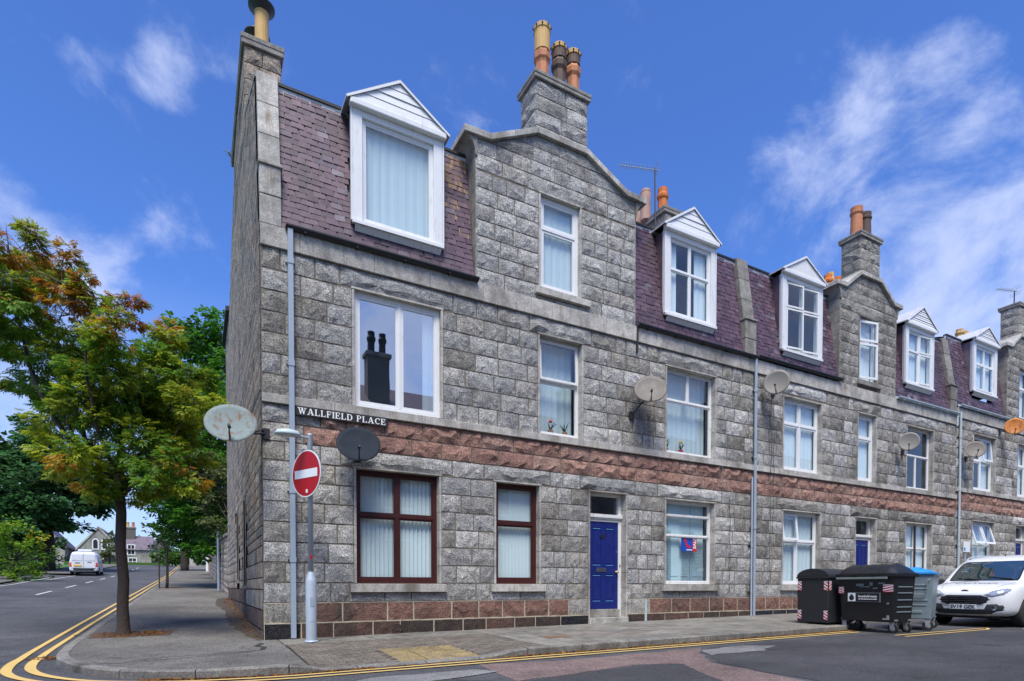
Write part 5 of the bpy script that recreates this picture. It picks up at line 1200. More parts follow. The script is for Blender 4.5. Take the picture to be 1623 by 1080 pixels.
tree('street_tree', 'slim young tree standing on the footway beyond the corner tree', (-2.25,20.6,P(-2.25,20.6)), [(-2.25,20.6,.85),(-2.22,20.6,1.8),(-2.25,20.7,3.0)], .07, [tuple(b)+([2,2],) for b in SMALL], ['lf_big','lf_dark'], 300, broad(.10), 27)
m = MB(); m.tube([(-2.55,20.6,.84),(-2.55,20.6,2.3)], .03, 8); tag(m.build('tree_stake', M['bark'], None), 'thin wooden stake beside the slim young street tree', 'stake')
tree('street_tree', 'pale trunked street tree in the far distance of the footway', (-2.17,57.5,P(-2.17,57.5)), [(-2.17,57.5,2.4),(-2.1,57.4,4.5),(-1.9,57.4,7.5)], .42, [(-1,57,9.0,2.6,[2,3]),(-3,57.6,10,2.4,[2,3]),(-.5,58,6.8,1.9,[1,4]),(1,57,8.5,2.6,[1,4]),(-3.0,58,7.6,1.3,[2,2]),(1.5,56,5.4,1.8,[1,4])], ['lf_big','lf_dark'], 130, broad(.34), 28, bark='bark')
tree('broadleaf_tree', 'dark overhanging tree behind the garden wall further up the footway', (1.6,33,G(0,33)), [(1.6,33,1.4),(1.4,33,5)], .3, [(.6,32,5.6,1.7),(.2,35,7.5,1.9),(1.5,31,7.5,2.2),(2.5,33,9,2.2),(-.4,34,4.9,1.2),(1.0,38,5,1.6),(-.3,37,6.4,1.5),(.5,42,6,2),(0,45,4.8,1.4),(-.2,29,5.2,1.2)], ['lf_dark'], 170, broad(.26), 29)
tree('feathery_tree', 'wispy pale green tree in front of the distant stone house', (-11.4,84,G(0,84)), [(-11.4,84,4),(-11.3,84,6)], .1, [(-11.4,84,5.5,1.0),(-11.2,84,6.8,.9),(-10.9,84,7.9,.6),(-11.9,84,5.0,.7)], ['lf_shrub'], 160, broad(.35), 30, droop=-.5)
tree('garden_bush', 'rounded light green bush at the far end of the road', (-4.6,80,G(0,80)), [(-4.6,80,3.9),(-4.6,80,4.6)], .1, [(-4.9,80,5.3,1.3),(-3.6,80.5,5.0,1.1),(-6,80.5,4.8,.8)], ['lf_bush'], 140, broad(.3), 31)
tree('conifer_tree', 'dark tree top showing above the far slate roofs', (38,14,0), [(38,14,0),(38,14,11),(38,14,15)], .3, [(38,14,14.6,.9),(37,14,15.2,.7),(39,14,15.0,.7),(38.2,14,15.9,.6),(36.3,14,14.8,.5)], ['lf_dark'], 70, broad(.3), 32)
# hedges
def hedge(x0, x1, y0, y1, z0, z1, label, mat, n, seed, s=.14):
    rs = np.random.default_rng(seed); m = MB(); m.box(x0+.1, x1-.1, y0+.1, y1-.1, z0, z1-.1)
    t = thing('hedge', label, 'hedge', ((x0+x1)/2, (y0+y1)/2, z0)); c = Vector(t.location)
    m.v = [tuple(Vector(v)-c) for v in m.v]; m.build('stems', M['lf_dark'], t)
    bl = []
    nx = max(1, int((x1-x0)/.8)); ny = max(1, int((y1-y0)/.8)); nz = max(1, int((z1-z0)/.6))
    for i in range(nx+1):
        for j in range(ny+1):
            for k in range(nz+1): bl.append((x0+(x1-x0)*i/nx-c.x, y0+(y1-y0)*j/ny-c.y, z0+(z1-z0)*k/nz-c.z, .55))
    leaf_cloud('foliage', bl, [mat], n, broad(s), t, seed); return t
tree('broadleaf_tree', 'rounded mid green trees closing the far end of the road behind the clipped hedge', (-3,88,G(0,88)), [(-3,88,4),(-3,88,6)], .2, [(-4.5,88,7,1.5),(-2.5,88.5,8,1.8),(-.5,88,7.4,1.8),(-3.4,88,5.6,1.3)], ['lf_bush','lf_dark'], 130, broad(.3), 34)
hedge(-4.4, -.4, 83, 84, 4.1, 6.0, 'clipped green hedge at the far end of the road', 'lf_bush', 120, 41, .25)
hedge(-21, -13.4, 36.0, 37.5, G(0,36), G(0,36)+1.3, 'dense dark hedge behind the far pavement under the bright bush', 'lf_dark', 150, 42, .2)
hedge(-14.5, -13.3, 24, 36.0, G(0,30)-.3, G(0,30)+.9, 'low green hedge along the back of the left pavement', 'lf_bush', 90, 43, .2)
# ---------------------------------------------------------------- garden walls and distant houses
def stone_wall(name, label, x0, x1, y0, y1, h, along='y', face=-1, mat='rubble', seed=1, group=None):
    t = thing(name, label, 'wall', (x0, y0, G(x0, y0)), group=group); m = MB(); n = max(1, int((y1-y0)/4)) if along == 'y' else 1
    for i in range(n):
        a, b = y0+(y1-y0)*i/n, y0+(y1-y0)*(i+1)/n; za, zb = G(x0, a), G(x0, b)
        m.add([(0,a-y0,za-.2-G(x0,y0)),(x1-x0,a-y0,za-.2-G(x0,y0)),(x1-x0,b-y0,zb-.2-G(x0,y0)),(0,b-y0,zb-.2-G(x0,y0)),(0,a-y0,za+h-G(x0,y0)),(x1-x0,a-y0,za+h-G(x0,y0)),(x1-x0,b-y0,zb+h-G(x0,y0)),(0,b-y0,zb+h-G(x0,y0))], [(4,5,6,7),(1,2,6,5),(3,0,4,7),(0,1,5,4)])
    m.build('core', M['mortar_dark'], t); s = MB(); z = 0
    while z < h-.05:
        hh = min(random.uniform(.2,.32), h-z); y = y0
        while y < min(y1, y0+40):
            w = random.uniform(.3,.7); V, F = stone_geo(w-.015, hh-.015, random, 3, 2, .03)
            s.add([(b-.0, (y-y0)+w-a, z+c+G(x0, y+w/2)-G(x0, y0)) for a, b, c in V], F); y += w
        z += hh
    tag(s.build('stone', M[mat], t), kind='stuff')
    y = y0
    while y < y1:
        w = .9; c = MB(); za = G(x0,y)+h-G(x0,y0); zb = G(x0,y+w)+h-G(x0,y0); a, b = y-y0, y-y0+w-.01
        c.add([(-.08,a,za),(x1-x0+.05,a,za),(x1-x0+.05,b,zb),(-.08,b,zb),(-.08,a,za+.1),(x1-x0+.05,a,za+.1),(x1-x0+.05,b,zb+.1),(-.08,b,zb+.1)], [(0,3,2,1),(4,5,6,7),(0,1,5,4),(1,2,6,5),(2,3,7,6),(3,0,4,7)]); c.build('coping_stone', M['dressed_dark'], t); y += w
    return t
stone_wall('garden_wall', 'stone garden wall running up the footway from the back of the corner gable', .0, .3, 12.75, 26, 2.25)
stone_wall('garden_wall', 'further stretch of stone garden wall beyond the gate gap, under the dark overhanging tree', .0, .3, 27.5, 60, 2.1)
m = MB(); m.tube([(-.18,17.6,G(0,17.6)-.1),(-.18,17.6,G(0,17.6)+3.1)], .055, 10); m.lathe([(.06,0),(.075,.05),(.04,.08)], (-.18,17.6,G(0,17.6)+3.1), 10); tag(m.build('post', M['steel'], None), 'plain pale grey post against the garden wall behind the gable', 'post')
m = MB(); m.tube([(-.1,55,G(0,55)),(-.1,55,G(0,55)+3.6)], .14, 10); m.lathe([(.15,0),(.17,.08),(.1,.14)], (-.1,55,G(0,55)+3.6), 10); tag(m.build('post', M['signwhite'], None), 'white post far up the footway beside the garden wall', 'post')
for i, (x, w) in enumerate(((-1.5,.8),(1.2,.8))):
    m = MB(); m.box(x-.4, x+.4, 78.6, 79.4, 3.4, 5.6); m.box(x-.5, x+.5, 78.5, 79.5, 5.6, 5.8); tag(m.build('gate_pier', M['dressed'], None), ('left', 'right')[i]+' one of the two pale stone gate piers at the far end of the footway', 'gate pier', 'gate piers at the end of the footway')
def bg_window(par, x0, x1, z0, z1, y, arch=False, mull=True):
    f = MB(); t = .13
    f.box(x0-t, x0, y-.06, y+.1, z0, z1); f.box(x1, x1+t, y-.06, y+.1, z0, z1); f.box(x0-t, x1+t, y-.08, y+.1, z0-t, z0)
    if arch:
        cx, r = (x0+x1)/2, (x1-x0)/2; n = 6
        for k in range(n):
            a, b = math.pi*k/n, math.pi*(k+1)/n
            f.prism([(cx+r*math.cos(a), z1+r*1.2*math.sin(a)), (cx+(r+t)*math.cos(a), z1+(r+t)*1.2*math.sin(a)), (cx+(r+t)*math.cos(b), z1+(r+t)*1.2*math.sin(b)), (cx+r*math.cos(b), z1+r*1.2*math.sin(b))], y-.06, y+.1)
    else: f.box(x0-t, x1+t, y-.06, y+.1, z1, z1+t)
    if mull: f.box((x0+x1)/2-.04, (x0+x1)/2+.04, y-.02, y+.05, z0, z1); f.box(x0, x1, y-.018, y+.05, (z0+z1)/2-.04, (z0+z1)/2+.04)
    w = f.build('window', M['signwhite'], par); g = MB(); g.box(x0, x1, y-.009, y-.004, z0, z1)
    if arch:
        cx, r = (x0+x1)/2, (x1-x0)/2; pts = [(cx+r*math.cos(math.pi*k/6), z1+r*1.2*math.sin(math.pi*k/6)) for k in range(7)]; g.prism(pts, y-.009, y-.004)
    g.build('pane', M['deepblack'], w)
def bg_gable(par, x0, x1, y0, y1, z0, ze, za, wall='granite_worn', ridge='y'):
    m = MB(); cx = (x0+x1)/2
    if ridge == 'y':
        m.prism([(x0,z0),(x1,z0),(x1,ze),(cx,za),(x0,ze)], y0, y1); m.build('wall', M[wall], par)
        r = MB()
        for s in (-1, 1):
            ex = x0-.25 if s < 0 else x1+.25; k = (za-ze)/((x1-x0)/2); ez = ze-.25*k; pts = [(ex,ez+.05),(cx,za+.05),(cx,za+.25),(ex,ez+.22)]
            r.prism(pts if s > 0 else pts[::-1], y0+.35, y1+.2)
        r.build('roof', M['slate'], par)
        c = MB()
        for s in (-1, 1):
            ex = x0-.2 if s < 0 else x1+.2; k = (za-ze)/((x1-x0)/2); ez = ze-.2*k; pts = [(ex,ez-.05),(cx,za-.05),(cx,za+.28),(ex,ez+.28)]
            c.prism(pts if s > 0 else pts[::-1], y0-.12, y0+.3499)
        c.build('skew', M['dressed'], par)
    else:
        m.box(x0, x1, y0, y1, z0, ze); m.build('wall', M[wall], par); r = MB(); cy = (y0+y1)/2
        r.add([(x0-.2,y0-.25,ze),(x1+.2,y0-.25,ze),(x1+.2,cy,za),(x0-.2,cy,za),(x0-.2,y1+.25,ze),(x1+.2,y1+.25,ze)], [(0,1,2,3),(3,2,5,4),(0,3,4),(1,5,2)]); r.build('roof', M['slate'], par)
zb = 4.0
h = thing('stone_hall', 'distant grey stone building with twin arched windows and an arched doorway beyond the white van', 'house', (0,0,0))
bg_gable(h, -16.1, -11.0, 92, 100, zb-.4, 6.4, 9.5); bg_gable(h, -11.0, -7.2, 94.5, 100, zb-.4, 6.6, 8.9, ridge='x'); chimney(h, -10.7, -9.4, 96.5, 97.5, 8.6, 10.0, .25, [(-10.4,97,.8,.22,['buff'],3),(-9.7,97,.8,.22,['terracotta'],3)], 'granite', stones=False)
bg_window(h, -14.2, -13.65, 6.5, 7.5, 92, True, False); bg_window(h, -13.1, -12.55, 6.5, 7.5, 92, True, False); bg_window(h, -10.2, -9.4, 5.9, 7.3, 94.5); bg_window(h, -10.1, -9.2, 4.3, 5.3, 94.5)
d = MB(); d.lathe([(.0,0)],(0,0,0)) if False else None
d = MB(); cx = -12.2; pts = [(cx-.75,zb-.3),(cx+.75,zb-.3)]+[(cx+.75*math.cos(math.pi*k/8), 4.9+.75*math.sin(math.pi*k/8)) for k in range(9)]; d.prism(pts, 91.93, 91.99); d.build('doorway', M['deepblack'], h)
d = MB()
for k in range(8):
    a, b = math.pi*k/8, math.pi*(k+1)/8; d.prism([(cx+.75*math.cos(a),4.9+.75*math.sin(a)),(cx+1.0*math.cos(a),4.9+1.0*math.sin(a)),(cx+1.0*math.cos(b),4.9+1.0*math.sin(b)),(cx+.75*math.cos(b),4.9+.75*math.sin(b))], 91.85, 91.99)
d.build('door_arch', M['dressed'], h)
h = thing('stone_house', 'distant gabled stone house with white windows left of the twin arched hall', 'house', (0,0,0))
bg_gable(h, -22.3, -17.2, 90, 99, zb-.6, 6.6, 9.4); bg_window(h, -20.6, -19.9, 6.3, 7.7, 90); bg_window(h, -19.5, -18.8, 6.3, 7.7, 90); bg_gable(h, -28.5, -22.3, 92, 99, zb-.6, 6.8, 9.2, ridge='x'); bg_window(h, -25, -23.9, 5.5, 7.3, 92)
h = thing('stone_house', 'distant stone house with a small gablet and bay window right of the corner tree trunk', 'house', (0,0,0))
bg_gable(h, -10.6, -5.2, 101, 107, zb-.4, 7.2, 8.8, ridge='x'); bg_gable(h, -10.2, -8.1, 99.5, 103, zb-.4, 7.3, 9.1); bg_window(h, -9.7, -8.6, 5.9, 7.6, 99.5); bg_window(h, -9.7, -8.6, 4.2, 5.2, 99.5); bg_gable(h, -8.0, -4.8, 95, 98, zb-.4, 5.0, 6.0, ridge='x')
m = MB(); m.box(-17, -5, 88, 88.4, zb-.5, 4.45); tag(m.build('low_wall', M['lf_bush'] if False else M['grass'], None), 'low green verge strip in front of the distant stone hall', 'verge', kind='structure')
m = MB(); m.box(-24, -15.4, 64, 64.4, G(0,64)-.3, G(0,64)+1.0); tag(m.build('boundary_wall', M['rubble'], None), 'brown stone boundary wall behind the parked-up greenery left of the driving van', 'wall')
# ---------------------------------------------------------------- vans
def loft_body(st, wheels, cuts=True, width=.88):
    """st: list of (s, zbottom, halfwidth, zbelt, shoulder halfwidth, zroof, crown)"""
    bm = bmesh.new(); rings = []
    for (s, zb, w, zl, wt, zr, cr) in st:
        half = [(w*.80, zb), (w*.97, zb+.06), (w, zb+.22), (w*1.0, (zb+.22+zl)/2), (w*.985, zl), (wt+.03, zl+(zr-zl)*.80), (wt-.06, zr-.015), (wt*.55, zr+cr*.8), (0, zr+cr)]
        pts = [(0, zb)] + half; ring = [bm.verts.new((s, -y, z)) for y, z in pts] + [bm.verts.new((s, y, z)) for y, z in pts[-2:0:-1]]
        rings.append(ring)
    n = len(rings[0])
    for a, b in zip(rings[:-1], rings[1:]):
        for i in range(n): bm.faces.new((a[i], a[(i+1) % n], b[(i+1) % n], b[i]))
    bm.faces.new(rings[0][::-1]); bm.faces.new(rings[-1]); bmesh.ops.recalc_face_normals(bm, faces=bm.faces)
    me = bpy.data.meshes.new('body'); bm.to_mesh(me); bm.free()
    o = bpy.data.objects.new('body', me); COL.objects.link(o); md = o.modifiers.new('s', 'SUBSURF'); md.levels = 2
    tmp = []
    # wheel arches: cut only the outer 0.3 m on both sides
    for (wx, wz, wr) in wheels:
        for s in (-1, 1):
            c = MB(); c.lathe([(wr, 0), (wr, .34)], (wx, (width-.28) if s > 0 else -(width-.28)-.34, wz), 28, axis='y'); cm = c.mesh('c', M['deepblack']); co = bpy.data.objects.new('c', cm); COL.objects.link(co); tmp.append(co)
            bo = o.modifiers.new('b', 'BOOLEAN'); bo.operation = 'DIFFERENCE'; bo.object = co; bo.solver = 'EXACT'
    dg = bpy.context.evaluated_depsgraph_get(); dg.update(); res = bpy.data.meshes.new_from_object(o.evaluated_get(dg))
    if len(res.polygons) < 800:
        for b_ in o.modifiers:
            if b_.type == 'BOOLEAN': b_.solver = 'FAST'
        dg.update(); res = bpy.data.meshes.new_from_object(o.evaluated_get(bpy.context.evaluated_depsgraph_get()))
    for t in tmp: bpy.data.objects.remove(t)
    bpy.data.objects.remove(o); return res
def wrap(bvh, pts, dirv, off=.006, rings=4, mat=None, name='panel', parent=None, edge=.0, bulge=.0):
    """a thin panel following the body: pts are 3D points of a convex outline, cast along dirv"""
    c = Vector((0,0,0)); P3 = [Vector(p) for p in pts]
    out = []
    for a, b in zip(P3, P3[1:]+P3[:1]):
        n = max(1, int((b-a).length/.06))
        for i in range(n): out.append(a.lerp(b, i/n))
    for p in out: c += p
    c /= len(out); V = []; d = Vector(dirv).normalized(); ok = True
    def hit(p, o_):
        h = bvh.ray_cast(p-d*3, d, 8)
        return (h[0]-d*o_) if h[0] is not None else p
    for r in range(rings+1):
        t = 1-r/(rings+.0) if r < rings else 0
        if r == rings: V.append(hit(c, off+bulge)); break
        for p in out: V.append(hit(c.lerp(p, t), (edge if r == 0 else off)+bulge*(1-t*t)))
    n = len(out); F = []
    for r in range(rings-1):
        for i in range(n): F.append((r*n+i, r*n+(i+1) % n, (r+1)*n+(i+1) % n, (r+1)*n+i))
    e = (rings-1)*n
    for i in range(n): F.append((e+i, e+(i+1) % n, rings*n))
    m = MB(); m.add(V, F); return m.build(name, M[mat], parent, smooth=True)
M['vanwhite'] = plain('white_vehicle_paint', (.68,.70,.73), .28, var=.015, coat=.6); M['tyre'] = plain('black_tyre', (.02,.02,.021), .85, var=.2); M['plastic'] = plain('dark_bumper_plastic', (.028,.032,.038), .6, var=.15); M['grille'] = plain('gloss_black_grille', (.012,.012,.016), .25)
M['alloy'] = plain('silver_alloy', (.50,.52,.55), .35, metal=.85); M['lamp'] = plain('headlamp_glass', (.45,.48,.54), .12, metal=.5, var=.6, vs=28, coat=1); M['redlamp'] = plain('red_tail_lamp', (.65,.06,.02), .25, coat=.6); M['plate'] = plain('white_number_plate', (.60,.66,.72), .4, var=.02); M['yplate'] = plain('yellow_number_plate', (.75,.48,.04), .4, var=.02); M['letterblack'] = plain('black_plate_lettering', (.015,.015,.02), .5, var=0); M['greytext'] = plain('grey_bonnet_lettering', (.16,.17,.20), .5, var=0)
def wheel(par, x, y, z, r, side, steel=False):
    w = MB(); wd = .2; s = side
    w.lathe([(r*.62,-wd/2),(r*.93,-wd/2),(r,-wd/2+.03),(r,wd/2-.03),(r*.93,wd/2),(r*.62,wd/2)], (x,y,z), 32, axis='y', cap=False); t = w.build('wheel', M['tyre'], par, smooth=True)
    q = MB(); f = y+s*(wd/2-.01); q.lathe([(r*.66,f-y-s*.03),(r*.66,f-y+s*.0),(r*.60,f-y+s*.006),(r*.57,f-y-s*.05)], (x,y,z), 32, axis='y', cap=False)
    for k in range(5):
        a = 2*math.pi*k/5+.3
        for da in (-.13, .13):
            p0 = Vector((x+r*.12*math.cos(a), f+s*.0, z+r*.12*math.sin(a))); p1 = Vector((x+r*.61*math.cos(a+da), f-s*.004, z+r*.61*math.sin(a+da))); q.tube([p0, p1], [.028,.018], 6)
    q.lathe([(r*.17,f-y-s*.03),(r*.17,f-y+s*.015),(r*.1,f-y+s*.02),(.001,f-y+s*.02)], (x,y,z), 16, axis='y', cap=False); q.build('rim', M['alloy'], t)
    b = MB(); b.lathe([(r*.64,f-y-s*.07),(.001,f-y-s*.07)], (x,y,z), 24, axis='y', cap=False); b.build('brake_backing', M['deepblack'], t)
def van(name, label, loc, rotz, distant=False):
    t = thing(name, label, 'van', loc, rotz)
    st = [(0.0,.34,.42,.60,.36,.70,.0),(.05,.26,.66,.62,.58,.78,.0),(.20,.23,.80,.66,.70,.87,.01),(.42,.22,.86,.74,.77,.935,.015),(.68,.22,.875,.80,.79,.975,.02),(.82,.22,.88,.83,.78,1.005,.02),(.90,.22,.88,.86,.78,1.05,.02),(1.25,.22,.88,.92,.76,1.35,.02),(1.55,.22,.88,.94,.75,1.54,.02),(2.0,.22,.88,.94,.75,1.63,.02),(3.0,.22,.88,.94,.75,1.665,.02),(3.9,.24,.88,.94,.75,1.655,.02),(4.08,.26,.87,.94,.73,1.61,.02),(4.14,.30,.84,.9,.68,1.50,.0)]
    wh = [(.82,.315,.375),(3.36,.315,.375)]
    me = loft_body(st, wh); me.materials.clear(); me.materials.append(M['vanwhite']); me.polygons.foreach_set('use_smooth', [True]*len(me.polygons))
    body = obj('body', me, t); me.set_sharp_from_angle(angle=R_(38))
    bv = BVHTree.FromPolygons([v.co[:] for v in me.vertices], [tuple(p.vertices) for p in me.polygons])
    for (x, z, r) in wh:
        for s in (-1, 1): wheel(t, x, s*.765, .305, .305, s)
    us = MB(); us.box(.3, 3.9, -.58, .58, .18, .5); us.build('underbody', M['deepblack'], t)
    F = lambda y, z: (0, y, z)
    # windscreen and side windows
    wrap(bv, [F(-.66,1.025),F(.66,1.025),F(.675,1.07),F(.635,1.44),F(.56,1.485),F(-.56,1.485),F(-.635,1.44),F(-.675,1.07)], (1,0,0), .014, 9, 'grille', 'windscreen_seal', t, edge=.010)
    wrap(bv, [F(-.635,1.045),F(.635,1.045),F(.65,1.08),F(.61,1.425),F(.54,1.465),F(-.54,1.465),F(-.61,1.425),F(-.65,1.08)], (1,0,0), .024, 9, 'screen', 'windscreen', t, edge=.020)
    for s in (-1, 1):
        S = lambda x, z: (x, s*0, z)
        dv = (0, -s, 0)
        pts = [S(1.25,.99),S(2.25,.97),S(2.28,1.03),S(2.20,1.40),S(2.05,1.46),S(1.75,1.42),S(1.46,1.25)]
        wrap(bv, pts if s > 0 else pts[::-1], dv, .008, 4, 'screen', 'side_window', t)
        pts = [S(1.02,.95),S(1.18,.97),S(1.21,1.02),S(1.17,1.09)]; wrap(bv, pts, dv, .008, 3, 'grille', 'quarter_window', t)
        pts = [S(.42,.335+.0),S(.42,.50),S(.50,.62),S(.66,.72),S(.98,.72),S(1.14,.62),S(1.22,.48),S(1.22,.335)]
        dh = MB(); dh.box(1.95, 2.12, (s*.885 if s > 0 else -.905), (s*.905 if s > 0 else -.885), .90, .93); dh.build('door_handle', M['vanwhite'], t, bevel=.005)
        mr = MB(); mr.add([(1.22,s*.88,.92),(1.30,s*.88,.92),(1.30,s*1.06,.90),(1.20,s*1.06,.90),(1.22,s*.88,1.04),(1.32,s*.88,1.04),(1.33,s*1.06,1.09),(1.22,s*1.06,1.09)], [(0,3,2,1),(4,5,6,7),(0,1,5,4),(1,2,6,5),(2,3,7,6),(3,0,4,7)]); mr.build('door_mirror', M['plastic'], t, bevel=.02)
        # headlamp
        pts = [F(s*.36,.70),F(s*.52,.655),F(s*.70,.70),F(s*.795,.80),F(s*.80,.86),F(s*.70,.85),F(s*.50,.79)]
        wrap(bv, pts if s > 0 else pts[::-1], (1,0,0), .012, 4, 'lamp', 'headlight', t, bulge=.01)
        pts = [F(s*.36,.35),F(s*.52,.33),F(s*.74,.37),F(s*.70,.49),F(s*.60,.515),F(s*.44,.50)]; wrap(bv, pts, (1,0,0), .012, 3, 'plastic', 'fog_lamp_surround', t)
        fl = MB(); p = bv.ray_cast(Vector((-2, s*.57, .42)), Vector((1,0,0)))[0]; fl.lathe([(.045,-.03),(.045,-.018),(.03,-.012),(.0,-.012)], (p.x-.0, s*.57, .42), 14, axis='x', cap=False); fl.build('fog_lamp', M['lamp'], t)
    g = wrap(bv, [F(-.43,.53),F(-.33,.49),F(.33,.49),F(.43,.53),F(.50,.60),F(.44,.67),F(.33,.70),F(-.33,.70),F(-.44,.67),F(-.50,.60)], (1,0,0), .012, 4, 'grille', 'grille', t)
    gb = MB()
    for k in range(4):
        z = .53+.042*k; w = .43-.02*abs(k-1.5); pr = [bv.ray_cast(Vector((-2, w*q/4, z)), Vector((1,0,0)))[0] for q in range(-4, 5)]; gb.tube([(p.x-.022, p.y, p.z) for p in pr], .006, 5)
    gb.build('grille_bar', M['chromedark'], g)
    wrap(bv, [F(-.66,.275),F(.66,.275),F(.74,.33),F(.72,.40),F(.30,.395),F(-.30,.395),F(-.72,.40),F(-.74,.33)], (1,0,0), .010, 4, 'plastic', 'front_bumper', t)
    nose = bv.ray_cast(Vector((-2,0,.44)), Vector((1,0,0)))[0].x
    pl = MB(); pl.box(nose-.028, nose-.012, -.26, .26, .385, .495); p = pl.build('number_plate', M['plate'] if not distant else M['yplate'], t, bevel=.003)
    if not distant:
        mt = text_mesh('SV19 GEK', .115, .0015, M['letterblack'], 'registration', bold=.0025, sx=.98); o = obj('registration', mt, p); o.location = (nose-.030, 0, .438); o.rotation_euler = (math.pi/2, 0, -math.pi/2)
        # bonnet script, laid onto the bonnet
        mt = text_mesh('Colvean', .20, 0, M['greytext'], 'bonnet_lettering', bold=-.001, sx=1.25, shear=.35)
        for v in mt.vertices:
            y, zz = -v.co.x, v.co.y; hx = 0 ; h = bv.ray_cast(Vector((.52+zz*1.2, y, 3)), Vector((0,0,-1)))[0]; v.co = (h.x, h.y, h.z+.004)
        obj('bonnet_lettering', mt, t)
        for s_ in (-1, 1):
            hl = MB(); pp = []
            for k in range(9):
                xx = .16+.62*k/8; yy = s_*(.50+.16*math.sin(k/8*1.5)); h = bv.ray_cast(Vector((xx, yy, 3)), Vector((0,0,-1)))[0]; pp.append((h.x, h.y, h.z+.001))
            hl.tube(pp, .0035, 4); hl.build('bonnet_gap', M['chromedark'], t)
        sw = MB(); pts = []
        for k in range(14):
            a = k/13; y = .62-.62*a; xx = .55+.16*math.sin(a*2.2)+.05*a; h = bv.ray_cast(Vector((xx, y, 3)), Vector((0,0,-1)))[0]; pts.append((h.x, h.y, h.z+.003))
        sw.tube(pts, [.006+.012*math.sin(math.pi*k/13)*(1-k/16) for k in range(14)], 5); sw.build('bonnet_swoosh', M['greytext'], t)
        bd = MB(); h = bv.ray_cast(Vector((-2,0,.79)), Vector((1,0,0)))[0]; bd.lathe([(.0,-.006),(.05,-.006),(.058,0)], (h.x-.003,0,.79), 18, axis='x', cap=False); 
        bd.v = [(x_, y_*1.35, .79+(z_-.79)*.6) for x_, y_, z_ in bd.v]; bd.build('badge', M['chromedark'], t)
        wi = MB()
        for (ya, yb, z0, z1) in ((-.58,-.10,1.05,1.11),(.05,.50,1.045,1.08)):
            a = bv.ray_cast(Vector((-2,ya,z0)), Vector((1,0,0)))[0]; b = bv.ray_cast(Vector((-2,yb,z1)), Vector((1,0,0)))[0]; wi.tube([(a.x-.04,a.y,a.z+.01),(b.x-.03,b.y,b.z+.01)], [.014,.007], 6)
        wi.build('wiper', M['deepblack'], t)
        an = MB(); an.tube([(1.95,.0,1.60),(1.98,.0,1.66)], .014, 8); an.tube([(1.97,0,1.65),(2.08,0,1.82)], .004, 6); an.build('aerial', M['deepblack'], t)
        for s in (-1, 1):
            rr = MB(); pp = [(x_, s*.66, bv.ray_cast(Vector((x_, s*.66, 3)), Vector((0,0,-1)))[0].z+.045) for x_ in (1.75,2.0,2.5,3.0,3.5,3.9)]; pp = [(1.66,s*.66,pp[0][2]-.07)]+pp+[(4.0,s*.66,pp[-1][2]-.06)]; rr.tube(pp, .016, 6); rr.build('roof_rail', M['steel'], t)
    return t, bv
M['chromedark'] = plain('dark_chrome', (.16,.16,.18), .3, metal=.8)
M['screen'] = glass_mat('tinted_screen', 2.0, .10)
def tinted():
    m, nt, b = newmat('vehicle_screen'); b.inputs['Base Color'].default_value = (.012,.028,.030,1); b.inputs['Roughness'].default_value = .03; b.inputs['Specular IOR Level'].default_value = 1.0; b.inputs['Coat Weight'].default_value = 1.0; b.inputs['Coat IOR'].default_value = 2.2; b.inputs['Coat Roughness'].default_value = .01; return m
M['screen'] = tinted()
van('parked_van', 'white panel van parked nose towards the bins with script lettering on its bonnet', (14.10, -4.25, RD(15.5, -4.2)), 0.0)
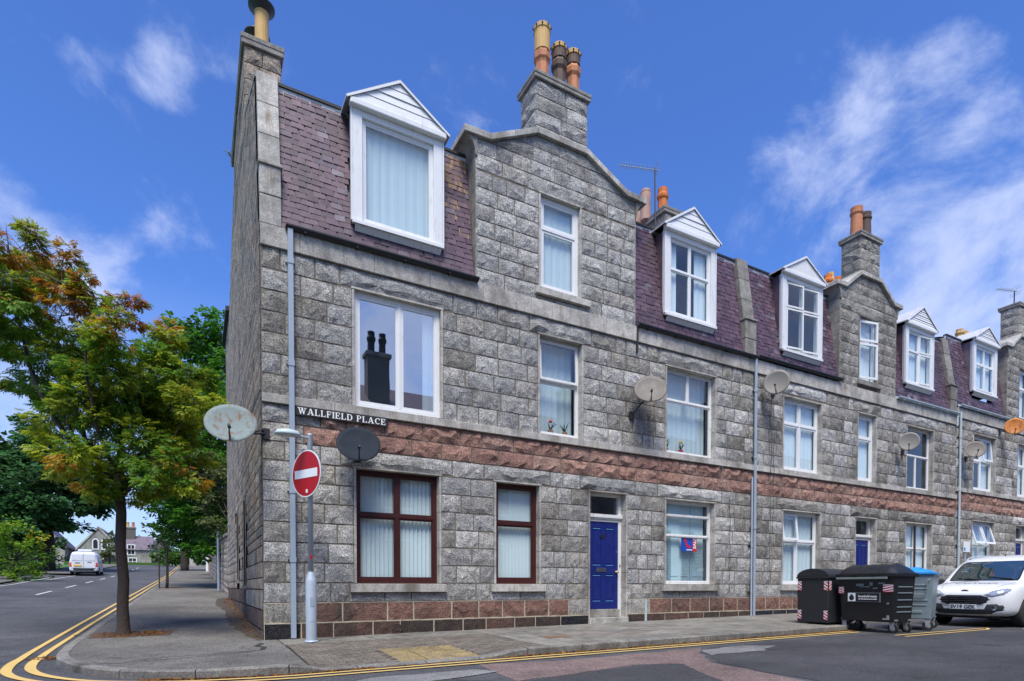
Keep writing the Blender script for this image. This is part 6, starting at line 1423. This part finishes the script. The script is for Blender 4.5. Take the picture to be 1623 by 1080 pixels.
# distant van seen from behind
def rear_van():
    t = thing('moving_van', 'small white panel van driving away up the left road, seen from behind', 'van', (-8.75, 44.6, RD(-8.7, 46)), 0); t.rotation_euler = (0, 0, math.pi/2+.03)
    st = [(0.0,.34,.84,.95,.68,1.62,.0),(.05,.28,.92,1.0,.76,1.78,.01),(.25,.26,.94,1.0,.78,1.85,.02),(2.8,.24,.94,1.0,.78,1.86,.02),(3.2,.24,.94,1.0,.76,1.78,.02),(3.75,.24,.93,1.0,.76,1.22,.02),(4.3,.24,.88,.85,.74,1.02,.0),(4.5,.30,.66,.62,.5,.75,.0)]
    wh = [(.85,.32,.38),(3.7,.32,.38)]; me = loft_body(st, wh, width=.94); me.materials.clear(); me.materials.append(M['vanwhite']); me.polygons.foreach_set('use_smooth', [True]*len(me.polygons)); obj('body', me, t); me.set_sharp_from_angle(angle=R_(38))
    bv = BVHTree.FromPolygons([v.co[:] for v in me.vertices], [tuple(p.vertices) for p in me.polygons]); F = lambda y, z: (0, y, z)
    for (x, z, r) in wh:
        for s in (-1, 1): wheel(t, x, s*.82, .32, .32, s)
    for s in (-1, 1):
        pts = [F(s*.74,.62),F(s*.90,.62),F(s*.90,.98),F(s*.76,1.0)]; wrap(bv, pts if s > 0 else pts[::-1], (1,0,0), .02, 3, 'redlamp', 'tail_light', t)
        m = MB(); m.box(-.012, .01, s*.40-.33, s*.40+.33, 1.12, 1.60); m.build('rear_door_panel', M['vanwhite'], t, bevel=.008)
        m = MB(); m.box(3.2, 3.35, s*1.0-.1, s*1.0+.1, 1.05, 1.25); m.build('door_mirror', M['plastic'], t)
    wrap(bv, [F(-.90,.34),F(.90,.34),F(.92,.50),F(.86,.56),F(-.86,.56),F(-.92,.50)], (1,0,0), .03, 3, 'plastic', 'rear_bumper', t)
    m = MB(); m.box(-.03, -.012, .12, .62, .68, .80); m.build('number_plate', M['yplate'], t); m = MB(); m.box(-.012, .0, -.006, .006, .60, 1.66); m.build('door_gap', M['deepblack'], t)
    m = MB(); m.box(-.014, -.0, -.5, -.25, .98, 1.02); m.build('handle', M['plastic'], t); m = MB(); m.box(-.016, -.0, .2, .55, .92, .98); m.build('lettering_strip', M['greytext'], t)
    m = MB(); m.box(.9, 2.6, -.45, .45, 1.90, 2.04); m.build('roof_box', M['vanwhite'], t, bevel=.03); m = MB(); m.box(.1, 4.2, -.7, .7, .2, .5); m.build('underbody', M['deepblack'], t)
rear_van()
# ---------------------------------------------------------------- bins
M['binblack'] = plain('black_bin_plastic', (.007,.0075,.009), .5, var=.25, vs=10, dirt=((.06,.06,.06), .6, .6)); M['bingrey'] = plain('galvanised_bin_steel', (.22,.28,.31), .5, metal=.2, var=.12); M['lidblue'] = plain('blue_plastic_lid', (.01,.24,.62), .45, var=.1); M['binscuff'] = plain('scuffed_pale_patch', (.17,.21,.20), .7, var=.2)
M['bincharcoal'] = plain('charcoal_bin_shell', (.014,.0145,.017), .65, var=.12)
def chevron(par, c, w, h, ux, uz, nrm, flip=1):
    """red and white diagonal warning marker: centre c, unit vectors ux, uz"""
    c, ux, uz, nrm = map(Vector, (c, ux, uz, nrm)); m = MB()
    def q(a, b, o): return tuple(c+ux*a+uz*b+nrm*o)
    m.add([q(-w/2,-h/2,.002),q(w/2,-h/2,.002),q(w/2,h/2,.002),q(-w/2,h/2,.002)], [(0,1,2,3)], 0); n = 3; st = h/n
    for k in range(-1, n+1):
        z0 = -h/2+st*k; pts = []
        for (a, b) in ((-w/2, z0), (w/2, z0+flip*st*.9), (w/2, z0+flip*st*.9+st*.5), (-w/2, z0+st*.5)): pts.append((a, clamp(b, -h/2, h/2)))
        if abs(pts[0][1]-pts[3][1])+abs(pts[1][1]-pts[2][1]) > .01: m.add([q(a, b, .004) for a, b in pts], [(0,1,2,3)], 1)
    return m.build('warning_marker', [M['signwhite'], M['signred']], par)
b1 = thing('communal_bin', 'tall charcoal communal bin with a domed top and red-white corner markers standing on the pavement', 'bin', (11.42, -2.76, P(11.4, -2.76)), R_(2))
W, D, H_ = .50, .36, 1.03
m = MB(); pts = [(-D,0.03),(D,0.03),(D,H_)]+[(D*math.cos(math.pi*k/10)*1.02, H_+.02+.17*math.sin(math.pi*k/10)) for k in range(11)]+[(-D,H_)]
V = []; n = len(pts)
body = MB(); body.box(-W, W, -D, D, .03, H_); body.build('bin_body', M['bincharcoal'], b1, bevel=.02)
ld = MB(); lp = [(D*1.04*math.cos(math.pi*k/10), H_+.012+.18*math.sin(math.pi*k/10)) for k in range(11)]; ld.add([(-W*1.03,y,z) for y,z in lp]+[(W*1.03,y,z) for y,z in lp], [tuple(range(11))[::-1], tuple(range(11,22))]+[(i,i+1,i+12,i+11) for i in range(10)]+[(0,11,21,10)]); ld.build('bin_lid', M['bincharcoal'], b1, bevel=.01)
m = MB(); m.box(-W*1.045, W*1.045, -D*1.06, D*1.06, H_-.03, H_+.011); m.build('lid_rim', M['deepblack'], b1, bevel=.01)
for (y, z) in ((-D+.06,.20),(D-.06,.20),(-D+.06,.84),(D-.06,.84)): chevron(b1, (-W-.001, y, z), .085, .20, (0,-1,0), (0,0,1), (-1,0,0), -1)
for (x, z) in ((-W+.06,.84),(W-.06,.84)): chevron(b1, (x, -D-.001, z), .085, .20, (1,0,0), (0,0,1), (0,-1,0))
def caster(par, x, y, z, r=.1):
    m = MB(); m.lathe([(r*.45,-.022),(r*.97,-.022),(r,-.015),(r,.015),(r*.97,.022),(r*.45,.022)], (x, y, z), 20, axis='x', cap=True)
    w = m.build('wheel', M['tyre'], par, smooth=False); q = MB(); q.lathe([(r*.52,-.025),(r*.52,.025)], (x, y, z), 18, axis='x'); q.build('rim', M['chromepale'], w)
    f = MB()
    for s in (-1, 1): f.add([(x+s*.035,y-.02,z-.02),(x+s*.035,y+.03,z-.02),(x+s*.035,y+.07,z+r+.05),(x+s*.035,y-.06,z+r+.05),(x+s*.041,y-.02,z-.02),(x+s*.041,y+.03,z-.02),(x+s*.041,y+.07,z+r+.05),(x+s*.041,y-.06,z+r+.05)], [(0,3,2,1),(4,5,6,7),(0,1,5,4),(1,2,6,5),(2,3,7,6),(3,0,4,7)])
    f.box(x-.05, x+.05, y-.065, y+.075, z+r+.05, z+r+.075); f.build('caster_fork', M['chromepale'], w)
M['chromepale'] = plain('pale_zinc', (.30,.32,.33), .4, metal=.3, var=.2)
def tapered(m, x0, x1, y0, y1, z0, z1, k, mi=0):
    m.add([(x0+k,y0+k,z0),(x1-k,y0+k,z0),(x1-k,y1-k,z0),(x0+k,y1-k,z0),(x0,y0,z1),(x1,y0,z1),(x1,y1,z1),(x0,y1,z1)], [(0,3,2,1),(4,5,6,7),(0,1,5,4),(1,2,6,5),(2,3,7,6),(3,0,4,7)], mi)
# wheeled household waste bin; its long side faces down the street (-x)
b2 = thing('wheeled_bin', 'big black wheeled bin with a domed lid and a household waste plate', 'bin', (11.42, -3.86, RD(11.4, -3.9)), R_(-3), group='wheeled bins at the kerb')
X0, X1, Y0, Y1 = -.35, .33, -.59, .60
m = MB(); tapered(m, X0, X1, Y0, Y1, .22, 1.16, .05); m.build('bin_body', M['binblack'], b2, bevel=.02)
m = MB(); m.box(X0-.05, X1+.05, Y0-.03, Y1+.03, 1.13, 1.20); m.build('rim', M['binblack'], b2, bevel=.01)
m = MB(); m.box(X0-.075, X0-.04, Y0+.12, Y1, 1.085, 1.128); m.build('lifting_bar', M['binscuff'], b2, bevel=.006)
ld = MB(); n = 12; k2 = 13; prof = [(X0-.05+(X1-X0+.10)*i/n, 1.20+.20*math.sin(math.pi*i/n)**.55) for i in range(n+1)]
for j, yy in enumerate([Y0-.02, Y0+.07]+[Y0+.16+(Y1-Y0-.32)*q/8 for q in range(9)]+[Y1-.07, Y1+.02]):
    sc = .05 if j in (0, 12) else .75 if j in (1, 11) else (1.0 if j % 2 == 0 else .94)
    for (x, z) in prof: ld.v.append((x, yy, 1.195+(z-1.195)*sc))
for j in range(12):
    for i in range(n): a = j*(n+1)+i; ld.f.append((a, a+n+1, a+n+2, a+1)); ld.m.append(0)
ld.build('bin_lid', M['binblack'], b2, smooth=True)
for y in (-.2, .2):
    m = MB(); m.box(X0-.075, X0-.035, y-.07, y+.07, 1.16, 1.215); m.build('lid_grip', M['deepblack'], b2, bevel=.01)
m = MB(); 
for z in (.98, .86, .60): m.box(X0-.012+ (1.16-z)*.05, X0+.02, Y0+.1, Y1-.1, z, z+.018)
m.build('body_rib', M['binblack'], b2)
m = MB()
for z in (.92,.80,.66,.52,.42): m.box(X0+.12, X1-.1, Y0-.012+(1.16-z)*.05, Y0+.02+(1.16-z)*.05, z, z+.02)
m.build('side_rib', M['bingrey'], b2)
pl = MB(); pl.box(X0-.004, X0+.02, -.30, .38, .62, .81); plate = pl.build('waste_plate', M['binscuff'], b2); q = MB(); q.box(X0-.008, X0-.0045, -.29, .20, .63, .80); q.build('plate_face', M['plateblack'] if 'plateblack' in M else M['deepblack'], plate)
q = MB(); q.box(X0-.009, X0-.0045, .21, .37, .63, .80); q.build('plate_picture', M['signwhite'], plate); q = MB(); q.lathe([(.055,-.0105),(.0,-.0115)], (X0,.29,.70), 14, axis='x', cap=False); q.lathe([(.035,-.012),(.0,-.0125)], (X0,.29,.74), 12, axis='x', cap=False); q.build('bin_bag_picture', M['deepblack'], plate)
for (s, z, sz) in (('household waste', .735, .062), ('only waste which cannot be recycled', .68, .028)):
    mt = text_mesh(s, sz, .0008, M['letter'], 'plate_lettering', bold=.0016, sx=.92); o = obj('plate_lettering', mt, plate); o.location = (X0-.0095, -.045, z); o.rotation_euler = (math.pi/2, 0, -math.pi/2)
chevron(b2, (X0-.004, -.46, .90), .20, .15, (0,-1,0), (0,0,1), (-1,0,0)); chevron(b2, (X0-.004, .52, .86), .12, .14, (0,-1,0), (0,0,1), (-1,0,0), -1)
for (y, z, w, h) in ((.12,.97,.16,.05),(-.12,.99,.06,.07),(-.33,1.0,.14,.03),(-.20,.90,.10,.02),(-.46,.60,.05,.03),(.02,.93,.22,.014)):
    q = MB(); pts_ = wobble([(y-w/2,z-h/2),(y+w/2,z-h/2),(y+w/2,z+h/2),(y-w/2,z+h/2)], .006, .03); q.add([(X0+.001+(1.16-b)*.0-.006, a, b) for a, b in pts_], [tuple(range(len(pts_)))]); q.build('scuff', M['binscuff'], b2)
for x in (X0+.12, X1-.12):
    for y in (Y0+.10, Y1-.10): caster(b2, x, y, .10)
br = MB(); br.box(X0+.02, X0+.05, Y0+.13, Y0+.17, .27, .36); br.box(X0+.02, X0+.05, Y0+.17, Y0+.25, .27, .30); br.build('brake_lever', M['chromepale'], b2)
# grey recycling bin behind it
b3 = thing('wheeled_bin', 'grey steel wheeled recycling bin with a bright blue lid beside the white van', 'bin', (12.72, -3.93, RD(12.8, -4.0)), R_(21), group='wheeled bins at the kerb')
X0, X1, Y0, Y1 = -.58, .58, -.385, .385
m = MB(); tapered(m, X0, X1, Y0, Y1, .24, 1.20, .045); m.build('bin_body', M['bingrey'], b3, bevel=.015)
m = MB(); m.box(X0-.03, X1+.03, Y0-.03, Y1+.03, 1.17, 1.215); m.build('rim', M['lidblue'], b3, bevel=.01)
ld = MB(); tapered(ld, -.56, .56, -.36, .36, 1.29, 1.216, .10); ld.build('bin_lid', M['lidblue'], b3, bevel=.04)
m = MB(); m.prism([(-.40,1.285),(.40,1.285),(.34,1.33),(-.34,1.33)], -.14, .14); m.build('lid_hump', M['lidblue'], b3, bevel=.02)
m = MB(); m.tube([(X0-.02,.30,1.08),(X0-.05,.25,1.10),(X0-.06,.20,1.04),(X0-.04,.13,.78),(X0-.03,.10,.76),(X0-.03,-.24,.76),(X0-.04,-.27,.80),(X0-.05,-.29,1.05),(X0-.02,-.33,1.08)], .011, 6); m.build('lid_lever', M['chromepale'], b3)
m = MB()
for (z, w) in ((.94,.3),(.86,.3),(.62,.3),(.52,.28)): m.box(X0-.010+(1.2-z)*.045, X0+.02+(1.2-z)*.045, -w, w*.9, z, z+.022)
m.build('body_rib', M['bingrey'], b3, bevel=.004)
m = MB(); m.box(X0+.028, X0+.05, -.2, .2, .36, .42); m.build('foot_pressing', M['bingrey'], b3, bevel=.006)
for x in (X0+.10, X1-.12):
    for y in (Y0+.09, Y1-.09): caster(b3, x, y, .10)
# ---------------------------------------------------------------- signs, dishes, aerials
SE = {}
def glyphs():
    """bold serif capitals on a unit height, built from boxes and bars (x0,x1,z0,z1) or 4-point polygons"""
    s, t = .16, .09
    def stem(x, serifs=True, w=s): 
        r = [[(x,0),(x+w,0),(x+w,1),(x,1)]]
        if serifs: r += [[(x-.07,0),(x+w+.07,0),(x+w+.05,t),(x-.05,t)], [(x-.05,1-t),(x+w+.05,1-t),(x+w+.07,1),(x-.07,1)]]
        return r
    def arc(cx, cz, rx, rz, wx, wz, a0, a1, n=8):
        r = []
        for k in range(n):
            a, b = a0+(a1-a0)*k/n, a0+(a1-a0)*(k+1)/n
            r.append([(cx+(rx-wx)*math.cos(a), cz+(rz-wz)*math.sin(a)), (cx+rx*math.cos(a), cz+rz*math.sin(a)), (cx+rx*math.cos(b), cz+rz*math.sin(b)), (cx+(rx-wx)*math.cos(b), cz+(rz-wz)*math.sin(b))])
        return r
    g = {}
    g['L'] = (.66, stem(.07)+[[(.23,0),(.62,0),(.62,.09),(.23,.09)],[(.54,.09),(.62,.09),(.62,.32),(.57,.3)]])
    g['I'] = (.30, stem(.07))
    g['F'] = (.64, stem(.07)+[[(.23,.91),(.60,.91),(.60,1),(.23,1)],[(.53,.70),(.60,.68),(.60,.91),(.53,.91)],[(.23,.46),(.44,.46),(.44,.55),(.23,.55)],[(.41,.36),(.47,.36),(.47,.65),(.41,.65)]])
    g['E'] = (.68, g['F'][1]+[[(.23,0),(.64,0),(.64,.09),(.23,.09)],[(.57,.09),(.64,.09),(.64,.32),(.60,.3)]])
    g['D'] = (.80, stem(.07)+[[(.23,.91),(.40,.91),(.40,1),(.23,1)],[(.23,0),(.40,0),(.40,.09),(.23,.09)]]+arc(.38,.5,.36,.5,.16,.09,-math.pi/2,math.pi/2,10))
    g['P'] = (.68, stem(.07)+[[(.23,.91),(.36,.91),(.36,1),(.23,1)],[(.23,.44),(.36,.44),(.36,.53),(.23,.53)]]+arc(.36,.72,.26,.28,.14,.09,-math.pi/2,math.pi/2,8))
    g['C'] = (.76, arc(.42,.5,.38,.5,.16,.09,.75,2*math.pi-.75,14)+[[(.60,.68),(.68,.66),(.68,1),(.64,1)]])
    def diag(x0, x1, w, z0=0, z1=1): return [(x0,z0),(x0+w,z0),(x1+w,z1),(x1,z1)]
    sf = lambda x0, x1, top: [(x0,1-t),(x1,1-t),(x1,1),(x0,1)] if top else [(x0,0),(x1,0),(x1,t),(x0,t)]
    g['A'] = (.86, [diag(.10,.36,.08),diag(.62,.34,.17),[(.22,.28),(.62,.28),(.62,.37),(.25,.37)],sf(.0,.28,0),sf(.52,.86,0)])
    g['W'] = (1.12, [[(.10,1),(.27,1),(.46,0),(.34,0)][::-1],[(.34,0),(.44,0),(.60,.95),(.54,1)],[(.48,1),(.66,1),(.84,0),(.72,0)][::-1],[(.74,0),(.82,0),(1.02,1),(.95,1)],sf(.0,.36,1),sf(.42,.72,1),sf(.84,1.12,1)])
    return g
GL = glyphs()
ns = thing('street_name_sign', 'black street sign with white serif capitals reading WALLFIELD PLACE under the string course', 'sign', (.535, -.085, 3.925))
m = MB(); m.box(0, 1.645, 0, .02, 0, .163); m.build('sign_board', M['deepblack'], ns, bevel=.004)
txt = 'WALLFIELD PLACE'; adv = sum((GL[c][0]+.09) if c != ' ' else .42 for c in txt); sc = 1.58/adv; x = .035; hh = .112; z0 = .026
for c in txt:
    if c == ' ': x += .42*sc; continue
    w, polys = GL[c]; m = MB()
    for i, p in enumerate(polys):
        q = [(x+a*sc, z0+b*hh) for a, b in p]; ar = sum(a[0]*b[1]-b[0]*a[1] for a, b in zip(q, q[1:]+q[:1]))
        if ar < 0: q = q[::-1]
        m.prism(q, -.006-.00012*i, .001)
    o = m.build('letter', M['letter'], ns); x += (w+.09)*sc
# no-entry sign on its pole
sp = thing('no_entry_sign', 'round red no entry sign on a pale grey pole with a small lamp', 'sign', (.66, -.78, P(.66, -.78)))
m = MB(); m.lathe([(.115,0),(.115,.02),(.10,.03)], (0,0,0), 16); m.lathe([(.088,.0),(.088,1.02),(.083,1.04),(.048,1.17)], (0,0,0), 16, cap=False); m.lathe([(.044,1.16),(.044,3.42),(.048,3.43),(.03,3.45)], (0,0,0), 16); m.build('pole', M['steel'], sp, smooth=True)
q = MB(); q.box(-.03,.03,-.090,-.086,.35,.352); q.box(-.028,.028,-.0905,-.087,.60,.74); q.build('service_door', M['pipe'], sp)
q = MB(); q.box(-.016,.016,-.050,-.043,1.38,1.44); q.build('sticker', M['signred'], sp)
dsk = bpy.data.objects.new('sign_face_mount', None); COL.objects.link(dsk); dsk.parent = sp; dsk.location = (-.07, -.045, 2.78); dsk.rotation_euler = (0, 0, R_(-63.9))
d_ = MB(); d_.lathe([(.385,.012),(.388,.006),(.385,.0)], (0,0,0), 48, axis='y'); d_.build('sign_plate', M['steel'], dsk)
d_ = MB(); d_.lathe([(.385,-.001),(.001,-.0015)], (0,0,0), 48, axis='y', cap=False); d_.build('sign_border', M['signwhite'], dsk)
d_ = MB(); d_.lathe([(.365,-.003),(.001,-.0035)], (0,0,0), 48, axis='y', cap=False); d_.build('sign_disc', M['signred'], dsk)
d_ = MB(); d_.box(-.30, .30, -.0062, -.0045, -.068, .068); d_.build('white_bar', M['signwhite'], dsk); d_ = MB(); d_.box(-.005,.045,-.006,-.0045,-.315,-.26); d_.build('sticker', M['signwhite'], dsk)
m = MB(); m.box(-.06, .06, -.07, -.03, 2.60, 2.64); m.box(-.06,.06,-.07,-.03,2.96,3.0); m.build('clip', M['steel'], sp)
l = MB(); l.tube([(0,0,3.37),(-.12,-.05,3.375),(-.24,-.10,3.37)], .018, 8); l.build('lamp_arm', M['steel'], sp)
l = MB(); l.lathe([(.001,.07),(.05,.066),(.11,.045),(.135,.0),(.13,-.03),(.001,-.032)], (0,0,0), 20, cap=False); l.v = [(x*1.5-.36, y*.8-.13, z+3.38) for x, y, z in l.v]; l.build('sign_lamp', M['gutter_pale'], sp, smooth=True)
def dish(label, c, r, mat, face, mount, cable=None, group='satellite dishes on the terrace', arm=.9, elev=.42, twist=0, rx=1.0):
    """face: horizontal direction the dish looks to (angle from +x)"""
    t = thing('satellite_dish', label, 'satellite dish', mount, group=group); mo = Vector(mount); c = Vector(c)-mo
    d = Vector((math.cos(face)*math.cos(elev), math.sin(face)*math.cos(elev), math.sin(elev))); s = d.cross(Vector((0,0,1))).normalized(); u = s.cross(d).normalized()
    m = MB(); n = 28; R = 6
    for i in range(R+1):
        q = r*i/R; dp = .16*r*(1-(i/R)**2)
        for k in range(n):
            a = 2*math.pi*k/n; p = c - d*dp + s*(q*rx*math.cos(a)) + u*(q*math.sin(a)); m.v.append(tuple(p))
    off = len(m.v)
    m.v += [tuple(Vector(v)-d*.012) for v in m.v]
    for i in range(R):
        for k in range(n):
            f = (i*n+k, i*n+(k+1)%n, (i+1)*n+(k+1)%n, (i+1)*n+k); m.f.append(f); m.m.append(0); m.f.append(tuple(off+q for q in f[::-1])); m.m.append(0)
    for k in range(n): a, b = R*n+k, R*n+(k+1)%n; m.f.append((a, b, off+b, off+a)); m.m.append(0)
    m.build('reflector', M[mat], t, smooth=True)
    lnb = c + d*r*arm - u*r*.62; a = MB(); a.tube([c-u*r*.98-d*.02, lnb], .011, 6); a.build('feed_arm', M['black'], t); l = MB(); l.tube([lnb+d*.03, lnb-d*.06+u*.03], [.022,.028], 10); l.build('receiver', M['black'], t)
    b = MB(); back = c-d*(.16*r+.03); b.tube([back, back-d*.08, (back.x*.4, back.y*.5, back.z*.5-.05), (0,0,0)], .018, 6); b.tube([c-u*r*.9, back-u*r*.3], .012, 6); b.box(-.06,.06,-.02,.03,-.09,.09); b.build('bracket', M['black'], t)
    if cable:
        k = MB(); k.tube([tuple(Vector(p)-mo) for p in cable], .006, 5); k.build('cable', M['dishgrey'], t)
    return t
# dishes look south-south-east towards the camera side
dish('large rust-blotched white dish bracketed out from the corner of the gable', (-.50,-.42,3.57), .39, 'dishrust', R_(-98), (.06,-.02,3.55), elev=.50, arm=.45)
m = MB(); m.tube([(-.02,.03,4.3),(-.20,-.2,3.75),(-.30,-.35,3.6)], .014, 6); m.tube([(0.05,-.02,3.62),(-.4,-.30,3.40)], .016, 6); tag(m.build('dish_stay', M['black'], None), 'black steel stay holding the rust-blotched dish to the gable corner', 'bracket')
dish('dark slate-grey dish below the street name sign', (1.55,-.42,3.47), .385, 'dishdark', R_(-101), (1.62,-.03,3.30), elev=.48, arm=.5)
dish('dirty brown-beige dish between the middle and right first floor windows of the corner house', (8.30,-.46,5.53), .385, 'dishbeige', R_(-126), (8.08,-.05,4.98), cable=[(8.30,-.5,5.3),(8.16,-.12,4.95),(8.12,-.08,4.6),(8.14,-.08,4.25)], elev=.42, arm=.5)
dish('pale grey dish hung beside the downpipe below the gutter of the middle house', (12.72,-.45,6.42), .335, 'dishgrey', R_(-150), (13.1,-.05,6.3), elev=.1, arm=.9)
dish('pale dish with one rusty patch in front of the middle house window', (19.25,-.42,5.62), .30, 'dishgrey', R_(-152), (19.6,-.05,5.4), elev=.1, arm=.9)
dish('dirty grey dish in front of the far house window, just past the double downpipe', (23.55,-.42,5.86), .33, 'dishbeige', R_(-140), (23.75,-.05,5.6), cable=[(23.6,-.4,5.6),(23.8,-.1,5.3),(23.8,-.09,3.0),(23.82,-.09,1.2)], elev=.35, arm=.8)
dish('orange rusted dish at the right edge of the photo', (26.45,-.45,7.05), .31, 'dishorange', R_(-150), (26.3,-.05,6.9), elev=.1, arm=.7)
def aerial(label, base, top, boom_dir, L, n, grid=False):
    t = thing('tv_aerial', label, 'aerial', base); b = Vector(base); e = Vector(top)-b; m = MB(); m.tube([(0,0,0), tuple(e)], .022, 6); m.build('mast', M['black'], t); d = Vector(boom_dir).normalized(); s = d.cross(Vector((0,0,1))).normalized(); q = MB(); q.tube([e+d*.15, e-d*L], .014, 5); q.build('boom', M['pipe'], t); r = MB()
    for k in range(n): c = e-d*(L*(k+.3)/n); w = .13; r.tube([c-s*w, c+s*w], .008, 4)
    if grid:
        for a in (-.16,-.08,.08,.16): c = e+d*.05+Vector((0,0,a)); r.tube([c-s*.2, c+s*.2], .008, 4)
    r.build('element', M['steel'], t)
aerial('television aerial on a mast beside the orange chimney pots behind the corner house', (11.46,2.9,12.0), (11.48,2.95,13.72), (.9,-.3,0), 1.15, 14, True)
aerial('television aerial on top of the far chimney at the right edge', (28.7,.5,12.3), (28.7,.5,13.1), (.95,-.2,.05), 1.0, 9, True)
aerial('small aerial poking out behind the left gable', (.1,6.9,12.3), (-.12,6.95,12.75), (-.9,-.45,0), .1, 2)
m = MB(); m.tube([(22.2,-.75,P(22,-.7)),(22.2,-.75,2.2)], .03, 8); s_ = thing('parking_sign', 'small white parking sign on a thin pole behind the white van', 'sign', (0,0,0)); m.build('pole', M['steel'], s_)
m = MB(); m.box(21.98, 22.42, -.80, -.785, 2.12, 2.48); m.build('sign_board', M['signwhite'], s_); q = MB(); q.box(22.0, 22.10, -.803, -.8005, 2.16, 2.27); q.build('blue_panel', M['lidblue'], s_)
# for-sale board in the window
fs = thing('for_sale_sign', 'small blue and red SALE sign hanging inside the right ground floor window', 'sign', (9.90, .15, 1.84))
m = MB(); m.box(0,.40,0,.006,0,.42); m.build('blue_panel', M['saleblue'] if 'saleblue' in M else M['lidblue'], fs); m = MB(); m.box(.402,.54,0,.006,0,.42); m.build('red_panel', M['salered'] if 'salered' in M else M['signred'], fs)
mt = text_mesh('SALE', .135, .0006, M['letter'], 'lettering', bold=.004); o = obj('lettering', mt, fs); o.location = (.47,-.002,.21); o.rotation_euler = (math.pi/2, -math.pi/2, 0)
m = MB(); m.add([(.05,-.003,.27),(.12,-.003,.32),(.18,-.003,.30),(.20,-.003,.20),(.28,-.003,.14),(.34,-.003,.12),(.30,-.003,.07),(.19,-.003,.10),(.14,-.003,.19),(.13,-.003,.25)], [(0,1,2,8,9),(2,3,8),(3,4,7,8),(4,5,6,7)]); m.build('red_emblem', M['salered'] if 'salered' in M else M['signred'], fs)
for (s, z, sz) in (('abode lettings', .375, .045),('01224 000000', .03, .05)):
    pass
m = MB(); m.box(.04,.34,-.002,-.0005,.365,.385); m.box(.18,.38,-.002,-.0005,.025,.05); m.build('fine_print', M['letter'], fs)
# window-sill plants
def plant(label, c, kind):
    t = thing('potted_plant', label, 'plant', c); m = MB(); m.lathe([(.045,0),(.06,.1),(.05,.1)], (0,0,0), 10); m.build('pot', M['salered'] if kind == 'flower' else M['terracotta'], t); l = MB()
    for k in range(12):
        a = random.uniform(0, 6.28); w = .02; h = random.uniform(.12, .26); d = random.uniform(.08, .18); x, y = math.cos(a), math.sin(a)*.3
        l.add([(-y*w,x*w,.1),(y*w,-x*w,.1),(x*d*.6+y*w,y*d*.6-x*w,.1+h*.8),(x*d,y*d,.1+h)], [(0,1,2),(0,2,3)])
    l.build('leaves', M['lf_dark'] if kind != 'flower' else M['lf_bush'], t)
    if kind != 'plain': f = MB(); f.lathe([(.0,.0),(.05,.03),(.0,.09)], (0,0,.26), 8, cap=False); f.build('flower', M['lf_flower'] if kind == 'flower' else M['salered'], t)
plant('red-flowered plant on the sill of the middle first floor window', (6.0,.24,4.33), 'red'); plant('spiky plant on the sill of the middle first floor window', (6.38,.24,4.33), 'plain'); plant('yellow flower in a red pot on the sill of the right first floor window', (9.95,.24,4.33), 'flower'); plant('leafy plant at the left of the right first floor window sill', (9.45,.24,4.33), 'plain')
for i, (x, zt, zb_) in enumerate(((13.0,6.9,1.2),(13.12,5.2,2.0),(11.4,3.4,.8))):    # loose cables clipped to the wall
    m = MB(); pts = [(x+.03*math.sin(k*1.7+i), -.085, zt+(zb_-zt)*k/12) for k in range(13)]; m.tube(pts, .006, 5); tag(m.build('wall_cable', M['black'], None), ['thin black cable dropping down the wall beside the grey dish', 'shorter black cable beside the downpipe of the middle house', 'black cable hanging left of the middle downpipe at ground floor level'][i], 'cable')
m = MB(); m.tube([(11.0,-.085,4.1),(11.02,-.09,3.7),(11.0,-.085,3.62)], .007, 5); m.tube([(11.1,-.08,6.4-2.3),(11.1,-.09,4.0)], .007, 5); tag(m.build('wall_cable', M['dishgrey'], None), 'short white cable end over the pink band right of the first floor window', 'cable')
# ---------------------------------------------------------------- the other side of the street (seen reflected in the panes)
op = thing('terraced_house', 'dark stone terrace across the street, seen only as a reflection in the window panes', 'house', (0,0,0))
m = MB(); m.box(-6, 45, -23, -15.6, -.4, 8.6); m.build('wall', M['rubble'], op)
m = MB(); m.add([(-6.3,-15.4,8.6),(45.3,-15.4,8.6),(45.3,-19.3,11.4),(-6.3,-19.3,11.4),(-6.3,-23.2,8.6),(45.3,-23.2,8.6)], [(1,0,3,2),(2,3,4,5),(0,4,3),(1,2,5)]); m.build('roof', M['slate'], op)
for cx_ in (7.0, 18.5, 30.0):
    chimney(op, cx_-.55, cx_+.55, -18.2, -17.5, 9.6, 12.3, .2, [(cx_-.28,-17.85,1.1,.2,['deepblack'],1),(cx_+.28,-17.85,1.1,.2,['deepblack'],1)], 'granite_worn', stones=False)
for i in range(9):
    for z in (1.2, 4.6):
        x = -4+i*5.3; f = MB(); f.box(x, x+1.5, -15.62, -15.55, z, z+2); f.build('window', M['signwhite'], op); f = MB(); f.box(x+.1, x+1.4, -15.549, -15.545, z+.1, z+1.9); f.build('pane', M['deepblack'], op)
